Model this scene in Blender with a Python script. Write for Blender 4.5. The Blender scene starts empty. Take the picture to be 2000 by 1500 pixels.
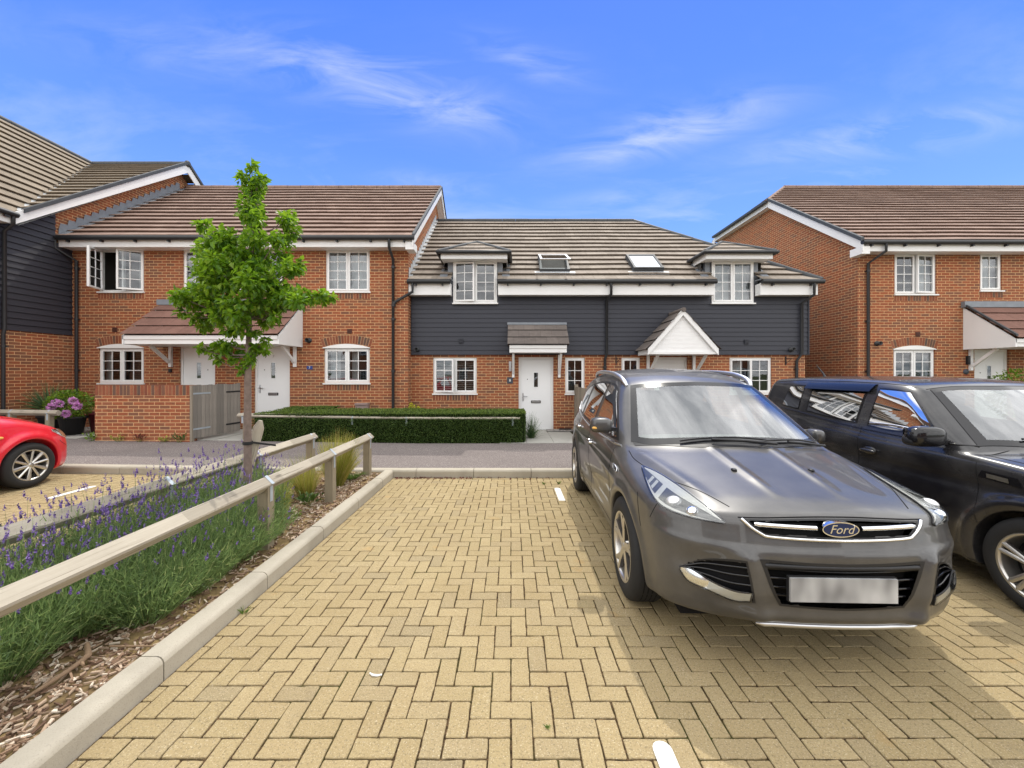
import bpy, bmesh, math, random
import numpy as np
from mathutils import Vector, Matrix, noise
from mathutils.bvhtree import BVHTree
R = math.radians
rnd = random.Random(7)
nrs = np.random.RandomState(11)
SC = bpy.context.scene
COL = SC.collection
# survey of the site: the camera stands at the origin of plan, 1.65 m above the paving
FL, HC, CX, CY = 779.0, 1.65, 998.0, 730.0
def PX(px, Y): return (px - CX) * Y / FL
def PZ(py, Y): return HC + (CY - py) * Y / FL
def G(x): return 0.0133 * max(0.0, -2.0 - max(x, -30.0))     # the ground rises gently to the left
def V(*a): return Vector(a)
def lerp(a, b, t): return a + (b - a) * t

# ------------------------------------------------------------------ objects
def tag(o, label=None, cat=None, group=None, kind=None):
    if label: o['label'] = label
    if cat: o['category'] = cat
    if group: o['group'] = group
    if kind: o['kind'] = kind
    return o
def thing(name, loc, label, cat, group=None, rz=0.0):
    o = bpy.data.objects.new(name, None); COL.objects.link(o)
    o.location = loc; o.rotation_euler = (0, 0, rz)
    o.empty_display_size = 0.2
    return tag(o, label, cat, group)
def root_of(o):
    while o.parent is not None: o = o.parent
    return o

class MB:
    """collects polygons (with uv in metres) and links them as ONE mesh object"""
    def __init__(s): s.v = []; s.f = []; s.m = []; s.uv = []; s.sm = []
    def poly(s, pts, m=0, uv=None, smooth=False):
        pts = [Vector(p) for p in pts]
        if uv is None:
            n = Vector((0, 0, 0))
            for i in range(len(pts)):
                a, b = pts[i], pts[(i + 1) % len(pts)]
                n += Vector(((a.y - b.y) * (a.z + b.z), (a.z - b.z) * (a.x + b.x), (a.x - b.x) * (a.y + b.y)))
            ax = max(range(3), key=lambda i: abs(n[i]))
            uv = [((p.y, p.z), (p.x, p.z), (p.x, p.y))[ax] for p in pts]
        i0 = len(s.v); s.v += pts
        s.f.append(list(range(i0, i0 + len(pts)))); s.m.append(m); s.uv += list(uv); s.sm.append(smooth)
    def box(s, x0, x1, y0, y1, z0, z1, m=0, skip=''):
        a = [V(x0,y0,z0),V(x1,y0,z0),V(x1,y1,z0),V(x0,y1,z0),V(x0,y0,z1),V(x1,y0,z1),V(x1,y1,z1),V(x0,y1,z1)]
        for k, q in (('b',(0,3,2,1)),('t',(4,5,6,7)),('f',(0,1,5,4)),('k',(2,3,7,6)),('l',(3,0,4,7)),('r',(1,2,6,5))):
            if k not in skip: s.poly([a[i] for i in q], m)
    def beam(s, p, q, side, up, m=0):
        """box from p to q; side and up are full-width vectors"""
        p, q, a, b = Vector(p), Vector(q), Vector(side) / 2, Vector(up) / 2
        c = [p-a-b, p+a-b, p+a+b, p-a+b]; d = [q-a-b, q+a-b, q+a+b, q-a+b]
        L = (q - p).length; wa, wb = a.length * 2, b.length * 2
        s.poly([c[3], c[2], c[1], c[0]], m); s.poly(d, m)
        for i in range(4):
            j = (i + 1) % 4; w = wa if i % 2 == 0 else wb
            s.poly([c[i], c[j], d[j], d[i]], m, [(0, 0), (w, 0), (w, L), (0, L)])
    def tube(s, pts, r, seg=8, m=0, cap=True, smooth=True):
        pts = [Vector(p) for p in pts]; n = len(pts)
        rs = r if isinstance(r, (list, tuple)) else [r] * n
        rings = []; ref = None; L = 0
        for i, p in enumerate(pts):
            t = (pts[min(i + 1, n - 1)] - pts[max(i - 1, 0)]).normalized()
            if ref is None:
                ref = Vector((0, 0, 1)) if abs(t.z) < 0.9 else Vector((1, 0, 0))
            u = t.cross(ref).normalized(); w = u.cross(t).normalized(); ref = w
            if i: L += (p - pts[i - 1]).length
            rings.append(([p + (u * math.cos(2*math.pi*k/seg) + w * math.sin(2*math.pi*k/seg)) * rs[i] for k in range(seg)], L))
        for i in range(n - 1):
            (a, la), (b, lb) = rings[i], rings[i + 1]
            for k in range(seg):
                j = (k + 1) % seg
                s.poly([a[k], b[k], b[j], a[j]], m, [(k/seg*.3, la), (k/seg*.3, lb), ((k+1)/seg*.3, lb), ((k+1)/seg*.3, la)], smooth)
        if cap:
            s.poly(rings[0][0], m); s.poly(rings[-1][0][::-1], m)
    def lathe(s, prof, axis, c, seg=24, m=0, smooth=True, ms=None):
        """prof: (radius, offset along axis); axis 'x','y','z'"""
        c = Vector(c)
        def P(r, h, a):
            if axis == 'z': return c + V(r*math.cos(a), r*math.sin(a), h)
            if axis == 'x': return c + V(h, r*math.cos(a), r*math.sin(a))
            return c + V(r*math.cos(a), h, r*math.sin(a))
        for i in range(len(prof) - 1):
            for k in range(seg):
                a0, a1 = 2*math.pi*k/seg, 2*math.pi*(k+1)/seg
                q = [P(*prof[i], a0), P(*prof[i], a1), P(*prof[i+1], a1), P(*prof[i+1], a0)]
                s.poly(q, ms[i] if ms else m, [(k/seg, i*.05), ((k+1)/seg, i*.05), ((k+1)/seg, (i+1)*.05), (k/seg, (i+1)*.05)], smooth)
    def grid(s, g, m=0, smooth=True, flip=False, uv=None):
        for i in range(len(g) - 1):
            for j in range(len(g[0]) - 1):
                q = [g[i][j], g[i][j+1], g[i+1][j+1], g[i+1][j]]
                u = [uv[i][j], uv[i][j+1], uv[i+1][j+1], uv[i+1][j]] if uv else None
                if flip: q = q[::-1]; u = u[::-1] if u else None
                s.poly(q, m, u, smooth)
    def build(s, name, mats, parent=None, local=False, weld=False, xf=None):
        if not isinstance(mats, (list, tuple)): mats = [mats]
        off = Vector((0, 0, 0))
        if parent is not None and not local: off = root_of(parent).location
        if xf is not None: vs = [(xf @ p) - off for p in s.v]
        else: vs = [p - off for p in s.v]
        key, nf, nv = {}, [], []
        for f, sm in zip(s.f, s.sm):
            if not sm: nf.append(list(range(len(nv), len(nv) + len(f)))); nv += [vs[i] for i in f]; continue
            q = []
            for i in f:
                p = vs[i]; k = (round(p.x, 5), round(p.y, 5), round(p.z, 5))
                if k not in key: key[k] = len(nv); nv.append(p)
                q.append(key[k])
            nf.append(q)
        me = bpy.data.meshes.new(name)
        me.from_pydata(nv, [], nf)
        for mm in mats: me.materials.append(mm)
        me.polygons.foreach_set('material_index', s.m)
        me.polygons.foreach_set('use_smooth', s.sm)
        ul = me.uv_layers.new(name='UVMap')
        ul.data.foreach_set('uv', [c for p in s.uv for c in p])
        if weld:
            bm = bmesh.new(); bm.from_mesh(me); bmesh.ops.remove_doubles(bm, verts=bm.verts, dist=1e-4)
            bm.to_mesh(me); bm.free()
        me.update()
        o = bpy.data.objects.new(name, me); COL.objects.link(o)
        if parent is not None: o.parent = parent
        return o

def fast_mesh(name, verts, faces, mats, mi=None, parent=None, smooth=False, local=False, uvs=None):
    """verts (N,3) and faces (M,k) arrays -> one mesh object"""
    verts = np.asarray(verts, dtype=np.float64)
    faces = np.asarray(faces, dtype=np.int32)
    if parent is not None and not local: verts = verts - np.array(root_of(parent).location)
    me = bpy.data.meshes.new(name); k = faces.shape[1]; M = len(faces)
    me.vertices.add(len(verts)); me.vertices.foreach_set('co', verts.astype(np.float32).ravel())
    me.loops.add(M * k); me.loops.foreach_set('vertex_index', faces.ravel())
    me.polygons.add(M)
    me.polygons.foreach_set('loop_start', np.arange(0, M * k, k, dtype=np.int32))
    me.polygons.foreach_set('loop_total', np.full(M, k, dtype=np.int32))
    for mm in (mats if isinstance(mats, (list, tuple)) else [mats]): me.materials.append(mm)
    if mi is not None: me.polygons.foreach_set('material_index', np.asarray(mi, dtype=np.int32))
    me.polygons.foreach_set('use_smooth', np.full(M, smooth, dtype=bool))
    if uvs is not None:
        ul = me.uv_layers.new(name='UVMap'); ul.data.foreach_set('uv', np.asarray(uvs, dtype=np.float32).ravel())
    me.update(calc_edges=True); me.validate()
    o = bpy.data.objects.new(name, me); COL.objects.link(o)
    if parent is not None: o.parent = parent
    return o

def leaves(pos, axis, size, width=0.5, fold=0.25, rs=nrs, up=None):
    """kite-shaped folded leaves: pos (N,3) base, axis (N,3) unit direction, size (N,) -> verts, quads"""
    n = len(pos)
    ref = np.tile(np.array([[0, 0, 1.0]]), (n, 1)) if up is None else up
    ref = ref + rs.normal(0, .45, (n, 3))
    side = np.cross(axis, ref); side /= np.linalg.norm(side, axis=1)[:, None] + 1e-9
    nor = np.cross(side, axis)
    s = size[:, None]
    a = pos; b = pos + axis * s * .45 + side * s * width * .5 + nor * s * fold * .3
    c = pos + axis * s - nor * s * .12; d = pos + axis * s * .45 - side * s * width * .5 + nor * s * fold * .3
    v = np.stack([a, b, c, d], 1).reshape(-1, 3)
    i = np.arange(n) * 4
    f = np.concatenate([np.stack([i, i+1, i+2], 1), np.stack([i, i+2, i+3], 1)])
    return v, f

def blades(base, tip, w, segs=3, sag=0.0, rs=nrs):
    """thin tapering strips from base to tip -> verts, quads"""
    n = len(base); d = tip - base
    side = np.cross(d, rs.normal(0, 1, (n, 3))); side /= np.linalg.norm(side, axis=1)[:, None] + 1e-9
    vs = []
    for k in range(segs + 1):
        t = k / segs
        p = base + d * t
        p = p.copy(); h = np.linalg.norm(d[:, :2], axis=1)
        p[:, 2] += sag * h * 4 * t * (1 - t)
        ww = (w * (1 - .85 * t))[:, None]
        vs += [p - side * ww * .5, p + side * ww * .5]
    v = np.stack(vs, 1).reshape(-1, 3); K = 2 * (segs + 1)
    f = []
    for k in range(segs):
        i = np.arange(n) * K + 2 * k
        f.append(np.stack([i, i+1, i+3, i+2], 1))
    return v, np.concatenate(f)

def text_mesh(s, size, ext=0.001, shear=0.0):
    cu = bpy.data.curves.new('txt', 'FONT'); cu.body = s; cu.size = size; cu.extrude = ext; cu.shear = shear
    cu.align_x = 'CENTER'; cu.align_y = 'CENTER'; cu.resolution_u = 3
    o = bpy.data.objects.new('txt', cu); COL.objects.link(o)
    bpy.context.view_layer.update()
    me = bpy.data.meshes.new_from_object(o.evaluated_get(bpy.context.evaluated_depsgraph_get()))
    bpy.data.objects.remove(o)
    return me
def put_text(name, s, size, loc, mat, parent, rot=(math.pi/2, 0, 0), ext=.001, shear=0.0, local=False):
    me = text_mesh(s, size, ext, shear); me.name = name
    me.materials.clear(); me.materials.append(mat)
    o = bpy.data.objects.new(name, me); COL.objects.link(o)
    me.transform(Matrix.Translation(Vector(loc) - (Vector((0,0,0)) if local else root_of(parent).location)) @ __import__('mathutils').Euler(rot).to_matrix().to_4x4())
    o.parent = parent
    return o
# ------------------------------------------------------------------ materials
class NT:
    def __init__(s, name, world=False):
        if world: s.o = bpy.data.worlds.new(name)
        else: s.o = bpy.data.materials.new(name)
        s.o.use_nodes = True; s.t = s.o.node_tree; s.t.nodes.clear()
    def n(s, ty, props=None, **inp):
        x = s.t.nodes.new(ty)
        for k, v in (props or {}).items(): setattr(x, k, v)
        for k, v in inp.items(): s.set(x, k.replace('_', ' '), v)
        return x
    def set(s, x, k, v):
        sock = x.inputs[int(k[1:])] if (k[0] == 'i' and k[1:].isdigit()) else x.inputs[k]
        if isinstance(v, bpy.types.NodeSocket): s.t.links.new(v, sock)
        elif isinstance(v, bpy.types.Node): s.t.links.new(v.outputs[0], sock)
        else:
            if isinstance(v, tuple) and len(v) == 3 and sock.type == 'RGBA': v = (*v, 1)
            sock.default_value = v
    def ramp(s, fac, stops, interp='LINEAR'):
        x = s.t.nodes.new('ShaderNodeValToRGB'); x.color_ramp.interpolation = interp
        e = x.color_ramp.elements
        while len(e) < len(stops): e.new(.5)
        for el, (p, c) in zip(e, stops): el.position = p; el.color = (*c, 1) if len(c) == 3 else c
        s.set(x, 'Fac', fac); return x.outputs[0]
    def mix(s, fac, a, b, mode='MIX'):
        x = s.t.nodes.new('ShaderNodeMix'); x.data_type = 'RGBA'; x.blend_type = mode
        for i, v in ((0, fac), (6, a), (7, b)):
            k = x.inputs[i]
            if isinstance(v, bpy.types.NodeSocket): s.t.links.new(v, k)
            elif isinstance(v, bpy.types.Node): s.t.links.new(v.outputs[0], k)
            else: k.default_value = (*v, 1) if isinstance(v, tuple) and len(v) == 3 else v
        return x.outputs[2]
    def math(s, op, a, b=0.0, c=0.0, clamp=False):
        x = s.t.nodes.new('ShaderNodeMath'); x.operation = op; x.use_clamp = clamp
        for i, v in enumerate((a, b, c)):
            if isinstance(v, bpy.types.NodeSocket): s.t.links.new(v, x.inputs[i])
            else: x.inputs[i].default_value = v
        return x.outputs[0]
    def uv(s, sc=1.0):
        c = s.n('ShaderNodeTexCoord').outputs['UV']
        if sc != 1.0:
            c = s.n('ShaderNodeMapping', Vector=c, Scale=(sc, sc, sc)).outputs[0]
        return c
    def obj(s, scale=(1, 1, 1)):
        c = s.n('ShaderNodeTexCoord').outputs['Object']
        return s.n('ShaderNodeMapping', Vector=c, Scale=scale).outputs[0]
    def pos(s, scale=(1, 1, 1)):
        c = s.n('ShaderNodeNewGeometry').outputs['Position']
        return s.n('ShaderNodeMapping', Vector=c, Scale=scale).outputs[0]
    def noise(s, vec, scale, detail=3, rough=.55, dist=0.0):
        return s.n('ShaderNodeTexNoise', Vector=vec, Scale=scale, Detail=detail, Roughness=rough, Distortion=dist).outputs['Fac']
    def island(s): return s.n('ShaderNodeNewGeometry').outputs['Random Per Island']
    def bump(s, h, strength=.3, dist=.01):
        return s.n('ShaderNodeBump', Height=h, Strength=strength, Distance=dist).outputs[0]
    def out(s, color, rough=.7, metal=0.0, normal=None, spec=.5, **kw):
        b = s.n('ShaderNodeBsdfPrincipled')
        s.set(b, 'Base Color', color); s.set(b, 'Roughness', rough); s.set(b, 'Metallic', metal)
        s.set(b, 'Specular IOR Level', spec)
        if normal is not None: s.set(b, 'Normal', normal)
        for k, v in kw.items(): s.set(b, k.replace('_', ' '), v)
        o = s.n('ShaderNodeOutputMaterial', Surface=b.outputs[0])
        return s.o
    def surf(s, sh):
        s.n('ShaderNodeOutputMaterial', Surface=sh); return s.o

M = {}
def m_plain(name, col, rough=.5, metal=0.0, spec=.5, var=.08, sc=6.0, bump=0.0, **kw):
    t = NT(name); p = t.pos()
    n = t.noise(p, sc, 4)
    c = t.mix(n, tuple(x * (1 - var) for x in col), tuple(min(1, x * (1 + var)) for x in col))
    nm = t.bump(t.noise(p, sc * 25, 2), bump, .004) if bump else None
    M[name] = t.out(c, rough, metal, nm, spec, **kw); return M[name]

BRICK = [(0, (.205, .064, .035)), (.14, (.265, .088, .044)), (.28, (.175, .056, .034)), (.42, (.285, .104, .054)), (.54, (.215, .074, .042)),
         (.63, (.25, .098, .056)), (.69, (.12, .072, .054)), (.77, (.18, .078, .048)), (.84, (.080, .062, .055)), (.92, (.15, .078, .052)), (1, (.10, .070, .058))]
MORTAR = (.62, .415, .225)
def m_brick(name, stops=BRICK, mort=MORTAR):
    t = NT(name); u = t.uv()
    wob = t.n('ShaderNodeTexNoise', Vector=u, Scale=9.0, Detail=2.0)
    uw = t.n('ShaderNodeVectorMath', {'operation': 'MULTIPLY_ADD'}, i0=wob.outputs['Color'], i1=(.006, .006, 0), i2=u).outputs[0]
    b = t.n('ShaderNodeTexBrick', {'offset': .5, 'squash': 1.0}, Vector=uw, Color1=(0, 0, 0), Color2=(1, 1, 1), Mortar=(.5, .5, .5), Scale=1.0,
            Mortar_Size=.0066, Mortar_Smooth=.25, Bias=0.0, Brick_Width=.225, Row_Height=.075)
    c = t.ramp(b.outputs['Color'], stops)
    sm = t.noise(t.n('ShaderNodeMapping', Vector=u, Scale=(7, 22, 1)).outputs[0], 1.0, 4)
    c = t.mix(t.ramp(sm, [(.50, (0, 0, 0)), (.66, (.75, .75, .75))]), c, (.075, .052, .040))
    c = t.mix(t.noise(u, 60, 2), c, t.mix(.5, c, (.45, .16, .07)), 'MIX')
    mc = t.mix(t.noise(u, 30, 3), tuple(x * .75 for x in mort), tuple(min(1, x * 1.2) for x in mort))
    c = t.mix(b.outputs['Fac'], c, mc)
    big = t.noise(u, .55, 4, .6)
    c = t.mix(t.ramp(big, [(.3, (0, 0, 0)), (.75, (.35, .35, .35))]), c, (.60, .36, .22), 'OVERLAY')
    h = t.math('SUBTRACT', t.math('MULTIPLY', t.noise(u, 90, 3), .35), b.outputs['Fac'])
    M[name] = t.out(c, .88, 0, t.bump(h, .55, .006), .25)
m_brick('brick')
t = NT('soldier_brick'); i = t.island()
c = t.ramp(i, [(p, tuple(min(1, v * 1.08) for v in q)) for p, q in BRICK]); u = t.pos()
c = t.mix(t.ramp(t.noise(u, 14, 4), [(.5, (0, 0, 0)), (.75, (.5, .5, .5))]), c, (.11, .06, .04))
M['soldier_brick'] = t.out(c, .88, 0, t.bump(t.noise(u, 90, 3), .4, .004), .25)
m_plain('mortar', MORTAR, .95, 0, .2, .15, 30, .3)
m_plain('upvc', (.80, .80, .795), .32, 0, .45, .03, 3)
m_plain('white_board', (.78, .78, .78), .42, 0, .4, .05, 2.5)
m_plain('door_white', (.80, .805, .81), .35, 0, .45, .02, 3)
m_plain('black_pvc', (.018, .019, .022), .48, 0, .5, .15, 4)
m_plain('lead', (.22, .24, .27), .55, .3, .4, .25, 5, .2)
m_plain('dark_cap', (.050, .055, .062), .6, 0, .4, .3, 4, .2)
m_plain('steel', (.55, .56, .58), .28, 1.0, .5, .05, 10)
m_plain('slate_plaque', (.05, .058, .075), .5, 0, .4, .1, 20)
m_plain('blue_plaque', (.015, .045, .22), .35, 0, .5, .05, 20)
m_plain('white_ink', (.80, .80, .78), .5, 0, .3, .02, 5)
m_plain('grey_ink', (.42, .42, .43), .5, 0, .3, .02, 5)
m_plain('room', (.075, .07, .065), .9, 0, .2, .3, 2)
m_plain('curtain', (.50, .51, .52), .9, 0, .2, .06, 3)
m_plain('blind', (.50, .49, .46), .7, 0, .3, .06, 6)
m_plain('vent_brown', (.09, .035, .025), .6, 0, .3, .1, 10)
m_plain('meter_grey', (.30, .22, .20), .7, 0, .3, .1, 10)

def m_glass(name, tint=(.82, .88, .88), f0=.09, edge=.55, rough=.0):
    t = NT(name)
    tr = t.n('ShaderNodeBsdfTransparent', Color=tint); gl = t.n('ShaderNodeBsdfGlossy', Color=(.95, .97, 1.0), Roughness=rough)
    fr = t.n('ShaderNodeFresnel', IOR=1.52).outputs[0]
    k = t.math('ADD', t.math('MULTIPLY', fr, edge * 2), f0, clamp=True)
    M[name] = t.surf(t.n('ShaderNodeMixShader', i0=k, i1=tr.outputs[0], i2=gl.outputs[0]).outputs[0])
m_glass('glass', (.78, .84, .85), .06, .55)
m_glass('car_glass', (.62, .70, .66), .13, .8)
m_glass('side_glass', (.45, .50, .48), .05, .42)
m_glass('lens_glass', (.96, .97, .97), .04, .5)

def m_tile(name, a, b, joint):
    t = NT(name); u = t.uv()
    br = t.n('ShaderNodeTexBrick', {'offset': .5}, Vector=u, Color1=(0, 0, 0), Color2=(1, 1, 1), Mortar=(.5, .5, .5), Scale=1.0, Mortar_Size=.012,
             Mortar_Smooth=.1, Brick_Width=1.0, Row_Height=1.0)
    c = t.mix(br.outputs['Color'], a, b)
    p = t.pos()
    c = t.mix(t.ramp(t.noise(p, 1.1, 5, .65), [(.35, (0, 0, 0)), (.8, (.55, .55, .55))]), c, tuple(x * .62 for x in a))
    c = t.mix(t.ramp(t.noise(p, 9, 4), [(.45, (0, 0, 0)), (.75, (.35, .35, .35))]), c, tuple(min(1, x * 1.35) for x in b))
    c = t.mix(t.math('MULTIPLY', br.outputs['Fac'], .55), c, joint)
    M[name] = t.out(c, .85, 0, t.bump(t.noise(p, 120, 2), .25, .004), .25)
m_tile('tile_red', (.225, .152, .124), (.300, .212, .174), (.05, .03, .025))
m_tile('tile_brown', (.225, .190, .158), (.305, .262, .222), (.06, .05, .04))
m_tile('tile_olive', (.225, .185, .140), (.275, .228, .175), (.06, .05, .04))
m_tile('tile_grey', (.135, .115, .105), (.185, .155, .140), (.04, .035, .03))
m_tile('tile_porch', (.185, .098, .076), (.240, .130, .102), (.04, .02, .02))

def m_board(name, col):
    t = NT(name); u = t.uv()
    g = t.noise(t.n('ShaderNodeMapping', Vector=u, Scale=(4, 90, 1)).outputs[0], 1.0, 4)
    c = t.mix(g, tuple(x * .8 for x in col), tuple(x * 1.25 for x in col))
    M[name] = t.out(c, .55, 0, t.bump(g, .35, .004), .4)
m_board('board_navy', (.030, .032, .044))
m_board('board_black', (.030, .030, .040))
m_board('board_white', (.78, .78, .78))

def m_timber(name, a, b, dark, sc=1.0):
    t = NT(name); u = t.uv()
    g = t.noise(t.n('ShaderNodeMapping', Vector=u, Scale=(38 * sc, 2.2 * sc, 1)).outputs[0], 1.0, 6, .65, .6)
    c = t.mix(g, a, b)
    c = t.mix(t.math('MULTIPLY', t.island(), .45), c, dark)
    k = t.noise(t.n('ShaderNodeMapping', Vector=u, Scale=(60 * sc, 1.3 * sc, 1)).outputs[0], 1.0, 3)
    c = t.mix(t.ramp(k, [(.58, (0, 0, 0)), (.66, (.85, .85, .85))]), c, dark)
    c = t.mix(t.ramp(t.noise(u, 3.3, 3), [(.5, (0, 0, 0)), (.8, (.4, .4, .4))]), c, tuple(x * .7 for x in a))
    kn = t.n('ShaderNodeTexVoronoi', Vector=t.n('ShaderNodeMapping', Vector=u, Scale=(7.5 * sc, 1.9 * sc, 1)).outputs[0], Scale=1.0).outputs['Distance']
    c = t.mix(t.ramp(kn, [(.05, (.8, .8, .8)), (.13, (0, 0, 0))]), c, tuple(x * .35 for x in a))
    M[name] = t.out(c, .8, 0, t.bump(g, .5, .004), .25)
m_timber('timber', (.37, .325, .255), (.56, .51, .425), (.13, .11, .085))
m_timber('timber_side', (.27, .225, .155), (.40, .345, .25), (.10, .08, .055))
m_timber('timber_grey', (.21, .185, .16), (.37, .335, .295), (.05, .05, .05))
m_timber('timber_fence', (.26, .22, .17), (.40, .35, .28), (.10, .085, .07))
m_plain('galv', (.40, .45, .50), .62, .4, .5, .2, 8)

def m_ground(name, stops, sc, detail=6, rough=.95, bump=.4, sc2=None):
    t = NT(name); p = t.pos()
    c = t.ramp(t.noise(p, sc, detail, .65), stops)
    if sc2: c = t.mix(.35, c, t.ramp(t.noise(p, sc2, 3, .6), stops))
    M[name] = t.out(c, rough, 0, t.bump(t.noise(p, sc * 4, 3), bump, .01), .2); return M[name]
t = NT('asphalt'); p = t.pos()
v = t.n('ShaderNodeTexVoronoi', Vector=p, Scale=150.0).outputs['Color']
sp = t.n('ShaderNodeSeparateColor', Color=v).outputs[0]
c = t.ramp(sp, [(0, (.10, .084, .082)), (.5, (.178, .152, .148)), (.85, (.26, .228, .216)), (1, (.44, .40, .37))])
c = t.mix(t.ramp(t.noise(p, .9, 5), [(.35, (0, 0, 0)), (.75, (.4, .4, .4))]), c, (.125, .106, .102))
M['asphalt'] = t.out(c, .92, 0, t.bump(sp, .5, .004), .25)
m_ground('earth', [(.25, (.06, .04, .022)), (.45, (.13, .088, .045)), (.58, (.26, .185, .085)), (.8, (.40, .29, .14))], 3.0, 7, .98, .9, 22)
m_ground('garden_soil', [(.3, (.05, .045, .025)), (.7, (.12, .10, .06))], 6.0)
m_ground('far_ground', [(.3, (.06, .08, .03)), (.7, (.11, .13, .06))], .6)
t = NT('joint_sand'); p = t.pos()
c = t.ramp(t.noise(p, 60, 5, .7), [(.34, (.016, .011, .007)), (.52, (.065, .042, .022)), (.68, (.20, .13, .07))])
c = t.mix(t.ramp(t.noise(p, 1.7, 4), [(.50, (0, 0, 0)), (.66, (.75, .75, .75))]), c, (.045, .055, .012))
M['joint_sand'] = t.out(c, 1.0, 0, t.bump(t.noise(p, 140, 3), .8, .006), .1)
t = NT('paver'); p = t.pos(); i = t.island()
c = t.ramp(i, [(0, (.330, .255, .135)), (.25, (.370, .288, .156)), (.5, (.345, .270, .143)), (.75, (.385, .302, .166)), (.96, (.330, .260, .147)), (1, (.30, .240, .140))])
c = t.mix(t.ramp(t.noise(p, 95, 4, .7), [(.52, (0, 0, 0)), (.62, (.62, .62, .62))]), c, (.155, .125, .080))
c = t.mix(t.ramp(t.noise(p, 170, 2, .5), [(.60, (0, 0, 0)), (.68, (.7, .7, .7))]), c, (.62, .53, .38))
c = t.mix(t.ramp(t.noise(p, 1.3, 5, .6), [(.42, (0, 0, 0)), (.75, (.40, .40, .40))]), c, (.26, .19, .095))
c = t.mix(t.ramp(t.noise(p, 4.2, 5, .7), [(.60, (0, 0, 0)), (.80, (.50, .50, .50))]), c, (.20, .165, .11))
c = t.mix(t.ramp(t.noise(p, 24, 4, .6), [(.5, (0, 0, 0)), (.8, (.22, .22, .22))]), c, (.22, .16, .08))
st = t.noise(t.n('ShaderNodeMapping', Vector=p, Location=(7.3, 2.1, 0)).outputs[0], 2.6, 3)
c = t.mix(t.ramp(st, [(.68, (0, 0, 0)), (.78, (.5, .5, .5))]), c, (.44, .25, .075))
M['paver'] = t.out(c, .93, 0, t.bump(t.noise(p, 150, 5, .75), .8, .005), .2)
def m_concrete(name, a, b):
    t = NT(name); p = t.pos()
    c = t.mix(t.noise(p, 5, 6, .65), a, b)
    c = t.mix(t.ramp(t.noise(p, 160, 2), [(.55, (0, 0, 0)), (.7, (.4, .4, .4))]), c, tuple(x * .6 for x in a))
    c = t.mix(t.ramp(t.noise(p, 2.2, 4), [(.5, (0, 0, 0)), (.75, (.45, .45, .45))]), c, tuple(x * .6 for x in a))
    M[name] = t.out(c, .9, 0, t.bump(t.noise(p, 140, 3), .3, .003), .25)
m_concrete('kerb', (.36, .325, .265), (.46, .42, .345))
m_concrete('slab', (.36, .35, .32), (.45, .44, .405))
m_plain('road_paint', (.72, .72, .70), .7, 0, .3, .12, 25, .2)
def m_leaf(name, stops, rough=.45, trans=.35, tcol=None, spec=.4):
    t = NT(name); i = t.island()
    c = t.ramp(i, stops)
    b = t.n('ShaderNodeBsdfPrincipled', Base_Color=c, Roughness=rough); b.inputs['Specular IOR Level'].default_value = spec
    tl = t.n('ShaderNodeBsdfTranslucent', Color=tcol if tcol else c)
    M[name] = t.surf(t.n('ShaderNodeMixShader', i0=trans, i1=b.outputs[0], i2=tl.outputs[0]).outputs[0])
m_leaf('tree_leaf', [(0, (.035, .095, .010)), (.4, (.070, .165, .014)), (.75, (.145, .27, .022)), (1, (.26, .36, .035))], .36, .46, (.28, .48, .025))
m_leaf('hedge_leaf', [(0, (.032, .066, .014)), (.5, (.058, .110, .020)), (1, (.11, .17, .03))], .5, .25)
m_leaf('lav_leaf', [(0, (.10, .165, .066)), (.5, (.185, .285, .098)), (.85, (.28, .39, .13)), (1, (.40, .44, .19))], .6, .55)
m_leaf('lav_flower', [(0, (.085, .05, .19)), (.5, (.16, .095, .32)), (1, (.30, .21, .47))], .7, .25)
m_leaf('grass_straw', [(0, (.20, .26, .035)), (.45, (.36, .37, .06)), (.8, (.55, .46, .13)), (1, (.68, .56, .22))], .6, .4)
m_leaf('grass_green', [(0, (.06, .13, .02)), (.6, (.11, .20, .03)), (1, (.20, .26, .05))], .6, .35)
m_leaf('shrub_leaf', [(0, (.07, .15, .012)), (.6, (.15, .27, .02)), (1, (.28, .38, .035))], .35, .3)
m_leaf('spiky_leaf', [(0, (.035, .085, .03)), (.7, (.08, .15, .05)), (1, (.22, .24, .10))], .45, .2)
m_leaf('pink_petal', [(0, (.58, .22, .56)), (.6, (.70, .36, .68)), (1, (.82, .55, .78))], .6, .3)
m_leaf('yellow_petal', [(0, (.55, .55, .03)), (1, (.65, .62, .06))], .6, .3)
m_leaf('dry_leaf', [(0, (.13, .065, .03)), (1, (.26, .16, .08))], .7, .2)
m_leaf('red_leaf', [(0, (.10, .02, .02)), (1, (.20, .06, .04))], .7, .2)
m_leaf('mulch', [(0, (.10, .055, .035)), (.35, (.26, .165, .105)), (.7, (.43, .32, .23)), (1, (.66, .58, .48))], .9, 0.0)
m_plain('bark', (.19, .145, .125), .9, 0, .2, .45, 22, .6)
m_plain('twig', (.28, .19, .12), .85, 0, .2, .3, 30, .5)
m_plain('pot_black', (.02, .02, .022), .5, 0, .4, .1, 5)
m_plain('pot_red', (.10, .015, .02), .4, 0, .4, .1, 5)
m_plain('rubber', (.020, .020, .021), .75, 0, .3, .2, 10)
m_plain('litter_white', (.8, .8, .8), .5, 0, .3, .02, 5)
t = NT('gravel'); p = t.pos()
v = t.n('ShaderNodeTexVoronoi', Vector=p, Scale=38.0)
sp = t.n('ShaderNodeSeparateColor', Color=v.outputs['Color']).outputs[0]
c = t.ramp(sp, [(0, (.22, .21, .20)), (.5, (.42, .40, .38)), (1, (.68, .66, .62))])
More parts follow.
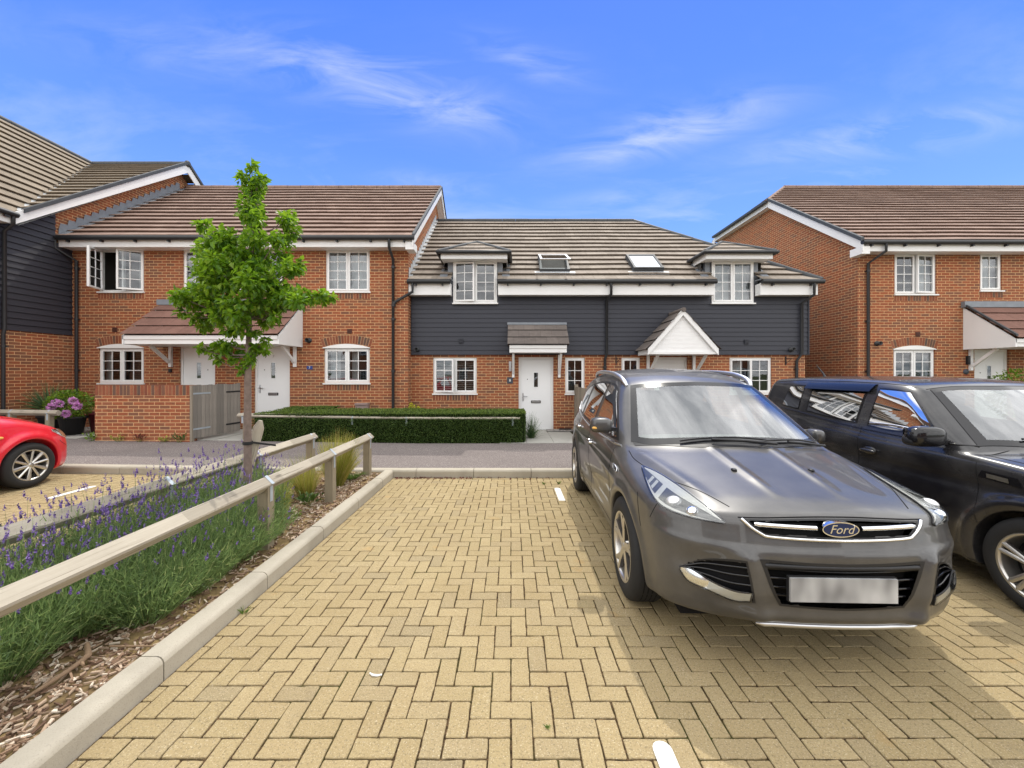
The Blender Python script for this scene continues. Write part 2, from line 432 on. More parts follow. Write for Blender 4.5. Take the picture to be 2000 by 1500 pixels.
c = t.mix(t.ramp(v.outputs['Distance'], [(.3, (0, 0, 0)), (.7, (.7, .7, .7))]), c, (.08, .075, .07))
M['gravel'] = t.out(c, .9, 0, t.bump(v.outputs['Distance'], .8, .02), .2)
# car paints
def m_paint(name, col, metal=.55, rough=.32, flake=.25, dust=(.3, .28, .25), dusty=.0, coat=.85):
    t = NT(name); p = t.obj()
    f = t.noise(p, 900, 1)
    c = t.mix(f, tuple(x * (1 - flake) for x in col), tuple(min(1, x * (1 + flake)) for x in col))
    r = rough
    if dusty:
        k = t.ramp(t.noise(p, 2.3, 5, .65), [(.35, (0, 0, 0)), (.75, (dusty,) * 3)])
        c = t.mix(k, c, dust)
    b = t.n('ShaderNodeBsdfPrincipled', Base_Color=c, Metallic=metal, Roughness=r)
    b.inputs['Coat Weight'].default_value = coat; t.set(b, 'Coat Roughness', t.math('MULTIPLY_ADD', t.noise(p, 3.1, 5, .65), .14, -.02, True))
    M[name] = t.surf(b.outputs[0])
m_paint('paint_grey', (.046, .045, .046), .2, .38, .3, (.20, .19, .18), .30, .6)
m_paint('paint_black', (.007, .007, .010), .0, .25, .3, (.16, .155, .15), .25, .5)
m_paint('paint_red', (.62, .006, .022), .1, .35, .08)
m_plain('chrome', (.78, .79, .81), .12, 1.0, .5, .02, 6)
m_plain('satin', (.62, .63, .65), .33, 1.0, .5, .03, 6)
m_plain('trim_black', (.014, .014, .016), .45, 0, .4, .15, 8)
m_plain('trim_gloss', (.008, .008, .010), .12, 0, .5, .1, 8)
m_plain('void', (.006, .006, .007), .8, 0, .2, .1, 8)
m_plain('alloy', (.60, .58, .55), .32, .9, .5, .12, 12)
m_plain('alloy_dark', (.11, .10, .095), .45, .7, .5, .15, 12)
m_plain('plate_grey', (.30, .305, .31), .5, 0, .4, .16, 9)
m_plain('lamp_silver', (.70, .70, .69), .38, .6, .5, .05, 12)
m_plain('lamp_white', (.72, .72, .68), .3, 0, .5, .05, 12)
m_plain('lamp_amber', (.75, .42, .10), .3, 0, .5, .05, 12)
m_plain('lamp_red', (.45, .01, .01), .2, 0, .5, .05, 12)
m_plain('badge_blue', (.008, .022, .085), .15, .2, .5, .1, 12)
m_plain('interior', (.10, .10, .095), .8, 0, .3, .2, 6)
m_plain('interior_pale', (.40, .41, .38), .85, 0, .3, .15, 6)
m_plain('lamp_inner', (.17, .17, .165), .3, .4, .5, .3, 40)
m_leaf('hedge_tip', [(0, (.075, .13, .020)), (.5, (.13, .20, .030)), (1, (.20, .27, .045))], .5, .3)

t = NT('plate_grey'); p = t.obj((5.5, .2, 3.0))
M['plate_grey'] = t.out(t.ramp(t.noise(p, 1.7, 1), [(.3, (.17, .17, .175)), (.7, (.46, .465, .47))]), .5, 0, None, .35)
# ------------------------------------------------------------------ building helpers
def wall_front(mb, x0, x1, z0, z1, Y, ops=(), m=0, mroom=1, reveal=.11, depth=.8):
    xs = sorted({x0, x1, *[min(max(o[i], x0), x1) for o in ops for i in (0, 1)]})
    zs = sorted({z0, z1, *[min(max(o[i], z0), z1) for o in ops for i in (2, 3)]})
    for a, b in zip(xs, xs[1:]):
        for c, d in zip(zs, zs[1:]):
            mx, mz = (a + b) / 2, (c + d) / 2
            if any(o[0] < mx < o[1] and o[2] < mz < o[3] for o in ops): continue
            mb.poly([(a, Y, c), (b, Y, c), (b, Y, d), (a, Y, d)], m)
    for (a, b, c, d, *k) in ops:
        y1, y2 = Y + reveal, Y + depth
        if k and k[0] == 'bare':
            continue
        mb.poly([(a, Y, c), (a, Y, d), (a, y1, d), (a, y1, c)], m); mb.poly([(b, Y, c), (b, y1, c), (b, y1, d), (b, Y, d)], m)
        mb.poly([(a, Y, c), (a, y1, c), (b, y1, c), (b, Y, c)], m); mb.poly([(a, Y, d), (b, Y, d), (b, y1, d), (a, y1, d)], m)
        e = .25
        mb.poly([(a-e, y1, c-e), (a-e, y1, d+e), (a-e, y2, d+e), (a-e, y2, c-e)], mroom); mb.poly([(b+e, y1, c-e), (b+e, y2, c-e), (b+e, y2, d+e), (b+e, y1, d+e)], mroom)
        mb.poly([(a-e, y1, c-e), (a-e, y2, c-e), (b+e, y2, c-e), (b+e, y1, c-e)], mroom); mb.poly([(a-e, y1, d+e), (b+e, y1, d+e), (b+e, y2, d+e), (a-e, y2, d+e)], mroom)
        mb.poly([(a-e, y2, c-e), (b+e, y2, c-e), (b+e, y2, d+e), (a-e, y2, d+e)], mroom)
def cladding(mb, P, u0f, u1f, z0, z1, ops=(), pitch=.127, lap=.015, m=0):
    """lapped boards; P(u, z, out) -> point, u0f/u1f give the ends of a row at height z"""
    n = max(1, round((z1 - z0) / pitch)); h = (z1 - z0) / n
    for k in range(n):
        a, b = z0 + k * h, z0 + (k + 1) * h
        zs = sorted({a, b, *[z for o in ops for z in o[2:4] if a < z < b]})
        for c, d in zip(zs, zs[1:]):
            mz = (c + d) / 2; u0, u1 = u0f(mz), u1f(mz)
            if u1 - u0 < .01: continue
            us = sorted({u0, u1, *[min(max(u, u0), u1) for o in ops if o[2] < mz < o[3] for u in o[0:2]]})
            oc, od = lap * (b - c) / h + .004, lap * (b - d) / h + .004
            for p, q in zip(us, us[1:]):
                mu = (p + q) / 2
                if any(o[0] < mu < o[1] and o[2] < mz < o[3] for o in ops) or q - p < 1e-4: continue
                jt = k * 37.3
                mb.poly([P(p, c, oc), P(q, c, oc), P(q, d, od), P(p, d, od)], m, [(p + jt, c), (q + jt, c), (q + jt, d), (p + jt, d)])
                if c == a: mb.poly([P(p, c, 0), P(q, c, 0), P(q, c, oc), P(p, c, oc)], m, [(p, c), (q, c), (q, c + .01), (p, c + .01)])
def tiled(mb, a, b, c, d, n, thick=.068, m=0, wav=.012, tw=.30):
    """stepped tile courses on the quad a-b (eave) c-d (top, c above b)"""
    a, b, c, d = map(Vector, (a, b, c, d))
    nr = (b - a).cross(d - a).normalized()
    if nr.z < 0: nr = -nr
    L = (b - a).length; ns = max(1, int(L / .5)); ax = (b - a).normalized()
    def pt(s, t, h):
        p = lerp(lerp(a, b, s), lerp(d, c, s), t)
        w = noise.noise(Vector((p.x * .45, p.y * .45 + 3.1, p.z * .45))) * wav + noise.noise(Vector((p.x * 2.1, int(t * n + 1e-6) * 7.7, 0))) * wav * .35
        return p + nr * (h + w)
    for k in range(n):
        t0, t1 = k / n, (k + 1) / n
        for i in range(ns):
            s0, s1 = i / ns, (i + 1) / ns
            q = [pt(s0, t0, thick), pt(s1, t0, thick), pt(s1, t1, thick * .22), pt(s0, t1, thick * .22)]
            us = [(p - a).dot(ax) / tw for p in q]
            mb.poly(q, m, [(us[0], k + .03), (us[1], k + .03), (us[2], k + .97), (us[3], k + .97)])
            tu = t0 + min(.035 / max((d - a).length, .3), .5 / n)
            r = [pt(s0, tu, 0), pt(s1, tu, 0), q[1], q[0]]
            mb.poly(r, m, [(us[0], k + .02), (us[1], k + .02), (us[1], k + .04), (us[0], k + .04)])
def ridge_caps(mb, p, q, r=.10, m=0, step=.45):
    p, q = Vector(p), Vector(q); L = (q - p).length; n = max(1, int(L / step))
    for i in range(n):
        a, b = lerp(p, q, i / n), lerp(p, q, (i + 1) / n - .006 / max(L, .1))
        lift = Vector((0, 0, rnd.uniform(-.003, .004)))
        mb.tube([a + lift, b + lift], r, 8, m)
def gutter(parent, pts, r=.062, drop=()):
    g = MB(); g.tube(pts, r, 10, 0)
    p, q = Vector(pts[0]), Vector(pts[-1]); L = (q - p).length; n = max(1, int(L / .9))
    for i in range(n + 1):
        c = lerp(p, q, (i + .3) / (n + .6)); g.box(c.x - .02, c.x + .02, c.y - .01, c.y + .09, c.z - .10, c.z - .02)
    return g.build('gutter', M['black_pvc'], parent)
def downpipe(parent, pts, r=.036):
    g = MB(); g.tube(pts, r, 10, 0)
    a, b = Vector(pts[-2]), Vector(pts[-1]); L = (b - a).length; n = max(1, int(L / 1.3))
    for i in range(n + 1):
        c = lerp(a, b, (i + .15) / (n + .3)); g.tube([c + V(0, 0, -.03), c + V(0, 0, .03)], r * 1.28, 10)
        g.box(c.x - .055, c.x + .055, c.y + .015, c.y + .055, c.z - .012, c.z + .012)
    return g.build('downpipe', M['black_pvc'], parent)

def window(parent, x0, x1, z0, z1, Y, n=2, cols=2, rows=3, opened={}, sill=True, arch=False, cover=None, inset=.035, bar=.017):
    """white casement window facing the camera; opened {index: (hinge 'l'/'r', degrees)}"""
    y = Y + inset; f = .052
    w = MB()
    w.box(x0, x0 + f, y, y + .07, z0, z1); w.box(x1 - f, x1, y, y + .07, z0, z1)
    w.box(x0 + f, x1 - f, y, y + .07, z0, z0 + f); w.box(x0 + f, x1 - f, y, y + .07, z1 - f, z1)
    cw = (x1 - x0 - 2 * f) / n
    for i in range(1, n): w.box(x0 + f + cw * i - f * .45, x0 + f + cw * i + f * .45, y, y + .07, z0 + f, z1 - f)
    o = w.build('window', M['upvc'], parent)
    for i in range(n):
        a = x0 + f + cw * i + (f * .45 if i else 0) - .012; b = x0 + f + cw * (i + 1) - (f * .45 if i < n - 1 else 0) + .012
        c, d = z0 + f - .012, z1 - f + .012; e = .042; y0, y1 = y - .016, y + .035
        xf = None
        if i in opened:
            h, deg = opened[i]; hx = a if h == 'l' else b
            xf = Matrix.Translation((hx, y0, 0)) @ Matrix.Rotation(R(-deg if h == 'l' else deg), 4, 'Z') @ Matrix.Translation((-hx, -y0, 0))
        s = MB()
        s.box(a, a + e, y0, y1, c, d); s.box(b - e, b, y0, y1, c, d); s.box(a + e, b - e, y0, y1, c, c + e); s.box(a + e, b - e, y0, y1, d - e, d)
        ga, gb, gc, gd = a + e, b - e, c + e, d - e
        for k in range(1, cols):
            x = lerp(ga, gb, k / cols); s.box(x - bar / 2, x + bar / 2, y0 + .018, y0 + .040, gc, gd)
        for k in range(1, rows):
            z = lerp(gc, gd, k / rows); s.box(ga, gb, y0 + .0165, y0 + .0415, z - bar / 2, z + bar / 2)
        s.build('casement', M['upvc'], o, xf=xf)
        p = MB(); yg = y0 + .029; j = [rnd.uniform(-.004, .004) for _ in range(4)]
        p.poly([(ga, yg + j[0], gc), (gb, yg + j[1], gc), (gb, yg + j[2], gd), (ga, yg + j[3], gd)], 0)
        p.build('pane', M['glass'], o, xf=xf)
    if sill:
        s = MB(); s.box(x0 - .02, x1 + .03, Y - .045, Y + .035, z0 - .035, z0 - .002)
        s.build('sill', M['upvc'], o)
    if cover == 'blind':
        s = MB(); k = z0 + .08
        while k < z1 - .05:
            s.beam((x0 + .06, y + .13, k), (x1 - .06, y + .13, k), (0, .045, .016), (0, -.001, .003)); k += .052
        s.build('blind', M['blind'], o)
    elif cover:
        for (a, b, amp) in cover:
            g = []; N = max(6, int((b - a) * 60))
            xa, xb = lerp(x0, x1, a), lerp(x0, x1, b)
            for zz in (z0 - .1, z1 + .05):
                g.append([V(lerp(xa, xb, i / N), y + .16 + amp * math.sin(i * 1.9) + .01 * math.sin(i * .7), zz) for i in range(N + 1)])
            s = MB(); s.grid(g); s.build('curtain', M['curtain'], o)
    return o
def soldier_row(mb, x0, x1, z0, z1, Y, m=0, mm=1):
    n = round((x1 - x0) / .075); w = (x1 - x0) / n
    mb.box(x0, x1, Y - .004, Y + .01, z0, z1, mm)
    for i in range(n):
        a = x0 + i * w; mb.box(a + .005, a + w - .005, Y - .008, Y + .01, z0 + .004, z1 - .005, m)
def arch_row(mb, x0, x1, z0, rise, h, Y, m=0, mm=1, n=18):
    """voussoirs of a shallow arch above x0..x1, springing at z0"""
    xc, hw = (x0 + x1) / 2, (x1 - x0) / 2
    rad = (hw * hw + rise * rise) / (2 * rise); zc = z0 + rise - rad; a0 = math.asin(hw / rad)
    P = lambda a, r, y: V(xc + r * math.sin(a), y, zc + r * math.cos(a))
    for i in range(n):
        a, b = lerp(-a0, a0, i / n), lerp(-a0, a0, (i + 1) / n); g = .0045 / rad
        for (u, v, r0, r1, y, mt) in ((a, b, rad - .002, rad + h + .006, Y - .004, mm), (a + g, b - g, rad + .003, rad + h, Y - .008, m)):
            q = [P(u, r0, y), P(v, r0, y), P(v, r1, y), P(u, r1, y)]
            mb.poly(q, mt)
            k = [p + V(0, .02, 0) for p in q]
            for e in range(4): mb.poly([q[e], k[e], k[(e + 1) % 4], q[(e + 1) % 4]], mt)
def arch_head(parent, x0, x1, z0, rise, Y):
    """white curved board filling the arch over a window"""
    xc, hw = (x0 + x1) / 2, (x1 - x0) / 2
    rad = (hw * hw + rise * rise) / (2 * rise); zc = z0 + rise - rad; a0 = math.asin(hw / rad)
    pts = [(xc + rad * math.sin(lerp(-a0, a0, i / 16)), zc + rad * math.cos(lerp(-a0, a0, i / 16))) for i in range(17)]
    s = MB()
    for i in range(16):
        (xa, za), (xb, zb) = pts[i], pts[i + 1]
        s.poly([(xa, Y - .03, z0 - .012), (xb, Y - .03, z0 - .012), (xb, Y - .03, zb), (xa, Y - .03, za)])
        s.poly([(xa, Y - .03, za), (xb, Y - .03, zb), (xb, Y + .05, zb), (xa, Y + .05, za)])
    s.poly([(x0, Y - .03, z0 - .012), (x0, Y + .05, z0 - .012), (x1, Y + .05, z0 - .012), (x1, Y - .03, z0 - .012)])
    return s.build('arch_head', M['upvc'], parent)
def door(parent, x0, x1, z0, z1, Y, hand='l', number=None, plate=True):
    y = Y + .05; f = .065
    d = MB(); d.box(x0 + f, x1 - f, y + .02, y + .065, z0 + .05, z1 - f)
    o = d.build('door', M['door_white'], parent)
    w = MB(); w.box(x0, x0 + f - .003, y, y + .075, z0, z1); w.box(x1 - f + .003, x1, y, y + .075, z0, z1); w.box(x0 + f - .003, x1 - f + .003, y, y + .075, z1 - f + .003, z1)
    w.box(x0 + f - .003, x1 - f + .003, y - .02, y + .075, z0, z0 + .045)
    w.build('door_frame', M['upvc'], o)
    xc = (x0 + x1) / 2; h = z1 - z0; W = x1 - x0
    b = MB(); a0, a1, c0, c1 = xc - .075, xc + .075, z0 + .585 * h, z0 + .80 * h
    for q in ((a0, a0 + .022, c0, c1), (a1 - .022, a1, c0, c1), (a0 + .022, a1 - .022, c0, c0 + .022), (a0 + .022, a1 - .022, c1 - .022, c1)): b.box(q[0], q[1], y + .010, y + .03, q[2], q[3])
    b.build('pane_bead', M['door_white'], o)
    g = MB(); g.poly([(a0 + .02, y + .017, c0 + .02), (a1 - .02, y + .017, c0 + .02), (a1 - .02, y + .017, c1 - .02), (a0 + .02, y + .017, c1 - .02)]); g.build('pane', M['glass'], o)
    g = MB(); g.box(a0 + .02, a1 - .02, y + .0185, y + .0195, c0 + .02, c1 - .02); g.build('obscured_panel', M['room'], o)
    hx = x0 + f + .055 if hand == 'l' else x1 - f - .055; sgn = 1 if hand == 'l' else -1; hz = z0 + .47 * h
    g = MB(); g.box(hx - .016, hx + .016, y + .008, y + .021, hz - .13, hz + .09); g.tube([(hx, y + .01, hz), (hx, y - .035, hz), (hx + sgn * .12, y - .038, hz)], .011, 8)
    g.build('handle', M['steel'], o)
    g = MB(); g.tube([(hx + sgn * .12, y + .021, z0 + .70 * h), (hx + sgn * .12, y + .012, z0 + .70 * h)], .013, 10); g.build('peephole', M['trim_black'], o)
    if plate:
        zl = z0 + .395 * h; g = MB()
        g.box(xc - .13, xc + .13, y + .004, y + .021, zl - .035, zl + .035, 0); g.box(xc - .11, xc + .11, y + .001, y + .0045, zl - .021, zl + .021, 1)
        g.build('letter_plate', [M['trim_black'], M['steel']], o)
    if number: put_text('door_number', number, .105, (xc, y + .018, z0 + .87 * h), M['grey_ink'], o)
    return o
def bracket(parent, x, Y, z_top, z_bot, reach, w=.07, thick=.055):
    """white timber gallows bracket: wall post and slanting strut"""
    g = MB(); g.box(x - w / 2, x + w / 2, Y - .06, Y - .001, z_bot, z_top)
    g.beam((x, Y - .075, z_bot + .12), (x, Y - reach, z_top - .01), (w * .85, 0, 0), (0, .05, .05))
    return g.build('bracket', M['white_board'], parent)
def flue(parent, x, Y, z, r=.055):
    g = MB(); g.lathe([(r * 1.25, 0), (r * 1.25, -.02), (r, -.02), (r, -.13), (r * .8, -.13), (r * .75, -.05), (0, -.05)], 'y', (x, Y, z), 18); return g.build('flue', M['black_pvc'], parent)
def vent(parent, x, Y, z, mat='vent_brown', s=.12):
    g = MB(); g.box(x - s / 2, x + s / 2, Y - .02, Y + .01, z - s / 2, z + s / 2)
    for k in range(4): zz = z - s * .38 + k * s * .25; g.beam((x - s * .4, Y - .024, zz), (x + s * .4, Y - .024, zz), (0, .014, 0), (0, 0, .012))
    return g.build('vent', M[mat], parent)
def stepped_flash(mb, X, p, q, out, m=0, h=.15):
    """lead stepped flashing on the plane x=X from (y,z) p to q"""
    (ya, za), (yb, zb) = p, q; n = int((zb - za) / .15)
    for i in range(n):
        y0, y1 = lerp(ya, yb, i / n), lerp(ya, yb, (i + 1) / n); z0, z1 = lerp(za, zb, i / n), lerp(za, zb, (i + 1) / n)
        mb.poly([(X + out, y0, z0), (X + out, y1, z1), (X + out, y1, z1 + h), (X + out, y0 + .04, z1 + h - .02), (X + out, y0, z0 + h * .8)], m)

# ------------------------------------------------------------------ house pair 6-7 (red tiled roof)
Y7, S7 = 10.55, 73.84
x7 = lambda p: (p - CX) / S7
z7 = lambda p: HC + (CY - p) / S7
XW = -11.62
h7 = thing('terraced_house', (-7.1, Y7, 0), 'two storey brick house with reddish roof and one wide porch over two white doors', 'house')
ops7 = []
for a, b in ((193, 281), (357, 443), (466, 552), (636, 722)): ops7.append((x7(a), x7(b), 3.82, 4.94))
for a, b in ((193, 281), (633, 722)): ops7.append((x7(a), x7(b), 1.405, 2.325))
d6 = (x7(350), x7(420), .28, 2.385); d7 = (x7(496), x7(566), .28, 2.385)
w = MB()
wall_front(w, XW, -2.72, -.1, 5.05, Y7, ops7 + [d6, d7], 0, 1)
gx = -2.72
w.poly([(gx, Y7, -.1), (gx, 18.0, -.1), (gx, 18.0, 5.0), (gx, Y7, 5.0)], 0)
w.poly([(gx, Y7, 5.0), (gx, 18.0, 5.0), (gx, 18.0, 5.2), (gx, 14.26, 8.08), (gx, Y7, 5.24)], 0)
w.poly([(XW, 18.0, -.1), (gx, 18.0, -.1), (gx, 18.0, 5.0), (XW, 18.0, 5.0)], 0)
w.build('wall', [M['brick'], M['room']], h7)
EY, EZ, RY, RZ = 10.17, 5.13, 14.26, 8.27
rf = MB()
tiled(rf, (XW + .03, EY, EZ), (-2.50, EY, EZ), (-2.50, RY, RZ), (XW + .03, RY, RZ), 15)
tiled(rf, (-2.50, 18.35, EZ), (XW + .03, 18.35, EZ), (XW + .03, RY, RZ), (-2.50, RY, RZ), 15)
roof7 = rf.build('roof', M['tile_red'], h7)
g = MB(); ridge_caps(g, (XW + .05, RY, RZ + .02), (-2.50, RY, RZ + .02), .095); g.build('ridge', M['tile_red'], roof7)
g = MB()
g.beam((-2.50, EY - .02, EZ - .10), (-2.50, RY, RZ - .10), (.03, 0, 0), (0, 0, .24)); g.beam((-2.50, 18.37, EZ - .10), (-2.50, RY, RZ - .10), (.03, 0, 0), (0, 0, .24))
g.box(-2.70, -2.485, EY + .02, Y7 - .002, 4.83, 5.02)
g.poly([(-2.70, Y7, 5.22), (-2.51, Y7, 5.22), (-2.51, RY, 8.07), (-2.70, RY, 8.07)])
g.poly([(-2.72, RY, 8.07), (-2.51, RY, 8.07), (-2.51, 18.37, 4.92), (-2.72, 18.37, 4.92)])
g.build('bargeboard', M['white_board'], h7)
g = MB(); g.beam((-2.485, EY - .03, EZ + .055), (-2.485, RY, RZ + .055), (.07, 0, 0), (0, 0, .06)); g.beam((-2.485, 18.37, EZ + .055), (-2.485, RY, RZ + .055), (.07, 0, 0), (0, 0, .06)); g.build('verge_cap', M['dark_cap'], h7)
g = MB(); g.box(XW + .03, -2.515, EY + .05, EY + .08, 4.90, 5.11); g.box(XW + .03, -2.705, EY + .08, Y7 - .002, 4.905, 4.93); g.build('fascia', M['white_board'], h7)
gutter(h7, [(XW + .05, EY - .02, 5.115), (-2.47, EY - .02, 5.115)])
gutx = x7(769)
downpipe(h7, [(gutx, EY - .02, 5.07), (gutx, EY - .02, 4.86), (gutx, Y7 - .06, 4.66), (gutx, Y7 - .06, .15)])
downpipe(h7, [(x7(141), EY - .02, 5.07), (x7(141), EY - .02, 4.86), (x7(154), Y7 - .06, 4.62), (x7(154), Y7 - .06, .2)])
window(h7, *ops7[0], Y7, 2, 2, 4, {0: ('l', 72), 1: ('r', 24)}, cover=[(.75, 1.0, .02)])
window(h7, *ops7[1], Y7, 2, 2, 4, cover=[(.0, .3, .02), (.6, 1, .02)])
window(h7, *ops7[2], Y7, 2, 2, 4, cover=[(.1, .5, .02)])
window(h7, *ops7[3], Y7, 2, 2, 4, cover=[(.02, .49, .012), (.53, .98, .005)])
for o, cv in ((ops7[4], [(.0, .12, .015)]), (ops7[5], [(.08, .30, .015), (.55, .70, .02)])):
    window(h7, *o, Y7, 2, 2, 3, cover=cv)
    arch_head(h7, o[0] - .03, o[1] + .02, o[3] + .012, .10, Y7)
def brick_sill(parent, o, Y, e=.02): g = MB(); soldier_row(g, o[0] - e, o[1] + e, o[2] - .19, o[2] - .04, Y); g.build('brick_sill', [M['soldier_brick'], M['mortar']], parent)
def brick_arch(parent, o, Y): g = MB(); arch_row(g, o[0] - .03, o[1] + .03, o[3] + .03, .095, .215, Y); g.build('brick_arch', [M['soldier_brick'], M['mortar']], parent)
for o in ops7[4:]: brick_arch(h7, o, Y7)
for o in ops7[:4] + [ops7[5]]: brick_sill(h7, o, Y7)
door(h7, *d6, Y7, 'r', '6', False); door(h7, *d7, Y7, 'l', '7')
# shared porch roof
ca, cb, cy = -9.24, -5.50, 9.46
p = MB(); tiled(p, (ca, cy - .04, 2.57), (cb, cy - .04, 2.57), (cb, Y7, 3.50), (ca, Y7, 3.50), 4, .035, 0, .006)
porch = p.build('porch_roof', M['tile_porch'], h7)
g = MB(); g.box(ca - .05, cb + .05, Y7 - .10, Y7 - .004, 3.46, 3.60); g.build('flashing', M['lead'], porch)
g = MB()
g.box(ca + .02, cb - .02, cy + .03, cy + .055, 2.36, 2.56); g.box(ca + .02, cb - .02, cy - .0, cy + .03, 2.47, 2.56)
for x in (ca + .01, cb - .035):
    q = [(cy + .0, 2.35), (Y7 - .004, 2.35), (Y7 - .004, 3.46), (cy + .0, 2.56)]
    g.poly([(x, a, b) for a, b in q]); g.poly([(x + .03, a, b) for a, b in q])
    for i in range(4): (a, b), (c, d) = q[i], q[(i + 1) % 4]; g.poly([(x, a, b), (x, c, d), (x + .03, c, d), (x + .03, a, b)])
g.box(ca + .04, cb - .04, cy + .055, Y7 - .004, 2.36, 2.385)
g.build('porch_fascia', M['white_board'], porch)
for x in (x7(335), x7(577)): bracket(h7, x, Y7, 2.36, 1.83, .62)
flue(h7, x7(604), Y7, z7(665)); vent(h7, x7(683), Y7, z7(647)); vent(h7, x7(225), Y7, z7(644))
g = MB(); a, b = x7(605), z7(718); g.box(a - .075, a + .075, Y7 - .014, Y7 - .001, b - .045, b + .045); nm = g.build('house_number', M['blue_plaque'], h7)
put_text('numeral', '7', .085, (a, Y7 - .0155, b), M['white_ink'], nm)
g = MB(); a, b = x7(334), z7(725); g.box(a - .03, a + .03, Y7 - .05, Y7, b - .03, b + .07); g.build('wall_lamp', M['trim_black'], h7)
a = x7(710); g = MB(); g.box(a - .16, a + .16, Y7 - .16, Y7 - .002, .3, .84); g.box(a - .17, a + .17, Y7 - .19, Y7 - .002, .84, .88); g.build('meter_box', M['meter_grey'], h7)

# ------------------------------------------------------------------ house pair 8-9 (dark boarded upper storey)
Y8, S8 = 10.85, 71.8
x8 = lambda p: (p - CX) / S8
z8 = lambda p: HC + (CY - p) / S8
h8 = thing('boarded_house', (2.7, Y8, 0), 'low house with dark weatherboards above brick and a brown roof with two dormers', 'house')
BX1, CLX1 = 8.0, 8.03
ops8 = [(x8(846), x8(931), 1.115, 2.09), (x8(1104), x8(1142), 1.11, 2.09), (x8(1214), x8(1250), 1.11, 2.09), (x8(1425), x8(1507), 1.115, 2.09)]
d8 = (x8(1013), x8(1081), .085, 2.105); d9 = (x8(1277), x8(1343), .085, 2.105)
w = MB()
wall_front(w, -2.72, BX1, -.1, 2.25, Y8, ops8 + [d8, d9], 0, 1)
w.poly([(BX1, Y8, -.1), (BX1, 18.1, -.1), (BX1, 18.1, 4.0), (BX1, Y8, 4.0)], 0)
w.poly([(-2.7, 18.1, -.1), (BX1, 18.1, -.1), (BX1, 18.1, 4.0), (-2.7, 18.1, 4.0)], 0)
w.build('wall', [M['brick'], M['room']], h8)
YC = Y8 - .05
dorm = [(x8(886), x8(971)), (5.42, 6.55)]
opd = [(a, b, 3.555, 4.70) for a, b in dorm]
w = MB()
cladding(w, lambda u, z, o: V(u, YC - o, z), lambda z: -2.70, lambda z: CLX1, 2.165, 4.02, opd)
w.poly([(-2.70, YC + .002, 2.165), (CLX1, YC + .002, 2.165), (CLX1, Y8, 2.165), (-2.70, Y8, 2.165)])
w.box(CLX1, CLX1 + .03, YC - .035, YC + .1, 2.16, 4.0)
cladding(w, lambda u, z, o: V(CLX1 + .005 + o, u, z), lambda z: YC + .1, lambda z: 18.1, 2.165, 4.02)
w.build('weatherboarding', M['board_navy'], h8)
# roof
e8y, e8z, r8y, r8z, hx = 10.47, 4.08, 14.45, 7.16, 4.43
ex = 8.17
def rz8(y): return e8z + (r8z - e8z) * (y - e8y) / (r8y - e8y)
rf = MB()
# the front slope is laid in three strips so that the dormers stand in their own gaps
tiled(rf, (-2.70, e8y, e8z), (dorm[0][0] - .02, e8y, e8z), (dorm[0][0] - .02, 11.30, rz8(11.30)), (-2.70, 11.30, rz8(11.30)), 3)
tiled(rf, (dorm[0][1] + .02, e8y, e8z), (dorm[1][0] - .02, e8y, e8z), (dorm[1][0] - .02, 11.30, rz8(11.30)), (dorm[0][1] + .02, 11.30, rz8(11.30)), 3)
k = (11.30 - e8y) / (r8y - e8y)
tiled(rf, (dorm[1][1] + .02, e8y, e8z), (ex, e8y, e8z), (lerp(ex, hx, k), 11.30, rz8(11.30)), (dorm[1][1] + .02, 11.30, rz8(11.30)), 3)
tiled(rf, (-2.70, 11.30, rz8(11.30)), (lerp(ex, hx, k), 11.30, rz8(11.30)), (hx, r8y, r8z), (-2.70, r8y, r8z), 12)
tiled(rf, (ex, e8y, e8z), (ex, 18.43, e8z), (hx, r8y, r8z), (hx, r8y, r8z), 15)
tiled(rf, (ex, 18.43, e8z), (-2.70, 18.43, e8z), (-2.70, r8y, r8z), (hx, r8y, r8z), 15)
roof8 = rf.build('roof', M['tile_brown'], h8)
g = MB(); ridge_caps(g, (-2.68, r8y, r8z + .02), (hx, r8y, r8z + .02), .09); ridge_caps(g, (hx, r8y, r8z + .015), (ex, e8y, e8z + .03), .075); g.build('ridge', M['dark_cap'], roof8)
g = MB(); stepped_flash(g, -2.72, (e8y + .1, rz8(e8y + .1) + .03), (r8y, r8z + .03), .012, 0, .17)
g.beam((-2.68, e8y + .05, e8z + .06), (-2.68, r8y, r8z + .06), (.09, 0, 0), (0, 0, .03)); g.build('flashing', m_plain('lead_pale', (.50, .52, .54), .6, .1, .4, .25, 7), roof8)
fs = MB()
for a, b in ((-2.70, dorm[0][0] - .035), (dorm[0][1] + .035, dorm[1][0] - .035), (dorm[1][1] + .035, 8.10)):
    fs.box(a, b, e8y + .06, e8y + .09, 3.735, 4.05); fs.box(a, b, e8y + .09, YC - .025, 3.74, 3.765)
    if b < 8: fs.box(b - .02, b + .0005, e8y + .092, YC - .03, 3.766, 4.04)
fs.box(dorm[1][1] + .036, dorm[1][1] + .055, e8y + .092, YC - .03, 3.766, 4.04)
fs.build('fascia', M['white_board'], h8)
gutter(h8, [(-2.72, e8y - .02, 4.07), (dorm[0][0] - .03, e8y - .02, 4.07)]); gutter(h8, [(dorm[0][1] + .03, e8y - .02, 4.07), (dorm[1][0] - .03, e8y - .02, 4.07)])
gutter(h8, [(dorm[1][1] + .03, e8y - .02, 4.07), (ex + .03, e8y - .02, 4.07)])
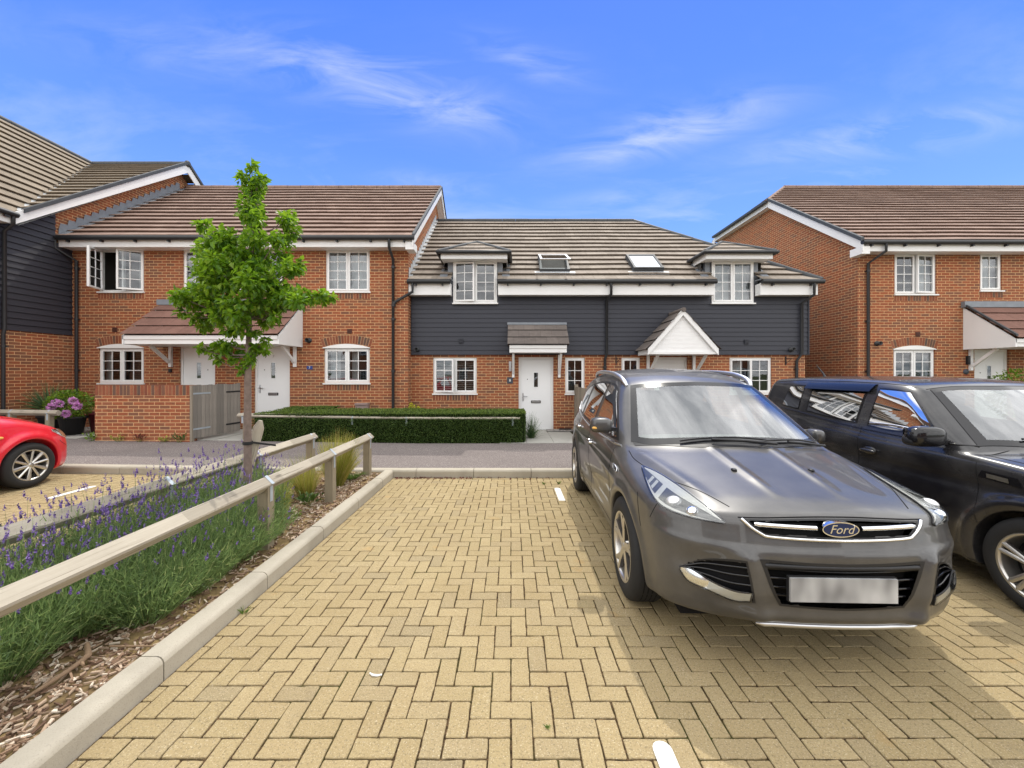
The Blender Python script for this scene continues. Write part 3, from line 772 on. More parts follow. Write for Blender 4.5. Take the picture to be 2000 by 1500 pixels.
q = x8(1183); downpipe(h8, [(q + .05, e8y - .02, 4.03), (q + .05, e8y - .02, 3.74), (q, YC - .07, 3.62), (q, YC - .07, 2.2), (q - .03, Y8 - .05, 2.05), (q - .03, Y8 - .05, .1)])
q = x8(1560); downpipe(h8, [(q + .12, e8y - .02, 4.03), (q + .12, e8y - .02, 3.72), (q, YC - .07, 3.55), (q, YC - .07, 2.2), (q - .09, Y8 - .05, 2.0), (q - .09, Y8 - .05, .1)])
downpipe(h8, [(-2.58, e8y - .02, 4.03), (-2.58, e8y - .02, 3.80), (gutx + .02, Y7 - .06, 3.52), (gutx, Y7 - .06, 3.44)])
# dormers
for i, (a, b) in enumerate(dorm):
    yd = YC + .02; zt = 4.70; xm = (a + b) / 2; hw = .93; ye = yd - .42
    dz = 4.82
    ybk = e8y + (dz + .5 - e8z) * (r8y - e8y) / (r8z - e8z)
    t_ = MB(); rh = .56; pk = (xm, ye + hw, dz + rh)
    yr = e8y + (dz + rh - e8z) * (r8y - e8y) / (r8z - e8z)
    ys = e8y + (dz - e8z) * (r8y - e8y) / (r8z - e8z)
    tiled(t_, (xm - hw, ye, dz), (xm + hw, ye, dz), pk, pk, 3, .035, 0, .004)
    tiled(t_, (xm - hw, ys, dz), (xm - hw, ye, dz), pk, (xm, yr, dz + rh), 3, .035, 0, .004)
    tiled(t_, (xm + hw, ye, dz), (xm + hw, ys, dz), (xm, yr, dz + rh), pk, 3, .035, 0, .004)
    dm = t_.build('dormer', M['tile_brown'], h8)
    for s, x in ((-1, a), (1, b)):
        g = MB()
        xo = x + s * .15
        yb2 = e8y + (4.74 - e8z) * (r8y - e8y) / (r8z - e8z) + .05
        g.box(min(x, xo), max(x, xo), yd, yd + .05, 3.95, 4.74)
        q = [(yd + .05, rz8(yd + .05) - .15), (yb2, rz8(yb2) - .1), (yb2, 4.74), (yd + .05, 4.74)]
        g.poly([(xo, u, v) for u, v in q]); g.poly([(x + s * .01, u, v) for u, v in q])
        g.beam((xo + s * .09, e8y + .04, e8z + .06), (xo + s * .09, yb2, rz8(yb2) + .05), (.2, 0, 0), (0, 0, .02))
        g.box(min(x, xo + s*.18), max(x, xo + s*.18), e8y + .0, e8y + .25, e8z + .045, e8z + .075)
        g.build('dormer_cheek', M['lead'], dm)
    g = MB(); ridge_caps(g, (xm - hw, ye, dz + .03), pk, .05, 0, .35); ridge_caps(g, (xm + hw, ye, dz + .03), pk, .05, 0, .35); ridge_caps(g, pk, (xm, yr, dz + rh), .05); g.build('hip_cap', M['dark_cap'], dm)
    g = MB(); g.tube([(xm - hw - .03, ys - .1, dz), (xm - hw - .03, ye - .03, dz), (xm + hw + .03, ye - .03, dz), (xm + hw + .03, ys - .1, dz)], .05, 8); g.build('dormer_gutter', M['black_pvc'], dm)
    g = MB(); g.box(xm - hw + .06, xm + hw - .06, ye + .04, ye + .06, dz - .16, dz); g.box(xm - hw + .06, xm - hw + .08, ye + .06, ys - .2, dz - .16, dz); g.box(xm + hw - .08, xm + hw - .06, ye + .06, ys - .2, dz - .16, dz)
    g.box(xm - hw + .08, xm + hw - .08, ye + .06, yd + .05, dz - .15, dz - .13); g.box(a, b, yd + .001, yd + .06, 4.69, dz - .15); g.build('dormer_fascia', M['white_board'], dm)
    g = MB()  # dark room behind the dormer window
    q = (a, b, 3.55, 4.70); wall_front(g, q[0], q[1], q[2], q[3], YC - .03, [q], 1, 0, .08, .7)
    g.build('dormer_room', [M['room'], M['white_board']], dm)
    window(h8, a, b, 3.56, 4.69, YC - .05, 2, 2, 4, {0: ('l', 9)} if i == 0 else {}, cover=None if i == 0 else [(0.02, .47, .01), (.55, .98, .01)], inset=.02)
# skylights
def skylight(xa, xb, ya, yb, lift):
    sl = (r8z - e8z) / (r8y - e8y); up = V(0, -sl, 1).normalized(); dn = V(0, -1, -sl).normalized()
    A = V(0, yb, rz8(yb)); B = V(0, ya, rz8(ya)); L = (B - A).length
    def P(x, s, h): return V(x, A.y, A.z) + dn * s + up * h
    g = MB()
    for (s0, s1, x0, x1, h1) in ((-.02, .07, xa, xb, .13), (L - .07, L, xa, xb, .13), (.07, L - .07, xa, xa + .07, .13), (.07, L - .07, xb - .07, xb, .13)):
        c = [P(x0, s0, .0), P(x1, s0, .0), P(x1, s1, .0), P(x0, s1, .0)]; d = [p + up * h1 for p in c]
        g.poly(d[::-1])
        for i in range(4): g.poly([c[i], c[(i+1) % 4], d[(i+1) % 4], d[i]])
    o = g.build('skylight', M['dark_cap'], h8)
    g = MB(); g.poly([P(xa - .14, L - .02, .055), P(xb + .14, L - .02, .055), P(xb + .14, L + .13, .06), P(xa - .14, L + .13, .06)]); g.poly([P(xa - .14, L + .13, .06), P(xb + .14, L + .13, .06), P(xb + .14, L + .13, .03), P(xa - .14, L + .13, .03)])
    g.build('skylight_apron', M['lead_pale'], o)
    rot = Matrix.Translation(P(0, L * .0, .14)) @ Matrix.Rotation(R(-lift), 4, 'X') @ Matrix.Translation(-P(0, L * .0, .14))
    g = MB()
    for (s0, s1, x0, x1) in ((0, .06, xa, xb), (L - .06, L - .01, xa, xb), (.06, L - .06, xa + .005, xa + .06), (.06, L - .06, xb - .06, xb - .005)):
        c = [P(x0, s0, .135), P(x1, s0, .135), P(x1, s1, .135), P(x0, s1, .135)]; d = [p + up * .035 for p in c]
        g.poly(d[::-1])
        for i in range(4): g.poly([c[i], c[(i+1) % 4], d[(i+1) % 4], d[i]])
    g.build('skylight_sash', M['dark_cap' if lift < 1 else 'satin'], o, xf=rot)
    g = MB(); g.poly([P(xa + .05, .05, .155), P(xb - .05, .05, .155), P(xb - .05, L - .05, .155), P(xa + .05, L - .05, .155)]); g.build('skylight_pane', M['glass'], o, xf=rot)
    g = MB(); g.poly([P(xa + .05, .05, .10), P(xb - .05, .05, .10), P(xb - .05, L - .05, .10), P(xa + .05, L - .05, .10)]); g.build('skylight_blind', M['room'] if lift > 1 else M['interior_pale'], o)
skylight(.78, 1.60, 10.86, 11.62, 14.0); skylight(3.32, 4.14, 10.86, 11.62, 0.0)
for i, o in enumerate(ops8): window(h8, *o, Y8, 2 if i in (0, 3) else 1, 2, 3, {0: ('l', 14)} if i in (0,) else ({0: ('l', 12)} if i == 3 else {}), cover='blind' if i == 0 else ([(0, .4, .01)] if i == 3 else None))
for o in ops8: brick_sill(h8, o, Y8, .01)
door(h8, *d8, Y8, 'l'); door(h8, *d9, Y8, 'l')
# small lean-to canopy over door 8
ca, cb, cy = -.09, 1.50, 10.28
p = MB(); tiled(p, (ca, cy - .04, 2.40), (cb, cy - .04, 2.40), (cb - .01, YC - .03, 3.00), (ca + .01, YC - .03, 3.00), 3, .03, 0, .003, .29)
p.poly([(ca, cy - .04, 2.40), (cb, cy - .04, 2.40), (cb, YC, 2.40), (ca, YC, 2.40)])
for x in (ca + .01, cb - .01): p.poly([(x, cy - .03, 2.40), (x, YC, 2.40), (x, YC, 3.0)])
cp = p.build('canopy', M['tile_grey'], h8)
g = MB(); g.box(ca - .01, cb, YC - .09, YC - .027, 2.97, 3.03); g.build('flashing', M['lead'], cp)
g = MB(); g.box(ca + .05, cb - .06, cy + .02, cy + .05, 2.20, 2.375); g.box(ca + .05, cb - .06, cy - .005, cy + .02, 2.31, 2.39); g.box(ca + .05, ca + .07, cy + .05, YC - .03, 2.2, 2.37); g.box(cb - .08, cb - .06, cy + .05, YC - .03, 2.2, 2.37); g.box(ca + .05, cb - .06, cy + .05, YC - .03, 2.2, 2.215); g.build('canopy_fascia', M['white_board'], cp)
for x in (x8(1002.5), x8(1092)): bracket(h8, x, Y8, 2.19, 1.55, .42, .065)
# gabled canopy over door 9
gx, gy, hw, za, ze = 4.30, 9.98, .93, 3.24, 2.24
p = MB(); tiled(p, (gx - hw, YC - .02, ze), (gx - hw, gy - .06, ze), (gx, gy - .06, za), (gx, YC - .02, za), 4, .032, 0, .003, .25); tiled(p, (gx + hw, gy - .06, ze), (gx + hw, YC - .02, ze), (gx, YC - .02, za), (gx, gy - .06, za), 4, .032, 0, .003, .25)
cp = p.build('canopy', M['tile_grey'], h8); tag(cp, 'gabled tiled canopy with white boarded front')
g = MB(); ridge_caps(g, (gx, gy - .07, za + .01), (gx, YC - .03, za + .01), .055); g.build('ridge', M['tile_grey'], cp)
g = MB()
cladding(g, lambda u, z, o: V(u, gy + .04 - o, z), lambda z: gx - (za - .09 - z) * .93, lambda z: gx + (za - .09 - z) * .93, 2.20, za - .14, (), .105, .004)
g.build('gable_board', M['board_white'], cp)
g = MB()
sl = (za - ze) / hw
for s in (-1, 1): g.beam((gx + s * (hw - .05), gy - .01, ze - .045), (gx, gy - .01, za - .045 - .05 * sl * 0), (0, .05, 0), (0, 0, .16))
g.box(gx - hw + .08, gx + hw - .08, gy + .0, gy + .045, 2.14, 2.20)
g.box(gx - hw + .06, gx - hw + .085, gy + .05, YC - .03, 2.14, 2.26); g.box(gx + hw - .085, gx + hw - .06, gy + .05, YC - .03, 2.14, 2.26); g.box(gx - hw + .09, gx + hw - .09, gy + .05, YC - .03, 2.142, 2.155)
g.build('canopy_fascia', M['white_board'], cp)
for x in (gx - .58, gx + .66):
    b = MB(); b.box(x - .035, x + .035, Y8 - .06, Y8 - .001, 1.5, 2.15); b.beam((x, Y8 - .08, 1.62), (x + .06, Y8 - .6, 2.14), (.055, 0, 0), (0, .045, .045)); b.build('bracket', M['white_board'], h8)
flue(h8, x8(816), YC - .02, z8(683), .05); flue(h8, x8(1541), YC - .02, z8(683), .05); vent(h8, x8(901), YC - .02, z8(666), 'board_navy'); vent(h8, x8(1455), YC - .02, z8(668), 'board_navy')
g = MB(); a, b = x8(996), z8(743); g.box(a - .08, a + .08, Y8 - .016, Y8 - .001, b - .085, b + .085); nm = g.build('house_number', M['slate_plaque'], h8); put_text('numeral', '8', .10, (a, Y8 - .018, b), M['white_ink'], nm)
g = MB(); a = x8(996.5); g.box(a - .035, a + .035, Y8 - .03, Y8 - .001, z8(725), z8(706)); g.tube([(a, Y8 - .055, z8(724)), (a, Y8 - .055, z8(707))], .022, 10); g.build('wall_lamp', M['steel'], h8)
for px in (1203, 1534):
    a = x8(px); g = MB(); g.box(a - .01, a + .01, Y8 - .03, Y8 - .001, z8(713), z8(696)); g.tube([(a, Y8 - .02, z8(700)), (a + .06, Y8 - .2, z8(700)), (a + .06, Y8 - .22, z8(703))], .008, 6); g.tube([(a, Y8 - .02, z8(710)), (a + .05, Y8 - .18, z8(701))], .007, 6); g.build('basket_hook', M['black_pvc'], h8)
g = MB(); g.box(1.3, 1.62, Y8 - .12, Y8 - .01, .1, .17); g.build('drain_cover', M['trim_black'], h8)

# ------------------------------------------------------------------ left house (black boards, olive roof)
hl = thing('corner_house', (XW - 3, 11.0, 0), 'house at the left edge with black weatherboards above brick and an olive brown roof', 'house')
WY = 7.3
w = MB()
w.poly([(XW, WY, -.1), (XW, Y7 + .02, -.1), (XW, Y7 + .02, 2.70), (XW, WY, 2.70)], 0)
w.poly([(XW, 10.16, 2.7), (XW, 18.7, 2.7), (XW, 18.7, 5.2), (XW, 13.93, 8.78), (XW, 10.16, 5.94)], 0)
w.poly([(-18.0, WY, -.1), (XW, WY, -.1), (XW, WY, 5.2), (-14.65, WY, 8.8), (-18.0, WY, 5.2)], 0)
w.poly([(-18.0, WY, -.1), (-18.0, 18.7, -.1), (-18.0, 18.7, 5.2), (-18.0, WY, 5.2)], 0)
w.poly([(-18.0, 18.7, -.1), (XW, 18.7, -.1), (XW, 18.7, 5.2), (-18.0, 18.7, 5.2)], 0)
w.build('wall', M['brick'], hl)
w = MB()
top = lambda z: WY if z < 5.27 else 9.13 + (z - 5.27) / .754
cladding(w, lambda u, z, o: V(XW + .012 + o, u, z), lambda z: WY, lambda z: Y7 - .01 if z < 5.0 else min(10.15, 99), 2.66, 5.0, (), .15, .026)
cladding(w, lambda u, z, o: V(XW + .012 + o, u, z), top, lambda z: 10.15, 5.0, 5.90, (), .15, .026)
w.poly([(XW, WY, 2.66), (XW, Y7 - .01, 2.66), (XW + .04, Y7 - .01, 2.66), (XW + .04, WY, 2.66)])
w.build('weatherboarding', M['board_black'], hl)
rf = MB()
vx, vy, vz = -11.34, 9.10, 5.30; tx, ty, tz = -14.65, 13.95, 8.97
tiled(rf, (vx, vy, vz), (vx + .001, vy, vz), (vx, ty, tz), (tx, ty, tz), 17)
tiled(rf, (vx, WY - .3, vz), (vx, vy, vz), (tx, ty, tz), (tx, WY - .3, tz), 16)
tiled(rf, (-17.96, ty, vz), (-17.96, WY - .3, vz), (tx, WY - .3, tz), (tx, ty, tz), 16)
tiled(rf, (vx, 18.8, vz), (-17.96, 18.8, vz), (-17.96, ty, tz), (vx, ty, tz), 17)
roofl = rf.build('roof', M['tile_olive'], hl)
g = MB(); ridge_caps(g, (tx, WY - .3, tz + .01), (tx, ty, tz + .01), .09); ridge_caps(g, (tx, ty, tz + .01), (vx, ty, tz + .01), .09); g.build('ridge', M['dark_cap'], roofl)
g = MB(); g.beam((vx, vy, vz + .03), (tx, ty, tz + .03), (.09, .06, 0), (0, 0, .03)); g.build('valley', M['lead_pale'], roofl)
g = MB(); g.beam((vx + .02, vy - .05, vz - .13), (vx + .02, ty, tz - .15), (.03, 0, 0), (0, 0, .28)); g.beam((vx + .02, 18.8, vz - .13), (vx + .02, ty, tz - .15), (.03, 0, 0), (0, 0, .28))
g.poly([(XW, vy + .1, vz - .22), (vx, vy + .1, vz - .22), (vx, ty, tz - .26), (XW, ty, tz - .26)])
g.box(XW + .04, vx + .0, WY - .2, vy - .06, 5.06, 5.09); g.box(vx - .03, vx, WY - .2, vy - .06, 5.09, 5.26)
g.build('bargeboard', M['white_board'], hl)
g = MB(); g.beam((vx + .03, vy + .15, vz + .13), (vx + .03, ty, tz + .06), (.10, 0, 0), (0, 0, .10)); g.beam((vx + .03, 18.8, vz + .06), (vx + .03, ty, tz + .06), (.10, 0, 0), (0, 0, .10)); g.lathe([(0, -.03), (.11, -.03), (.11, .03), (0, .03)], 'x', (vx + .04, ty, tz + .02), 10); g.build('verge_cap', M['dark_cap'], hl)
g = MB(); stepped_flash(g, XW, (EY + .05, EZ + .06), (RY - .3, RZ - .23 + .06), .03, 0, .20); g.beam((XW + .10, EY + .02, EZ + .065), (XW + .10, RY - .2, RZ - .09), (.17, 0, 0), (0, 0, .02)); g.build('flashing', M['lead'], hl)
gutter(hl, [(vx + .06, WY - .2, 5.27), (vx + .06, vy + .02, 5.27)])
yq = 9.28; downpipe(hl, [(vx + .05, vy - .05, 5.22), (vx + .05, vy - .05, 5.05), (XW + .09, vy - .02, 4.9), (XW + .09, vy - .02, 2.7), (XW + .06, vy - .02, 2.55), (XW + .06, vy - .02, .2)])

# ------------------------------------------------------------------ right house (half hipped, red tiled)
YR, SR = 10.94, 71.2
xr = lambda p: (p - CX) / SR
zr = lambda p: HC + (CY - p) / SR
hr = thing('end_house', (14.0, YR, 0), 'brick house at the right edge with a red tiled roof and broad brick gable side', 'house')
RXW, RXE = xr(1675), 25.0
opr = [(xr(1747), xr(1829), 3.83, 4.95), (xr(1914), xr(1957), 3.93, 4.95), (xr(1745), xr(1826), 1.39, 2.31)]
dr = (xr(1903), xr(1971), .2, 2.31)
w = MB(); wall_front(w, RXW, RXE, -.1, 5.05, YR, opr + [dr], 0, 1)
w.poly([(RXW, YR, -.1), (RXW, 21.8, -.1), (RXW, 21.8, 5.2), (RXW, 18.3, 7.75), (RXW, 14.32, 7.75), (RXW, YR, 5.25)], 0)
w.poly([(RXW, 21.8, -.1), (RXE, 21.8, -.1), (RXE, 21.8, 5.0), (RXW, 21.8, 5.0)], 0); w.poly([(RXE, YR, -.1), (RXE, 21.8, -.1), (RXE, 21.8, 5.0), (RXE, 16.3, 9.1), (RXE, YR, 5.0)], 0)
w.build('wall', [M['brick'], M['room']], hr)
vx = RXW - .20; ey, ez, my, mz, ry, rz_, hx2 = 10.56, 5.15, 14.42, 7.90, 16.3, 9.24, 11.15
rf = MB()
tiled(rf, (vx, ey, ez), (RXE, ey, ez), (RXE, my, mz), (vx, my, mz), 14); tiled(rf, (vx, my, mz), (RXE, my, mz), (RXE, ry, rz_), (hx2, ry, rz_), 7)
tiled(rf, (RXE, 22.04, ez), (vx, 22.04, ez), (vx, 18.18, mz), (RXE, 18.18, mz), 14); tiled(rf, (RXE, 18.18, mz), (vx, 18.18, mz), (hx2, ry, rz_), (RXE, ry, rz_), 7)
tiled(rf, (vx - .1, 18.18, mz - .06), (vx - .1, my, mz - .06), (hx2, ry, rz_), (hx2, ry, rz_), 7)
roofr = rf.build('roof', M['tile_red'], hr)
g = MB(); ridge_caps(g, (hx2, ry, rz_ + .02), (RXE, ry, rz_ + .02), .09); ridge_caps(g, (vx - .05, my, mz), (hx2, ry, rz_ + .01), .07); g.build('ridge', M['tile_red'], roofr)
g = MB(); g.beam((vx, ey - .02, ez - .12), (vx, my, mz - .12), (.03, 0, 0), (0, 0, .26)); g.beam((vx, my, mz - .11), (vx, 18.18, mz - .11), (.03, 0, 0), (0, 0, .2)); g.beam((vx, 22.06, ez - .12), (vx, 18.18, mz - .12), (.03, 0, 0), (0, 0, .26))
g.box(vx - .016, RXW - .002, ey + .0, YR - .003, 4.83, 5.03); g.poly([(RXW, YR, 5.20), (vx, YR, 5.20), (vx, my, 7.67), (RXW, my, 7.67)]); g.poly([(RXW, my, 7.69), (vx, my, 7.69), (vx, 18.2, 7.69), (RXW, 18.2, 7.69)])
g.build('bargeboard', M['white_board'], hr)
g = MB(); g.beam((vx - .02, ey - .03, ez + .055), (vx - .02, my, mz + .055), (.09, 0, 0), (0, 0, .10)); g.beam((vx - .1, my, mz - .03), (vx - .1, 18.18, mz - .03), (.11, 0, 0), (0, 0, .08)); g.build('verge_cap', M['dark_cap'], hr)
g = MB(); g.box(vx + .02, RXE, ey + .05, ey + .08, 4.91, 5.12); g.box(RXW + .002, RXE, ey + .08, YR - .002, 4.915, 4.94); g.build('fascia', M['white_board'], hr)
gutter(hr, [(vx - .02, ey - .02, 5.13), (RXE, ey - .02, 5.13)])
q = xr(1692); downpipe(hr, [(xr(1704), ey - .02, 5.09), (xr(1704), ey - .02, 4.9), (q, YR - .06, 4.66), (q, YR - .06, .15)])
window(hr, *opr[0], YR, 2, 2, 4, {1: ('r', 7)}, cover=[(.55, .98, .012)]); window(hr, *opr[1], YR, 1, 2, 3, cover=[(0, 1, .006)]); window(hr, *opr[2], YR, 2, 2, 3, cover=[(.85, 1, .02)])
o = opr[2]; arch_head(hr, o[0] - .03, o[1] + .02, o[3] + .012, .10, YR)
brick_arch(hr, o, YR)
for o in opr[:2]: brick_sill(hr, o, YR)
door(hr, *dr, YR, 'l')
ca, cb, cy = xr(1880), 16.1, 9.80
p = MB(); tiled(p, (ca, cy - .04, 2.52), (cb, cy - .04, 2.52), (cb, YR, 3.50), (ca, YR, 3.50), 4, .035, 0, .006); porch = p.build('porch_roof', M['tile_porch'], hr)
g = MB(); g.box(ca - .05, cb, YR - .10, YR - .004, 3.46, 3.62); g.build('flashing', M['lead'], porch)
g = MB(); g.box(ca + .02, cb, cy + .03, cy + .055, 2.32, 2.51); g.box(ca + .02, cb, cy, cy + .03, 2.42, 2.51)
for x in (ca + .01, cb - .035):
    q = [(cy + .0, 2.31), (YR - .004, 2.31), (YR - .004, 3.46), (cy + .0, 2.51)]
    g.poly([(x, a, b) for a, b in q]); g.poly([(x + .03, a, b) for a, b in q])
    for i in range(4): (a, b), (c, d) = q[i], q[(i + 1) % 4]; g.poly([(x, a, b), (x, c, d), (x + .03, c, d), (x + .03, a, b)])
g.box(ca + .04, cb, cy + .055, YR - .004, 2.32, 2.345); g.build('porch_fascia', M['white_board'], porch)
bracket(hr, xr(1894), YR, 2.32, 1.74, .62); bracket(hr, cb - .3, YR, 2.32, 1.74, .62)
g = MB(); g.beam((ca - .005, cy - .05, 2.60), (ca - .005, YR, 3.585), (.05, 0, 0), (0, 0, .05)); g.build('verge_cap', M['dark_cap'], porch)
flue(hr, xr(1712), YR, zr(671)); vent(hr, xr(1792), YR, zr(653))
g = MB(); a = xr(1888); g.box(a - .03, a + .03, YR - .06, YR, zr(712), zr(695)); g.build('wall_lamp', M['trim_black'], hr)
g = MB(); a, b = xr(1886), zr(726); g.lathe([(.0, -.014), (.075, -.014), (.075, 0)], 'y', (a, YR - .001, b), 16); nm = g.build('house_number', M['slate_plaque'], hr)

# ------------------------------------------------------------------ houses across the road, behind the viewpoint (seen only as reflections)
for k, xc in enumerate((-9.0, 7.5)):
    ob = thing('brick_house', (xc, -17.0, 0), ('plain red brick house across the road on the left, behind the viewpoint', 'plain red brick house across the road on the right, behind the viewpoint')[k], 'house')
    a, b, Y = xc - 7.0, xc + 7.0, -17.0; ops = [(xc + u - .6, xc + u + .6, z, z + 1.15) for u in (-5, -2, 2, 5) for z in (1.1, 3.7)]
    w = MB(); wall_front(w, a, b, -.1, 5.1, Y, ops, 0, 1); w.box(a, b, Y + .9, Y + 8, -.1, 5.1, 0)
    for x in (a, b): w.poly([(x, Y, 0), (x, Y + 8, 0), (x, Y + 8, 5.1), (x, Y + 4, 8.1), (x, Y, 5.1)], 0)
    w.build('wall', [M['brick'], M['room']], ob)
    w = MB(); tiled(w, (a - .2, Y - .35, 5.0), (b + .2, Y - .35, 5.0), (b + .2, Y + 4, 8.25), (a - .2, Y + 4, 8.25), 14); tiled(w, (b + .2, Y + 8.35, 5.0), (a - .2, Y + 8.35, 5.0), (a - .2, Y + 4, 8.25), (b + .2, Y + 4, 8.25), 14); w.build('roof', M['tile_brown'], ob)
    w = MB(); w.box(a, b, Y - .30, Y - .27, 4.75, 5.0); w.build('fascia', M['white_board'], ob)
    for o in ops: window(ob, *o, Y, 2, 2, 3)
    ob.rotation_euler = (0, 0, math.pi)
# ------------------------------------------------------------------ setting
def struct(o): o['kind'] = 'structure'; return o
def sheet(name, x0, x1, y0, y1, z, mat, rise=True, nx=1):
    xs = sorted({x0, x1, *[x for x in (-30.0, -2.0) if x0 < x < x1]})
    g = MB()
    for a, b in zip(xs, xs[1:]):
        za, zb = (z + G(a), z + G(b)) if rise else (z, z)
        g.poly([(a, y0, za), (b, y0, zb), (b, y1, zb), (a, y1, za)])
    return struct(g.build(name, mat))
KY, KX = 6.33, -1.87            # far kerb face, planting bed kerb face
KLX = -3.42                     # face of the bed's other kerb
g = MB(); g.poly([(-400, -400, -.14), (400, -400, -.14), (400, 400, -.14), (-400, 400, -.14)]); struct(g.build('ground', M['far_ground']))
sheet('road', -60, 60, -14, -3.0, -.02, M['asphalt'])
def pav(name, x0, x1, y0, y1, z, mat): return sheet(name, x0, x1, y0, y1, z, mat)
sheet('parking_bay_bedding', -30, 14, -3.0, KY + .02, -.0065, M['joint_sand'])
sheet('pavement', -30, 30, KY + .124, 8.76, .121, M['asphalt'])
sheet('front_garden', -30, 30, 8.76, 11.5, .10, M['garden_soil'])
# herringbone block paving, block by block
def pavers(x0, x1, y0, y1):
    w = .1005; vs = []; fs = []
    i0, i1, j0, j1 = int(x0 / w) - 2, int(x1 / w) + 2, int(y0 / w) - 2, int(y1 / w) + 2
    gp, bv = .0039, .0030
    def add(a, b, c, d):
        a, b, c, d = max(a, x0), min(b, x1), max(c, y0), min(d, y1)
        if b - a < .022 or d - c < .022: return
        a += gp + rnd.uniform(-.0012, .0012); b -= gp + rnd.uniform(-.0012, .0012); c += gp; d -= gp
        z = G((a + b) / 2) + rnd.gauss(0, .0011); tx, ty = rnd.gauss(0, .006), rnd.gauss(0, .006)
        mx, my = (a + b) / 2, (c + d) / 2; n = len(vs); e = .004
        nx, ny = (5, 3) if b - a > d - c else (3, 5)
        pts = [(lerp(a + e, b - e, i / (nx - 1)), c) for i in range(nx)] + [(b, lerp(c + e, d - e, i / (ny - 1))) for i in range(ny)] + [(lerp(b - e, a + e, i / (nx - 1)), d) for i in range(nx)] + [(a, lerp(d - e, c + e, i / (ny - 1))) for i in range(ny)]
        pts = [(x + rnd.gauss(0, .0011), y + rnd.gauss(0, .0011)) for x, y in pts]; K = len(pts)
        for (s, h) in ((bv, 0), (0, -.0028), (0, -.03)):
            for (x, y) in pts:
                L = max(.01, math.hypot(x - mx, y - my)); q = 1 - s / L
                vs.append((mx + (x - mx) * q, my + (y - my) * q, z + h + tx * (x - mx) + ty * (y - my)))
        fs.append(tuple(range(n, n + K)))
        for k in range(2):
            for q in range(K): r = (q + 1) % K; fs.append((n+K*(k+1)+q, n+K*(k+1)+r, n+K*k+r, n+K*k+q))
    for i in range(i0, i1):
        for j in range(j0, j1):
            r = (i - j) % 4
            if r == 0: add(i * w, (i + 2) * w, j * w, (j + 1) * w)
            elif r == 3: add(i * w, (i + 1) * w, j * w, (j + 2) * w)
    return vs, fs
va, fa = pavers(KX + .004, 9.2, .55, KY - .004)
vb, fb = pavers(-12.4, KLX - .004, 2.2, KY - .004)
n = len(va)
me = bpy.data.meshes.new('parking_bay'); me.from_pydata(va + vb, [], fa + [tuple(i + n for i in f) for f in fb]); me.materials.append(M['paver']); me.update()
pb = bpy.data.objects.new('parking_bay', me); COL.objects.link(pb); struct(pb)
sheet('parking_bay_far', -30, 14, -3.0, .55, -.004, M['paver']); 
sheet('parking_bay_side', 9.2, 14, .55, KY, -.004, M['paver']); sheet('parking_bay_end', -30, -12.4, .55, KY, -.004, M['paver'])
# kerbs: bull-nosed concrete units with open joints
def kerb_run(mb, p, q, inward, step=.915, off=0.0, ht=.125, w=.125):
    p, q, n = Vector((*p, 0)), Vector((*q, 0)), Vector((*inward, 0)); L = (q - p).length; d = (q - p) / L
    prof = [(0, -.1), (0, ht - .035), (.006, ht - .018), (.018, ht - .006), (.034, ht), (w, ht), (w, -.1)]
    s = off
    while s < L - .02:
        e = min(s + step, L); j = [rnd.uniform(-.002, .002) for _ in range(3)]
        A = [p + d * (s + .004) + n * (u + j[0]) + V(0, 0, v + (j[1] if v > 0 else 0)) for u, v in prof]; B = [p + d * (e - .004) + n * (u + j[0]) + V(0, 0, v + (j[2] if v > 0 else 0)) for u, v in prof]
        for P in A: P.z += G(P.x)
        for P in B: P.z += G(P.x)
        for k in range(len(prof) - 1): mb.poly([A[k], B[k], B[k+1], A[k+1]], 0, None, 0 < k < 5)
        mb.poly(A, 0); mb.poly(B[::-1], 0); s = e
    mb.poly([p + n * .02 + V(0, 0, -.05 + G(p.x)), q + n * .02 + V(0, 0, -.05 + G(q.x)), q + n * .02 + V(0, 0, ht - .03 + G(q.x)), p + n * .02 + V(0, 0, ht - .03 + G(p.x))], 1)
g = MB()
kerb_run(g, (KX - .004, KY), (14, KY), (0, 1), .915, -.55); kerb_run(g, (-30, KY), (KLX, KY), (0, 1), .915); kerb_run(g, (KLX, KY), (KX - .13, KY), (0, 1), .915)
kerb_run(g, (KX, .2), (KX, KY - .002), (-1, 0), .915, .12); kerb_run(g, (KLX, .2), (KLX, KY - .002), (1, 0), .915, .3)
struct(g.build('kerb', [M['kerb'], M['joint_sand']]))
# bay marking dashes (each painted stroke)
for x, y0, y1 in ((.665, 5.18, 5.76), (.665, 1.12, 1.79), (-5.92, 5.10, 5.68), (3.10, 5.18, 5.76)):
    g = MB(); w = .042; n = 8; pts = [(x - w, y0), (x + w, y0)] + [(x + w * math.cos(math.pi * k / n), y1 - w + w * math.sin(math.pi * k / n)) for k in range(n + 1)]
    g.poly([(a, b, .0035 + G(a)) for a, b in pts]); struct(g.build('bay_marking', M['road_paint']))
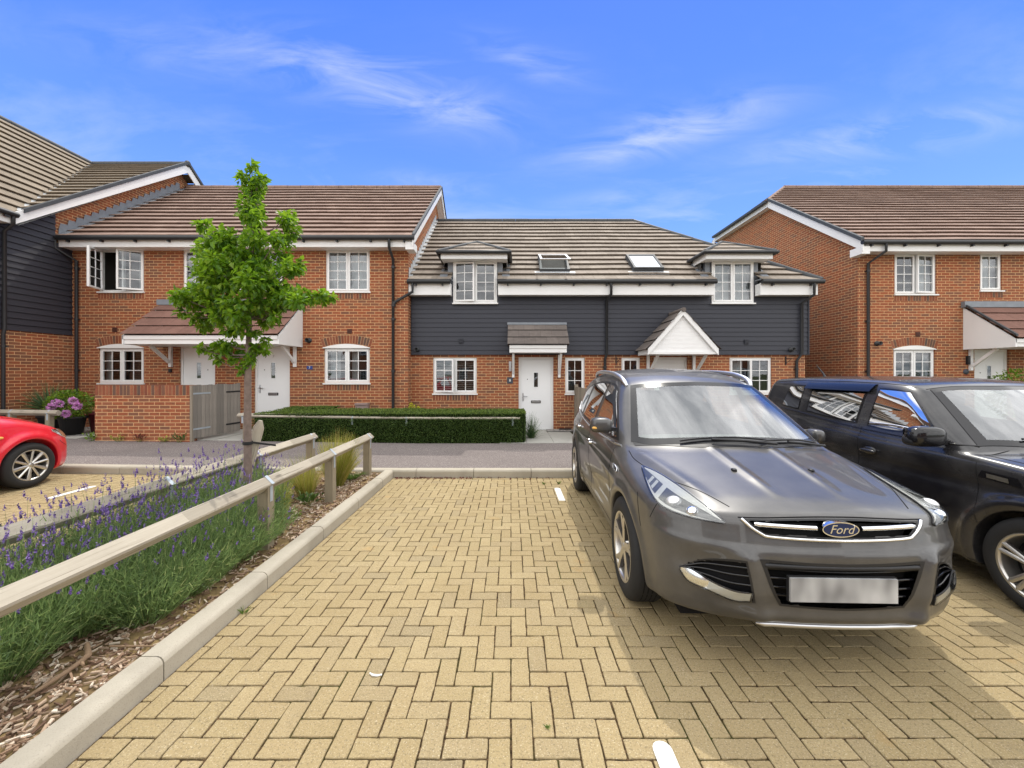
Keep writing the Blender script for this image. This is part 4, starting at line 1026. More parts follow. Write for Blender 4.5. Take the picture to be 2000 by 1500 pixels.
# planting bed soil, gently uneven
gx, gy = np.meshgrid(np.linspace(KLX + .1, KX - .1, 34), np.linspace(.2, KY, 130), indexing='ij')
gz = np.array([[.085 + G(a) + .022 * noise.noise(Vector((a * 2.2, b * 2.2, 0))) + .012 * noise.noise(Vector((a * 9, b * 9, 3))) for a, b in zip(r, s)] for r, s in zip(gx, gy)])
vv = np.stack([gx, gy, gz], -1).reshape(-1, 3); ii = np.arange(34 * 130).reshape(34, 130)
ff = np.stack([ii[:-1, :-1], ii[1:, :-1], ii[1:, 1:], ii[:-1, 1:]], -1).reshape(-1, 4)
struct(fast_mesh('flower_bed', vv, ff, M['earth'], smooth=True))
def bed_z(x, y): return .085 + G(x) + .022 * noise.noise(Vector((x * 2.2, y * 2.2, 0))) + .012 * noise.noise(Vector((x * 9, y * 9, 3)))
# paths and gravel
def slabs(x0, x1, y0, y1, z, sx, sy):
    g = MB(); nx, ny = max(1, round((x1 - x0) / sx)), max(1, round((y1 - y0) / sy))
    for i in range(nx):
        for j in range(ny):
            a, b = lerp(x0, x1, i / nx) + .004, lerp(x0, x1, (i + 1) / nx) - .004; c, d = lerp(y0, y1, j / ny) + .004, lerp(y0, y1, (j + 1) / ny) - .004
            h = z + G((a + b) / 2) + rnd.uniform(-.002, .002); g.box(a, b, c, d, h - .04, h, 0, 'b')
    return struct(g.build('garden_path', M['slab']))
slabs(-.25, 1.55, 8.77, 10.84, .128, .6, .69); slabs(-7.25, -5.85, 8.77, 10.5, .130, .7, .6); slabs(-11.5, -9.55, 8.77, 9.10, .126, .65, .3)
sheet('gravel_bed', -11.6, -9.55, 9.10, 10.54, .125, M['gravel']); sheet('gravel_bed', .95, 1.72, 10.45, 10.84, .145, M['gravel'])
# ------------------------------------------------------------------ sky, sun, camera
SUN = Vector((.20, .61, 1.0)).normalized()
w = NT('World', True); SC.world = w.o
el = math.asin(SUN.z); az = math.atan2(SUN.x, SUN.y)
sky = w.n('ShaderNodeTexSky', {'sky_type': 'NISHITA', 'sun_disc': False, 'sun_elevation': el, 'sun_rotation': az, 'air_density': 1.0, 'dust_density': .1, 'ozone_density': 2.2})
d = w.n('ShaderNodeTexCoord').outputs['Generated']; sx = w.n('ShaderNodeSeparateXYZ', Vector=d)
hsv0 = w.n('ShaderNodeHueSaturation', Hue=.51, Saturation=1.25, Value=1.9, Color=sky.outputs[0]).outputs[0]
K_ = 11.5
grad = w.ramp(sx.outputs[2], [(0, (.50, .76, 1.02)), (.13, (.38, .63, 1.02)), (.30, (.215, .43, 1.0)), (.5, (.125, .295, .96)), (.7, (.086, .228, .925))])
gs = w.n('ShaderNodeVectorMath', {'operation': 'SCALE'}, i0=grad); gs.inputs['Scale'].default_value = K_
hsv = w.mix(.78, hsv0, gs.outputs[0])
dz = w.math('ADD', w.math('MAXIMUM', sx.outputs[2], 0.0), .16)
px = w.math('DIVIDE', sx.outputs[0], dz); py = w.math('DIVIDE', sx.outputs[1], dz)
cv = w.n('ShaderNodeCombineXYZ', X=px, Y=py)
m1 = w.n('ShaderNodeMapping', Vector=cv, Rotation=(0, 0, R(-12)), Scale=(.8, 2.0, 1), Location=(3.4, .9, 0)).outputs[0]
wis = w.n('ShaderNodeTexNoise', Vector=m1, Scale=1.25, Detail=9.0, Roughness=.62, Distortion=.55).outputs[0]
big = w.n('ShaderNodeTexNoise', Vector=w.n('ShaderNodeMapping', Vector=cv, Location=(5.1, 1.7, 0)).outputs[0], Scale=.7, Detail=3.0).outputs[0]
low = w.ramp(sx.outputs[2], [(.0, (1, 1, 1)), (.34, (.75,) * 3), (.52, (.18,) * 3), (.7, (0, 0, 0))])
k = w.ramp(w.math('ADD', w.math('MULTIPLY', wis, .8), w.math('MULTIPLY', big, .35)), [(.56, (0, 0, 0)), (.74, (.72, .72, .72))])
k = w.mix(1.0, k, (.45, .45, .45), 'MULTIPLY')
# the few separate wisps of high cloud above the houses
dyp = w.math('MAXIMUM', sx.outputs[1], .05); uu = w.math('DIVIDE', sx.outputs[0], dyp); vv = w.math('DIVIDE', sx.outputs[2], dyp)
uvw = w.n('ShaderNodeCombineXYZ', X=uu, Y=vv)
strk = w.n('ShaderNodeTexNoise', Vector=w.n('ShaderNodeMapping', Vector=uvw, Rotation=(0, 0, R(14)), Scale=(1.6, 5.5, 1)).outputs[0], Scale=2.1, Detail=9.0, Roughness=.60, Distortion=.9).outputs[0]
tot = None
for cu, cvv, ang, ra, rb, amp in ((-.36, .735, -16, .36, .075, 1.0), (-.13, .66, -10, .14, .05, .9), (.40, .61, 14, .27, .055, 1.0), (.26, .555, 12, .12, .03, .9), (.95, .60, 8, .40, .05, .75), (-.20, .475, -8, .12, .03, .7), (.30, .44, 8, .22, .03, .5), (.06, .78, -20, .16, .05, .45), (-.8, .80, -10, .35, .07, .35)):
    ca, sa = math.cos(R(ang)), math.sin(R(ang))
    du, dv = w.math('SUBTRACT', uu, cu), w.math('SUBTRACT', vv, cvv)
    a_ = w.math('DIVIDE', w.math('ADD', w.math('MULTIPLY', du, ca), w.math('MULTIPLY', dv, sa)), ra); b_ = w.math('DIVIDE', w.math('SUBTRACT', w.math('MULTIPLY', dv, ca), w.math('MULTIPLY', du, sa)), rb)
    e_ = w.math('MULTIPLY', w.math('POWER', 2.71828, w.math('MULTIPLY', w.math('ADD', w.math('MULTIPLY', a_, a_), w.math('MULTIPLY', b_, b_)), -1.0)), amp)
    tot = e_ if tot is None else w.math('MAXIMUM', tot, e_)
wsp = w.math('MULTIPLY', w.ramp(strk, [(.36, (0, 0, 0)), (.78, (.54, .54, .54))]), tot)
front = w.mix(1.0, w.mix(1.0, k, low, 'MULTIPLY'), wsp, 'LIGHTEN')
# unseen broken cloud behind, above and beside the view, added for fill and reflections
cb = w.n('ShaderNodeTexNoise', Vector=w.n('ShaderNodeMapping', Vector=cv, Scale=(.8, .8, 1)).outputs[0], Scale=1.3, Detail=8.0, Roughness=.6).outputs[0]
back = w.ramp(cb, [(.33, (0, 0, 0)), (.50, (1, 1, 1))])
side = w.ramp(w.math('ADD', w.math('MULTIPLY', sx.outputs[1], -.5), .5), [(.42, (0, 0, 0)), (.60, (1, 1, 1))])
zen = w.ramp(w.math('MULTIPLY', w.math('DIVIDE', sx.outputs[2], w.math('MAXIMUM', sx.outputs[1], .05)), .5), [(.485, (0, 0, 0)), (.62, (1, 1, 1))])
flank = w.math('DIVIDE', w.math('ABSOLUTE', sx.outputs[0]), w.math('MAXIMUM', sx.outputs[1], .05))
flank = w.ramp(w.math('MULTIPLY', flank, .25), [(.335, (0, 0, 0)), (.40, (1, 1, 1))])
zen = w.mix(1.0, zen, w.mix(1.0, flank, w.ramp(sx.outputs[2], [(.30, (0, 0, 0)), (.50, (1, 1, 1))]), 'MULTIPLY'), 'LIGHTEN')
back = w.mix(1.0, w.mix(1.0, back, side, 'MULTIPLY'), w.mix(1.0, zen, w.ramp(cb, [(.15, (.7,) * 3), (.36, (1, 1, 1))]), 'MULTIPLY'), 'LIGHTEN')
f = w.n('ShaderNodeMix', {'data_type': 'RGBA', 'blend_type': 'LIGHTEN'}, i0=1.0); w.t.links.new(front, f.inputs[6]); w.t.links.new(back, f.inputs[7])
cd = w.n('ShaderNodeTexNoise', Vector=w.n('ShaderNodeMapping', Vector=cv, Location=(3.3, 8.1, 0)).outputs[0], Scale=3.2, Detail=9.0, Roughness=.62, Distortion=.4).outputs[0]
cl = w.mix(w.ramp(cd, [(.36, (0, 0, 0)), (.64, (1, 1, 1))]), (30.0, 29.6, 29.0), (13.0, 13.2, 13.6))
clf = w.mix(w.ramp(w.math('ADD', sx.outputs[2], w.math('MULTIPLY', flank, .5)), [(.60, (0, 0, 0)), (.80, (1, 1, 1))]), (11.5, 11.6, 11.8), cl)
cl2 = w.mix(w.ramp(w.math('ADD', w.math('MULTIPLY', sx.outputs[1], -.5), .5), [(.45, (0, 0, 0)), (.6, (1, 1, 1))]), clf, cl)
col = w.mix(f.outputs[2], hsv, cl2)
bg = w.n('ShaderNodeBackground', Color=col, Strength=.10)
w.n('ShaderNodeOutputWorld', Surface=bg.outputs[0])
sl = bpy.data.lights.new('sun', 'SUN'); sl.energy = 2.6; sl.angle = R(.5); sl.color = (1.0, .95, .86)
so = bpy.data.objects.new('sun', sl); COL.objects.link(so); so.rotation_euler = SUN.to_track_quat('Z', 'Y').to_euler(); so.location = SUN * 60
cam = bpy.data.cameras.new('camera'); co = bpy.data.objects.new('camera', cam); COL.objects.link(co)
co.location = (0, 0, HC); co.rotation_euler = (R(90), 0, 0)
cam.sensor_fit = 'HORIZONTAL'; cam.sensor_width = 36; cam.lens = 36 * FL / 2000; cam.shift_x = .001; cam.shift_y = -.010; cam.clip_start = .05; cam.clip_end = 1200
SC.camera = co
SC.view_settings.view_transform = 'Standard'; SC.view_settings.look = 'None'; SC.view_settings.exposure = -.02; SC.view_settings.gamma = 1
SC.cycles.max_bounces = 8; SC.cycles.transparent_max_bounces = 12; SC.cycles.use_denoising = True
SC.cycles.sample_clamp_indirect = 8
# ------------------------------------------------------------------ knee rails, wall, gate, fence
def knee_rail(label, p, q, posts, straps, zc, post_bot, group='timber knee rails', back=0.0):
    p, q = Vector((*p, zc)), Vector((*q, zc)); d = (q - p).normalized(); L = (q - p).length; n = Vector((-d.y, d.x, 0)); up = V(0, 0, 1)
    o = thing('knee_rail', (p.x, p.y, 0), label, 'rail', group)
    h = .068; g = MB(); cuts = [0] + sorted(straps[1:-1]) + [L] if len(straps) > 2 else [0, L]
    for a, b in zip(cuts, cuts[1:]):
        j = rnd.uniform(-.003, .003); pts = []
        N = max(1, int((b - a) / .5)); rows = []
        for i in range(N + 1):
            s = lerp(a + (.002 if a else 0), b - (.002 if b < L else 0), i / N); c = p + d * s; c.z += (G(c.x) - G(p.x)) + j
            w = [rnd.uniform(-.0015, .0015) for _ in range(4)]
            e = .007
            rows.append((s, [c + up * (h - e) + n * e, c + n * (h - e) + up * e, c + n * (h - e) - up * e, c - up * (h - e) + n * e, c - up * (h - e) - n * e, c - n * (h - e) - up * e, c - n * (h - e) + up * e, c + up * (h - e) - n * e]))
        for (s0, r0), (s1, r1) in zip(rows, rows[1:]):
            for k in range(8):
                m = (k + 1) % 8; wv = k * .05
                g.poly([r0[k], r1[k], r1[m], r0[m]], 0, [(wv, s0), (wv, s1), (wv + .095, s1), (wv + .095, s0)])
        g.poly(rows[0][1], 0); g.poly(rows[-1][1][::-1], 0)
    g.build('rail', M['timber'], o)
    for s in posts:
        c = p + d * s + n * back; z1 = zc + G(c.x) - G(p.x) - .02; g = MB(); a = .048
        z0 = post_bot + G(c.x) - .1
        g.beam((c.x, c.y, z0), (c.x, c.y, z1 - .055), d * (2 * a), n * (2 * a))
        for sg in (1, -1):
            for e in (-a, a): g.poly([c + d*e + n*(sg*a) + up*(z1 - .055 - c.z), c + d*e + n*(sg*a) + up*(z1 + .015 - c.z), c + d*e + up*(z1 - .055 - c.z)])
            g.poly([c + d*a + n*(sg*a) + up*(z1 - .055 - c.z), c + d*a + n*(sg*a) + up*(z1 + .015 - c.z), c - d*a + n*(sg*a) + up*(z1 + .015 - c.z), c - d*a + n*(sg*a) + up*(z1 - .055 - c.z)])
        g.build('post', M['timber_side'], o)
    for s in straps:
        c = p + d * (min(max(s, .02), L - .02)); c.z = zc + G(c.x) - G(p.x); w = .02; g = MB(); hh = h + .0025
        f = [c - n * .051 - up * (h + .09), c - n * .051 - up * .018, c - n * hh * .98, c + up * hh, c + n * hh * .98, c + n * .051 - up * .018, c + n * .051 - up * (h + .09)]
        for a, b in zip(f, f[1:]): g.poly([a - d * w, b - d * w, b + d * w, a + d * w])
        g.build('strap', M['galv'], o)
    return o
knee_rail('weathered diamond section timber rail nearest the empty parking bay, running beside its kerb', (-2.2, .45), (-2.2, 6.22), [.55, 3.13, 4.41, 5.66], [3.13, 4.41, 5.66], .665, .09)
knee_rail('weathered timber rail on the far side of the lavender, running from behind the young tree', (-3.07, .45), (-3.07, 6.22), [.55, 3.1, 4.36, 5.66], [3.1, 4.36, 5.66], .665, .09)
knee_rail('pale timber rail set into the front of the clipped hedge', (-6.06, 8.868), (.20, 8.868), [.12, 1.3, 2.55, 3.8, 5.0, 6.1], [.12, 2.55, 3.75, 6.1], .715, .1, back=.085)
knee_rail('short grey timber rail behind the red car, in front of the potted shrub', (-14.0, 8.775), (-9.95, 8.775), [.6, 1.9, 3.02, 3.85], [.6, 1.9, 3.02, 3.85], .735 + G(-14) - .055, .1)
gw = thing('garden_wall', (-7.9, 8.56, 0), 'low red brick garden wall with an upright brick top course, left of the wooden gate', 'wall')
a, b, y0, z0, z1 = -8.93, -6.90, 8.56, .08, 1.405
g = MB(); g.box(a, b, y0, y0 + .215, z0, z1 - .225, 0, 't'); g.build('brickwork', M['brick'], gw)
g = MB(); g.box(a + .002, b - .002, y0 + .004, y0 + .211, z1 - .225, z1 - .006, 1); n = 27
for i in range(n):
    u, v = lerp(a, b, i / n), lerp(a, b, (i + 1) / n); h = rnd.uniform(-.003, .003)
    g.box(u + .005, v - .005, y0 - .002 + abs(h), y0 + .217, z1 - .217, z1 + h, 0)
g.build('coping', [M['soldier_brick'], M['mortar']], gw)
gt = thing('garden_gate', (-6.88, 8.62, 0), 'grey weathered boarded wooden gate standing open beside the brick garden wall', 'gate')
A, B = V(-6.86, 8.60, 0), V(-6.70, 9.86, 0); d = (B - A).normalized(); n = V(d.y, -d.x, 0); L = (B - A).length; g = MB(); N = 13
for i in range(N):
    s0, s1 = L * i / N + .002, L * (i + 1) / N - .002; zt = 1.41 + rnd.uniform(-.012, .012); c = A + d * ((s0 + s1) / 2)
    g.beam((c.x, c.y, .245 + rnd.uniform(0, .01)), (c.x, c.y, zt), d * (s1 - s0), n * .02)
g.build('boards', M['timber_grey'], gt)
g = MB()
for z in (1.22, .42): g.beam(A + V(0, 0, z) - n * .03, B + V(0, 0, z) - n * .03, n * .035, (0, 0, .1))
g.beam(A + V(0, 0, .45) - n * .03, B + V(0, 0, 1.2) - n * .03, n * .03, (0, 0, .09)); g.build('brace', M['timber_grey'], gt)
for z in (1.22, .45):
    for q, sgn in ((A, 1), (B, -1)):
        g = MB(); g.beam(q + V(0, 0, z) + n * .013, q + d * sgn * .42 + V(0, 0, z) + n * .013, n * .006, (0, 0, .035)); g.build('hinge_strap', M['trim_black'] if sgn < 0 else M['galv'], gt)
g = MB(); g.beam((-6.875, 8.60, .1), (-6.875, 8.60, 1.40), (.045, 0, 0), (0, .07, 0)); g.build('gate_post', M['timber_fence'], gt)
fp = thing('fence_panel', (1.77, 9.9, 0), 'pale wooden boarded fence between the two front gardens, behind the grey car', 'fence')
g = MB()
for i in range(12):
    y = 9.10 + i * .142; g.box(1.755, 1.775, y, y + .136, .12, 1.30 + rnd.uniform(-.006, .006))
g.build('boards', M['timber_fence'], fp)
for y in (9.02, 10.80): g = MB(); g.box(1.72, 1.81, y - .045, y + .045, .05, 1.36); g.build('post', M['timber_fence'], fp)
g = MB(); g.box(1.776, 1.81, 9.07, 10.75, .35, .42); g.box(1.776, 1.81, 9.07, 10.75, 1.1, 1.17); g.build('fence_rail', M['timber_fence'], fp)

# ------------------------------------------------------------------ plants
def unit(a): return a / (np.linalg.norm(a, axis=-1, keepdims=True) + 1e-9)
def hedge_obj():
    o = thing('hedge', (-2.7, 9.4, 0), 'long low clipped box hedge along the pavement in front of the houses', 'hedge')
    x0, x1, y0, y1, z0, z1 = -5.70, .32, 8.80, 9.98, .11, .785
    g = MB(); k = .03
    g.box(x0 + k, x1 - k, y0 + k, y1 - k, z0, z1 - k); g.box(x0 + k, -4.55, y1 - k, 10.45, z0, z1 - .01)
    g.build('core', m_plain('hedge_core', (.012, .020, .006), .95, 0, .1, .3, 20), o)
    P, Nn = [], []
    def face(n, fx, nor):
        P.append(fx(nrs.rand(n), nrs.rand(n))); Nn.append(np.tile(np.array(nor, float), (n, 1)))
    lo = lambda u: lerp(x0, x1, u)
    face(21000, lambda u, v: np.stack([lo(u), np.where(lerp(z0, z1, v) < .67, y0 - .03, y0 + .02), lerp(z0, z1, v)], 1), (0, -1, .15))
    face(17000, lambda u, v: np.stack([lo(u), lerp(y0, y1, v), np.full_like(u, z1)], 1), (0, -.1, 1))
    face(4200, lambda u, v: np.stack([np.full_like(u, x1), lerp(y0, y1, u), lerp(z0, z1, v)], 1), (1, 0, .15))
    face(2500, lambda u, v: np.stack([np.full_like(u, x0), lerp(y0, y1 + .4, u), lerp(z0, z1, v)], 1), (-1, 0, .15))
    face(2500, lambda u, v: np.stack([lerp(x0, -4.5, u), lerp(y1, 10.5, v), np.full_like(u, z1 + .02)], 1), (0, -.1, 1))
    p, nn = np.concatenate(P), np.concatenate(Nn)
    # round the right hand end and the top edges, and let the surface wander a little
    for c, r in (((x1, y0), .16),):
        dx = p[:, 0] - (c[0] - r); dy = (c[1] + r) - p[:, 1]; m = (dx > 0) & (dy > 0); q = np.hypot(dx, dy); f = np.where(q > r, r / np.maximum(q, 1e-6), 1)
        p[m, 0] = (c[0] - r + dx * f)[m]; p[m, 1] = (c[1] + r - dy * f)[m]
    r = .07; dz = p[:, 2] - (z1 - r); dy = (y0 + r) - p[:, 1]; m = (dz > 0) & (dy > 0); q = np.hypot(dz, dy); f = np.where(q > r, r / np.maximum(q, 1e-6), 1)
    p[m, 2] = (z1 - r + dz * f)[m]; p[m, 1] = (y0 + r - dy * f)[m]
    w = np.array([noise.noise(Vector(v) * 1.7) * .022 + noise.noise(Vector(v) * 7) * .010 for v in p]) - .008
    p = p + nn * w[:, None] + nrs.normal(0, .006, p.shape)
    ax = unit(nn * .7 + nrs.normal(0, .65, p.shape))
    v, f = leaves(p - ax * .012, ax, nrs.uniform(.022, .038, len(p)), .6, .2)
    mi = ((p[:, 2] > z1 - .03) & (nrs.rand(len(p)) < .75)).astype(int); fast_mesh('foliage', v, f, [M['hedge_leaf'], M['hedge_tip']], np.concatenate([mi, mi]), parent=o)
hedge_obj()

# lavender: hundreds of stems that merge into one mass
def lavender():
    rs = np.random.RandomState(5); sb, st, lb, lt, fp_, fd, fs = [], [], [], [], [], [], []
    bushes = [(-3.04, y, .34, .60, 120) for y in np.arange(1.15, 4.5, .33)] + [(-2.80, y, .34, .54, 38) for y in np.arange(1.25, 4.4, .34)] + [(-2.60, y, .31, .53, 26) for y in np.arange(1.35, 4.2, .34)] + [(-2.32, y, .30, .45, 20) for y in np.arange(2.55, 3.9, .28)] + [(-2.95, 4.75, .28, .46, 50), (-2.5, 1.3, .3, .36, 16)]
    for bx, by, rad, ht, nf in bushes:
        zb = bed_z(bx, by); n = 700 if bx < -2.9 else 540
        a, r = rs.uniform(0, 2 * np.pi, n), np.sqrt(rs.rand(n)) * rad
        base = np.stack([bx + r * .35 * np.cos(a), by + r * .35 * np.sin(a), np.full(n, zb)], 1)
        hh = ht * (1 - .45 * (r / rad) ** 2) * rs.uniform(.65, 1.15, n)
        tip = np.stack([bx + r * 1.15 * np.cos(a) + rs.normal(0, .03, n), by + r * 1.15 * np.sin(a) + rs.normal(0, .03, n), zb + hh], 1)
        sb.append(base); st.append(tip)
        for k in range(5):        # narrow leaves along the stems
            t = rs.uniform(.25, .92, n)[:, None]; b = base + (tip - base) * t
            dr = unit(unit(tip - base) + rs.normal(0, .55, (n, 3))); lb.append(b); lt.append(b + dr * rs.uniform(.035, .07, n)[:, None])
        m = nf; i = rs.choice(n, m, replace=False)
        d = unit(tip[i] - base[i] + rs.normal(0, .05, (m, 3)) + np.array([0, 0, .25])); ln = rs.uniform(.05, .20, m)[:, None]; e = tip[i] + d * ln
        sb.append(tip[i] - d * .05); st.append(e); fp_.append(e - d * .012); fd.append(d); fs.append(rs.uniform(.024, .046, m))
    V1, F1 = blades(np.concatenate(sb), np.concatenate(st), np.full(len(np.concatenate(sb)), .0034), 2, .0, rs)
    L0, L1 = np.concatenate(lb), np.concatenate(lt); V2, F2 = blades(L0, L1, np.full(len(L0), .0062), 1, 0, rs)
    p, d, s = np.concatenate(fp_), np.concatenate(fd), np.concatenate(fs); q = []
    K = 11
    for k in range(K):
        t = (k / (K - 1)) ; c = p + d * (s * t)[:, None]; dr = unit(rs.normal(0, 1, p.shape) + d * .5); w = (s * .30 * (1.05 - .6 * t))[:, None]
        sd = unit(np.cross(dr, d)); q.append(np.stack([c - sd * w * .5, c + dr * w - sd * w * .35, c + dr * w + d * w * .6 + sd * w * .35, c + sd * w * .5], 1))
    V3 = np.concatenate(q).reshape(-1, 3); F3 = np.arange(len(V3)).reshape(-1, 4)
    vv = np.concatenate([V1, V2, V3]); ff = np.concatenate([F1, F2 + len(V1), F3 + len(V1) + len(V2)])
    mi = np.concatenate([np.zeros(len(F1) + len(F2), int), np.ones(len(F3), int)])
    o = fast_mesh('lavender', vv, ff, [M['lav_leaf'], M['lav_flower']], mi); tag(o, 'flowering lavender filling the bed between the two timber rails', 'lavender', None, 'stuff')
lavender()

def grass_clump(x, y, n, h, spread, label, mat='grass_straw', lean=(0, 0), w=.0046):
    zb = bed_z(x, y) if y < KY else .11 + G(x); rs = np.random.RandomState(int(abs(x * 1000 + y * 77)) % 9999)
    a, r = rs.uniform(0, 2 * np.pi, n), np.sqrt(rs.rand(n))
    base = np.stack([x + r * spread * .35 * np.cos(a), y + r * spread * .35 * np.sin(a), np.full(n, zb - .01)], 1)
    tip = base + np.stack([r * spread * np.cos(a) + lean[0], r * spread * np.sin(a) + lean[1], h * rs.uniform(.45, 1.05, n) * (1 - .25 * r)], 1)
    o = thing('ornamental_grass', (x, y, zb), label, 'grass', 'feathery grass clumps')
    v, f = blades(base, tip, np.full(n, w), 4, .22, rs); fast_mesh('blades', v, f, M[mat], parent=o)
    return o
grass_clump(-2.50, 4.32, 420, .52, .10, 'small upright straw green grass tuft beside the middle rail post', lean=(.02, 0))
grass_clump(-2.62, 5.10, 620, .60, .22, 'wispy pale grass clump leaning to the left between the two rails', lean=(-.06, 0))
grass_clump(-2.43, 5.55, 1700, .86, .24, 'tall dense yellow green grass clump between the last two posts of the near rail', lean=(.07, -.02))
def weed(x, y, z, n, h, spread, label, mat='grass_green', name='weed', leaf=False, cat='weed', group='small weeds'):
    rs = np.random.RandomState(int(abs(x * 913 + y * 571)) % 9973); o = thing(name, (x, y, z), label, cat, group)
    a, r = rs.uniform(0, 2 * np.pi, n), np.sqrt(rs.rand(n))
    base = np.stack([x + r * spread * .3 * np.cos(a), y + r * spread * .3 * np.sin(a), np.full(n, z)], 1)
    tip = base + np.stack([r * spread * np.cos(a), r * spread * np.sin(a), h * rs.uniform(.4, 1, n)], 1)
    if leaf:
        ax = unit(tip - base + rs.normal(0, .04, (n, 3))); v, f = leaves(base + (tip - base) * rs.uniform(.3, 1, n)[:, None], ax, rs.uniform(.4, 1, n) * leaf, .6, .3, rs)
    else: v, f = blades(base, tip, np.full(n, .006), 3, .2, rs)
    fast_mesh('leaf', v, f, M[mat], parent=o)
    if leaf:
        v, f = blades(base, tip, np.full(n, .003), 2, 0, rs); fast_mesh('stem', v, f, M['grass_green'], parent=o)
weed(-2.36, 5.9, bed_z(-2.36, 5.9), 260, .09, .2, 'low patch of green grass beside the last post of the near rail')
weed(-2.40, 4.75, bed_z(-2.4, 4.75), 40, .14, .13, 'dark leafy weed in the bark between the rail posts', 'hedge_leaf', leaf=.09)
weed(-2.28, 4.3, bed_z(-2.28, 4.3), 14, .07, .05, 'small bright green seedling in the bark beside the kerb', 'shrub_leaf', leaf=.05)
wl = [(.49, 5.95, 'grass tuft in the paving joint near the far kerb, left of the grey car'), (.72, 5.98, 'grass tuft in the paving joint close to the rear wheel of the grey car'), (-1.84, 2.75, 'grass tuft growing where the paving meets the bed kerb'), (.17, 1.855, 'tiny green weed in a paving joint near the front')]
for x, y, lb in wl: weed(x, y, 0, 22 if y > 2 else 12, .05 if y > 2 else .014, .045 if y > 2 else .02, lb)
for px, h, m, lb in ((178, .2, 'shrub_leaf', 'fern like weed at the left end of the brick garden wall'), (232, .16, 'grass_straw', 'yellowish weed at the foot of the brick garden wall'), (272, .18, 'red_leaf', 'reddish weed at the foot of the brick garden wall'), (318, .13, 'grass_straw', 'straw coloured weed at the foot of the brick garden wall'), (350, .22, 'hedge_leaf', 'dark green weed at the foot of the garden wall beside the gate')):
    x = PX(px, 8.48); weed(x, 8.49, .12 + G(x), 34, h, .11, lb, m, leaf=.08)

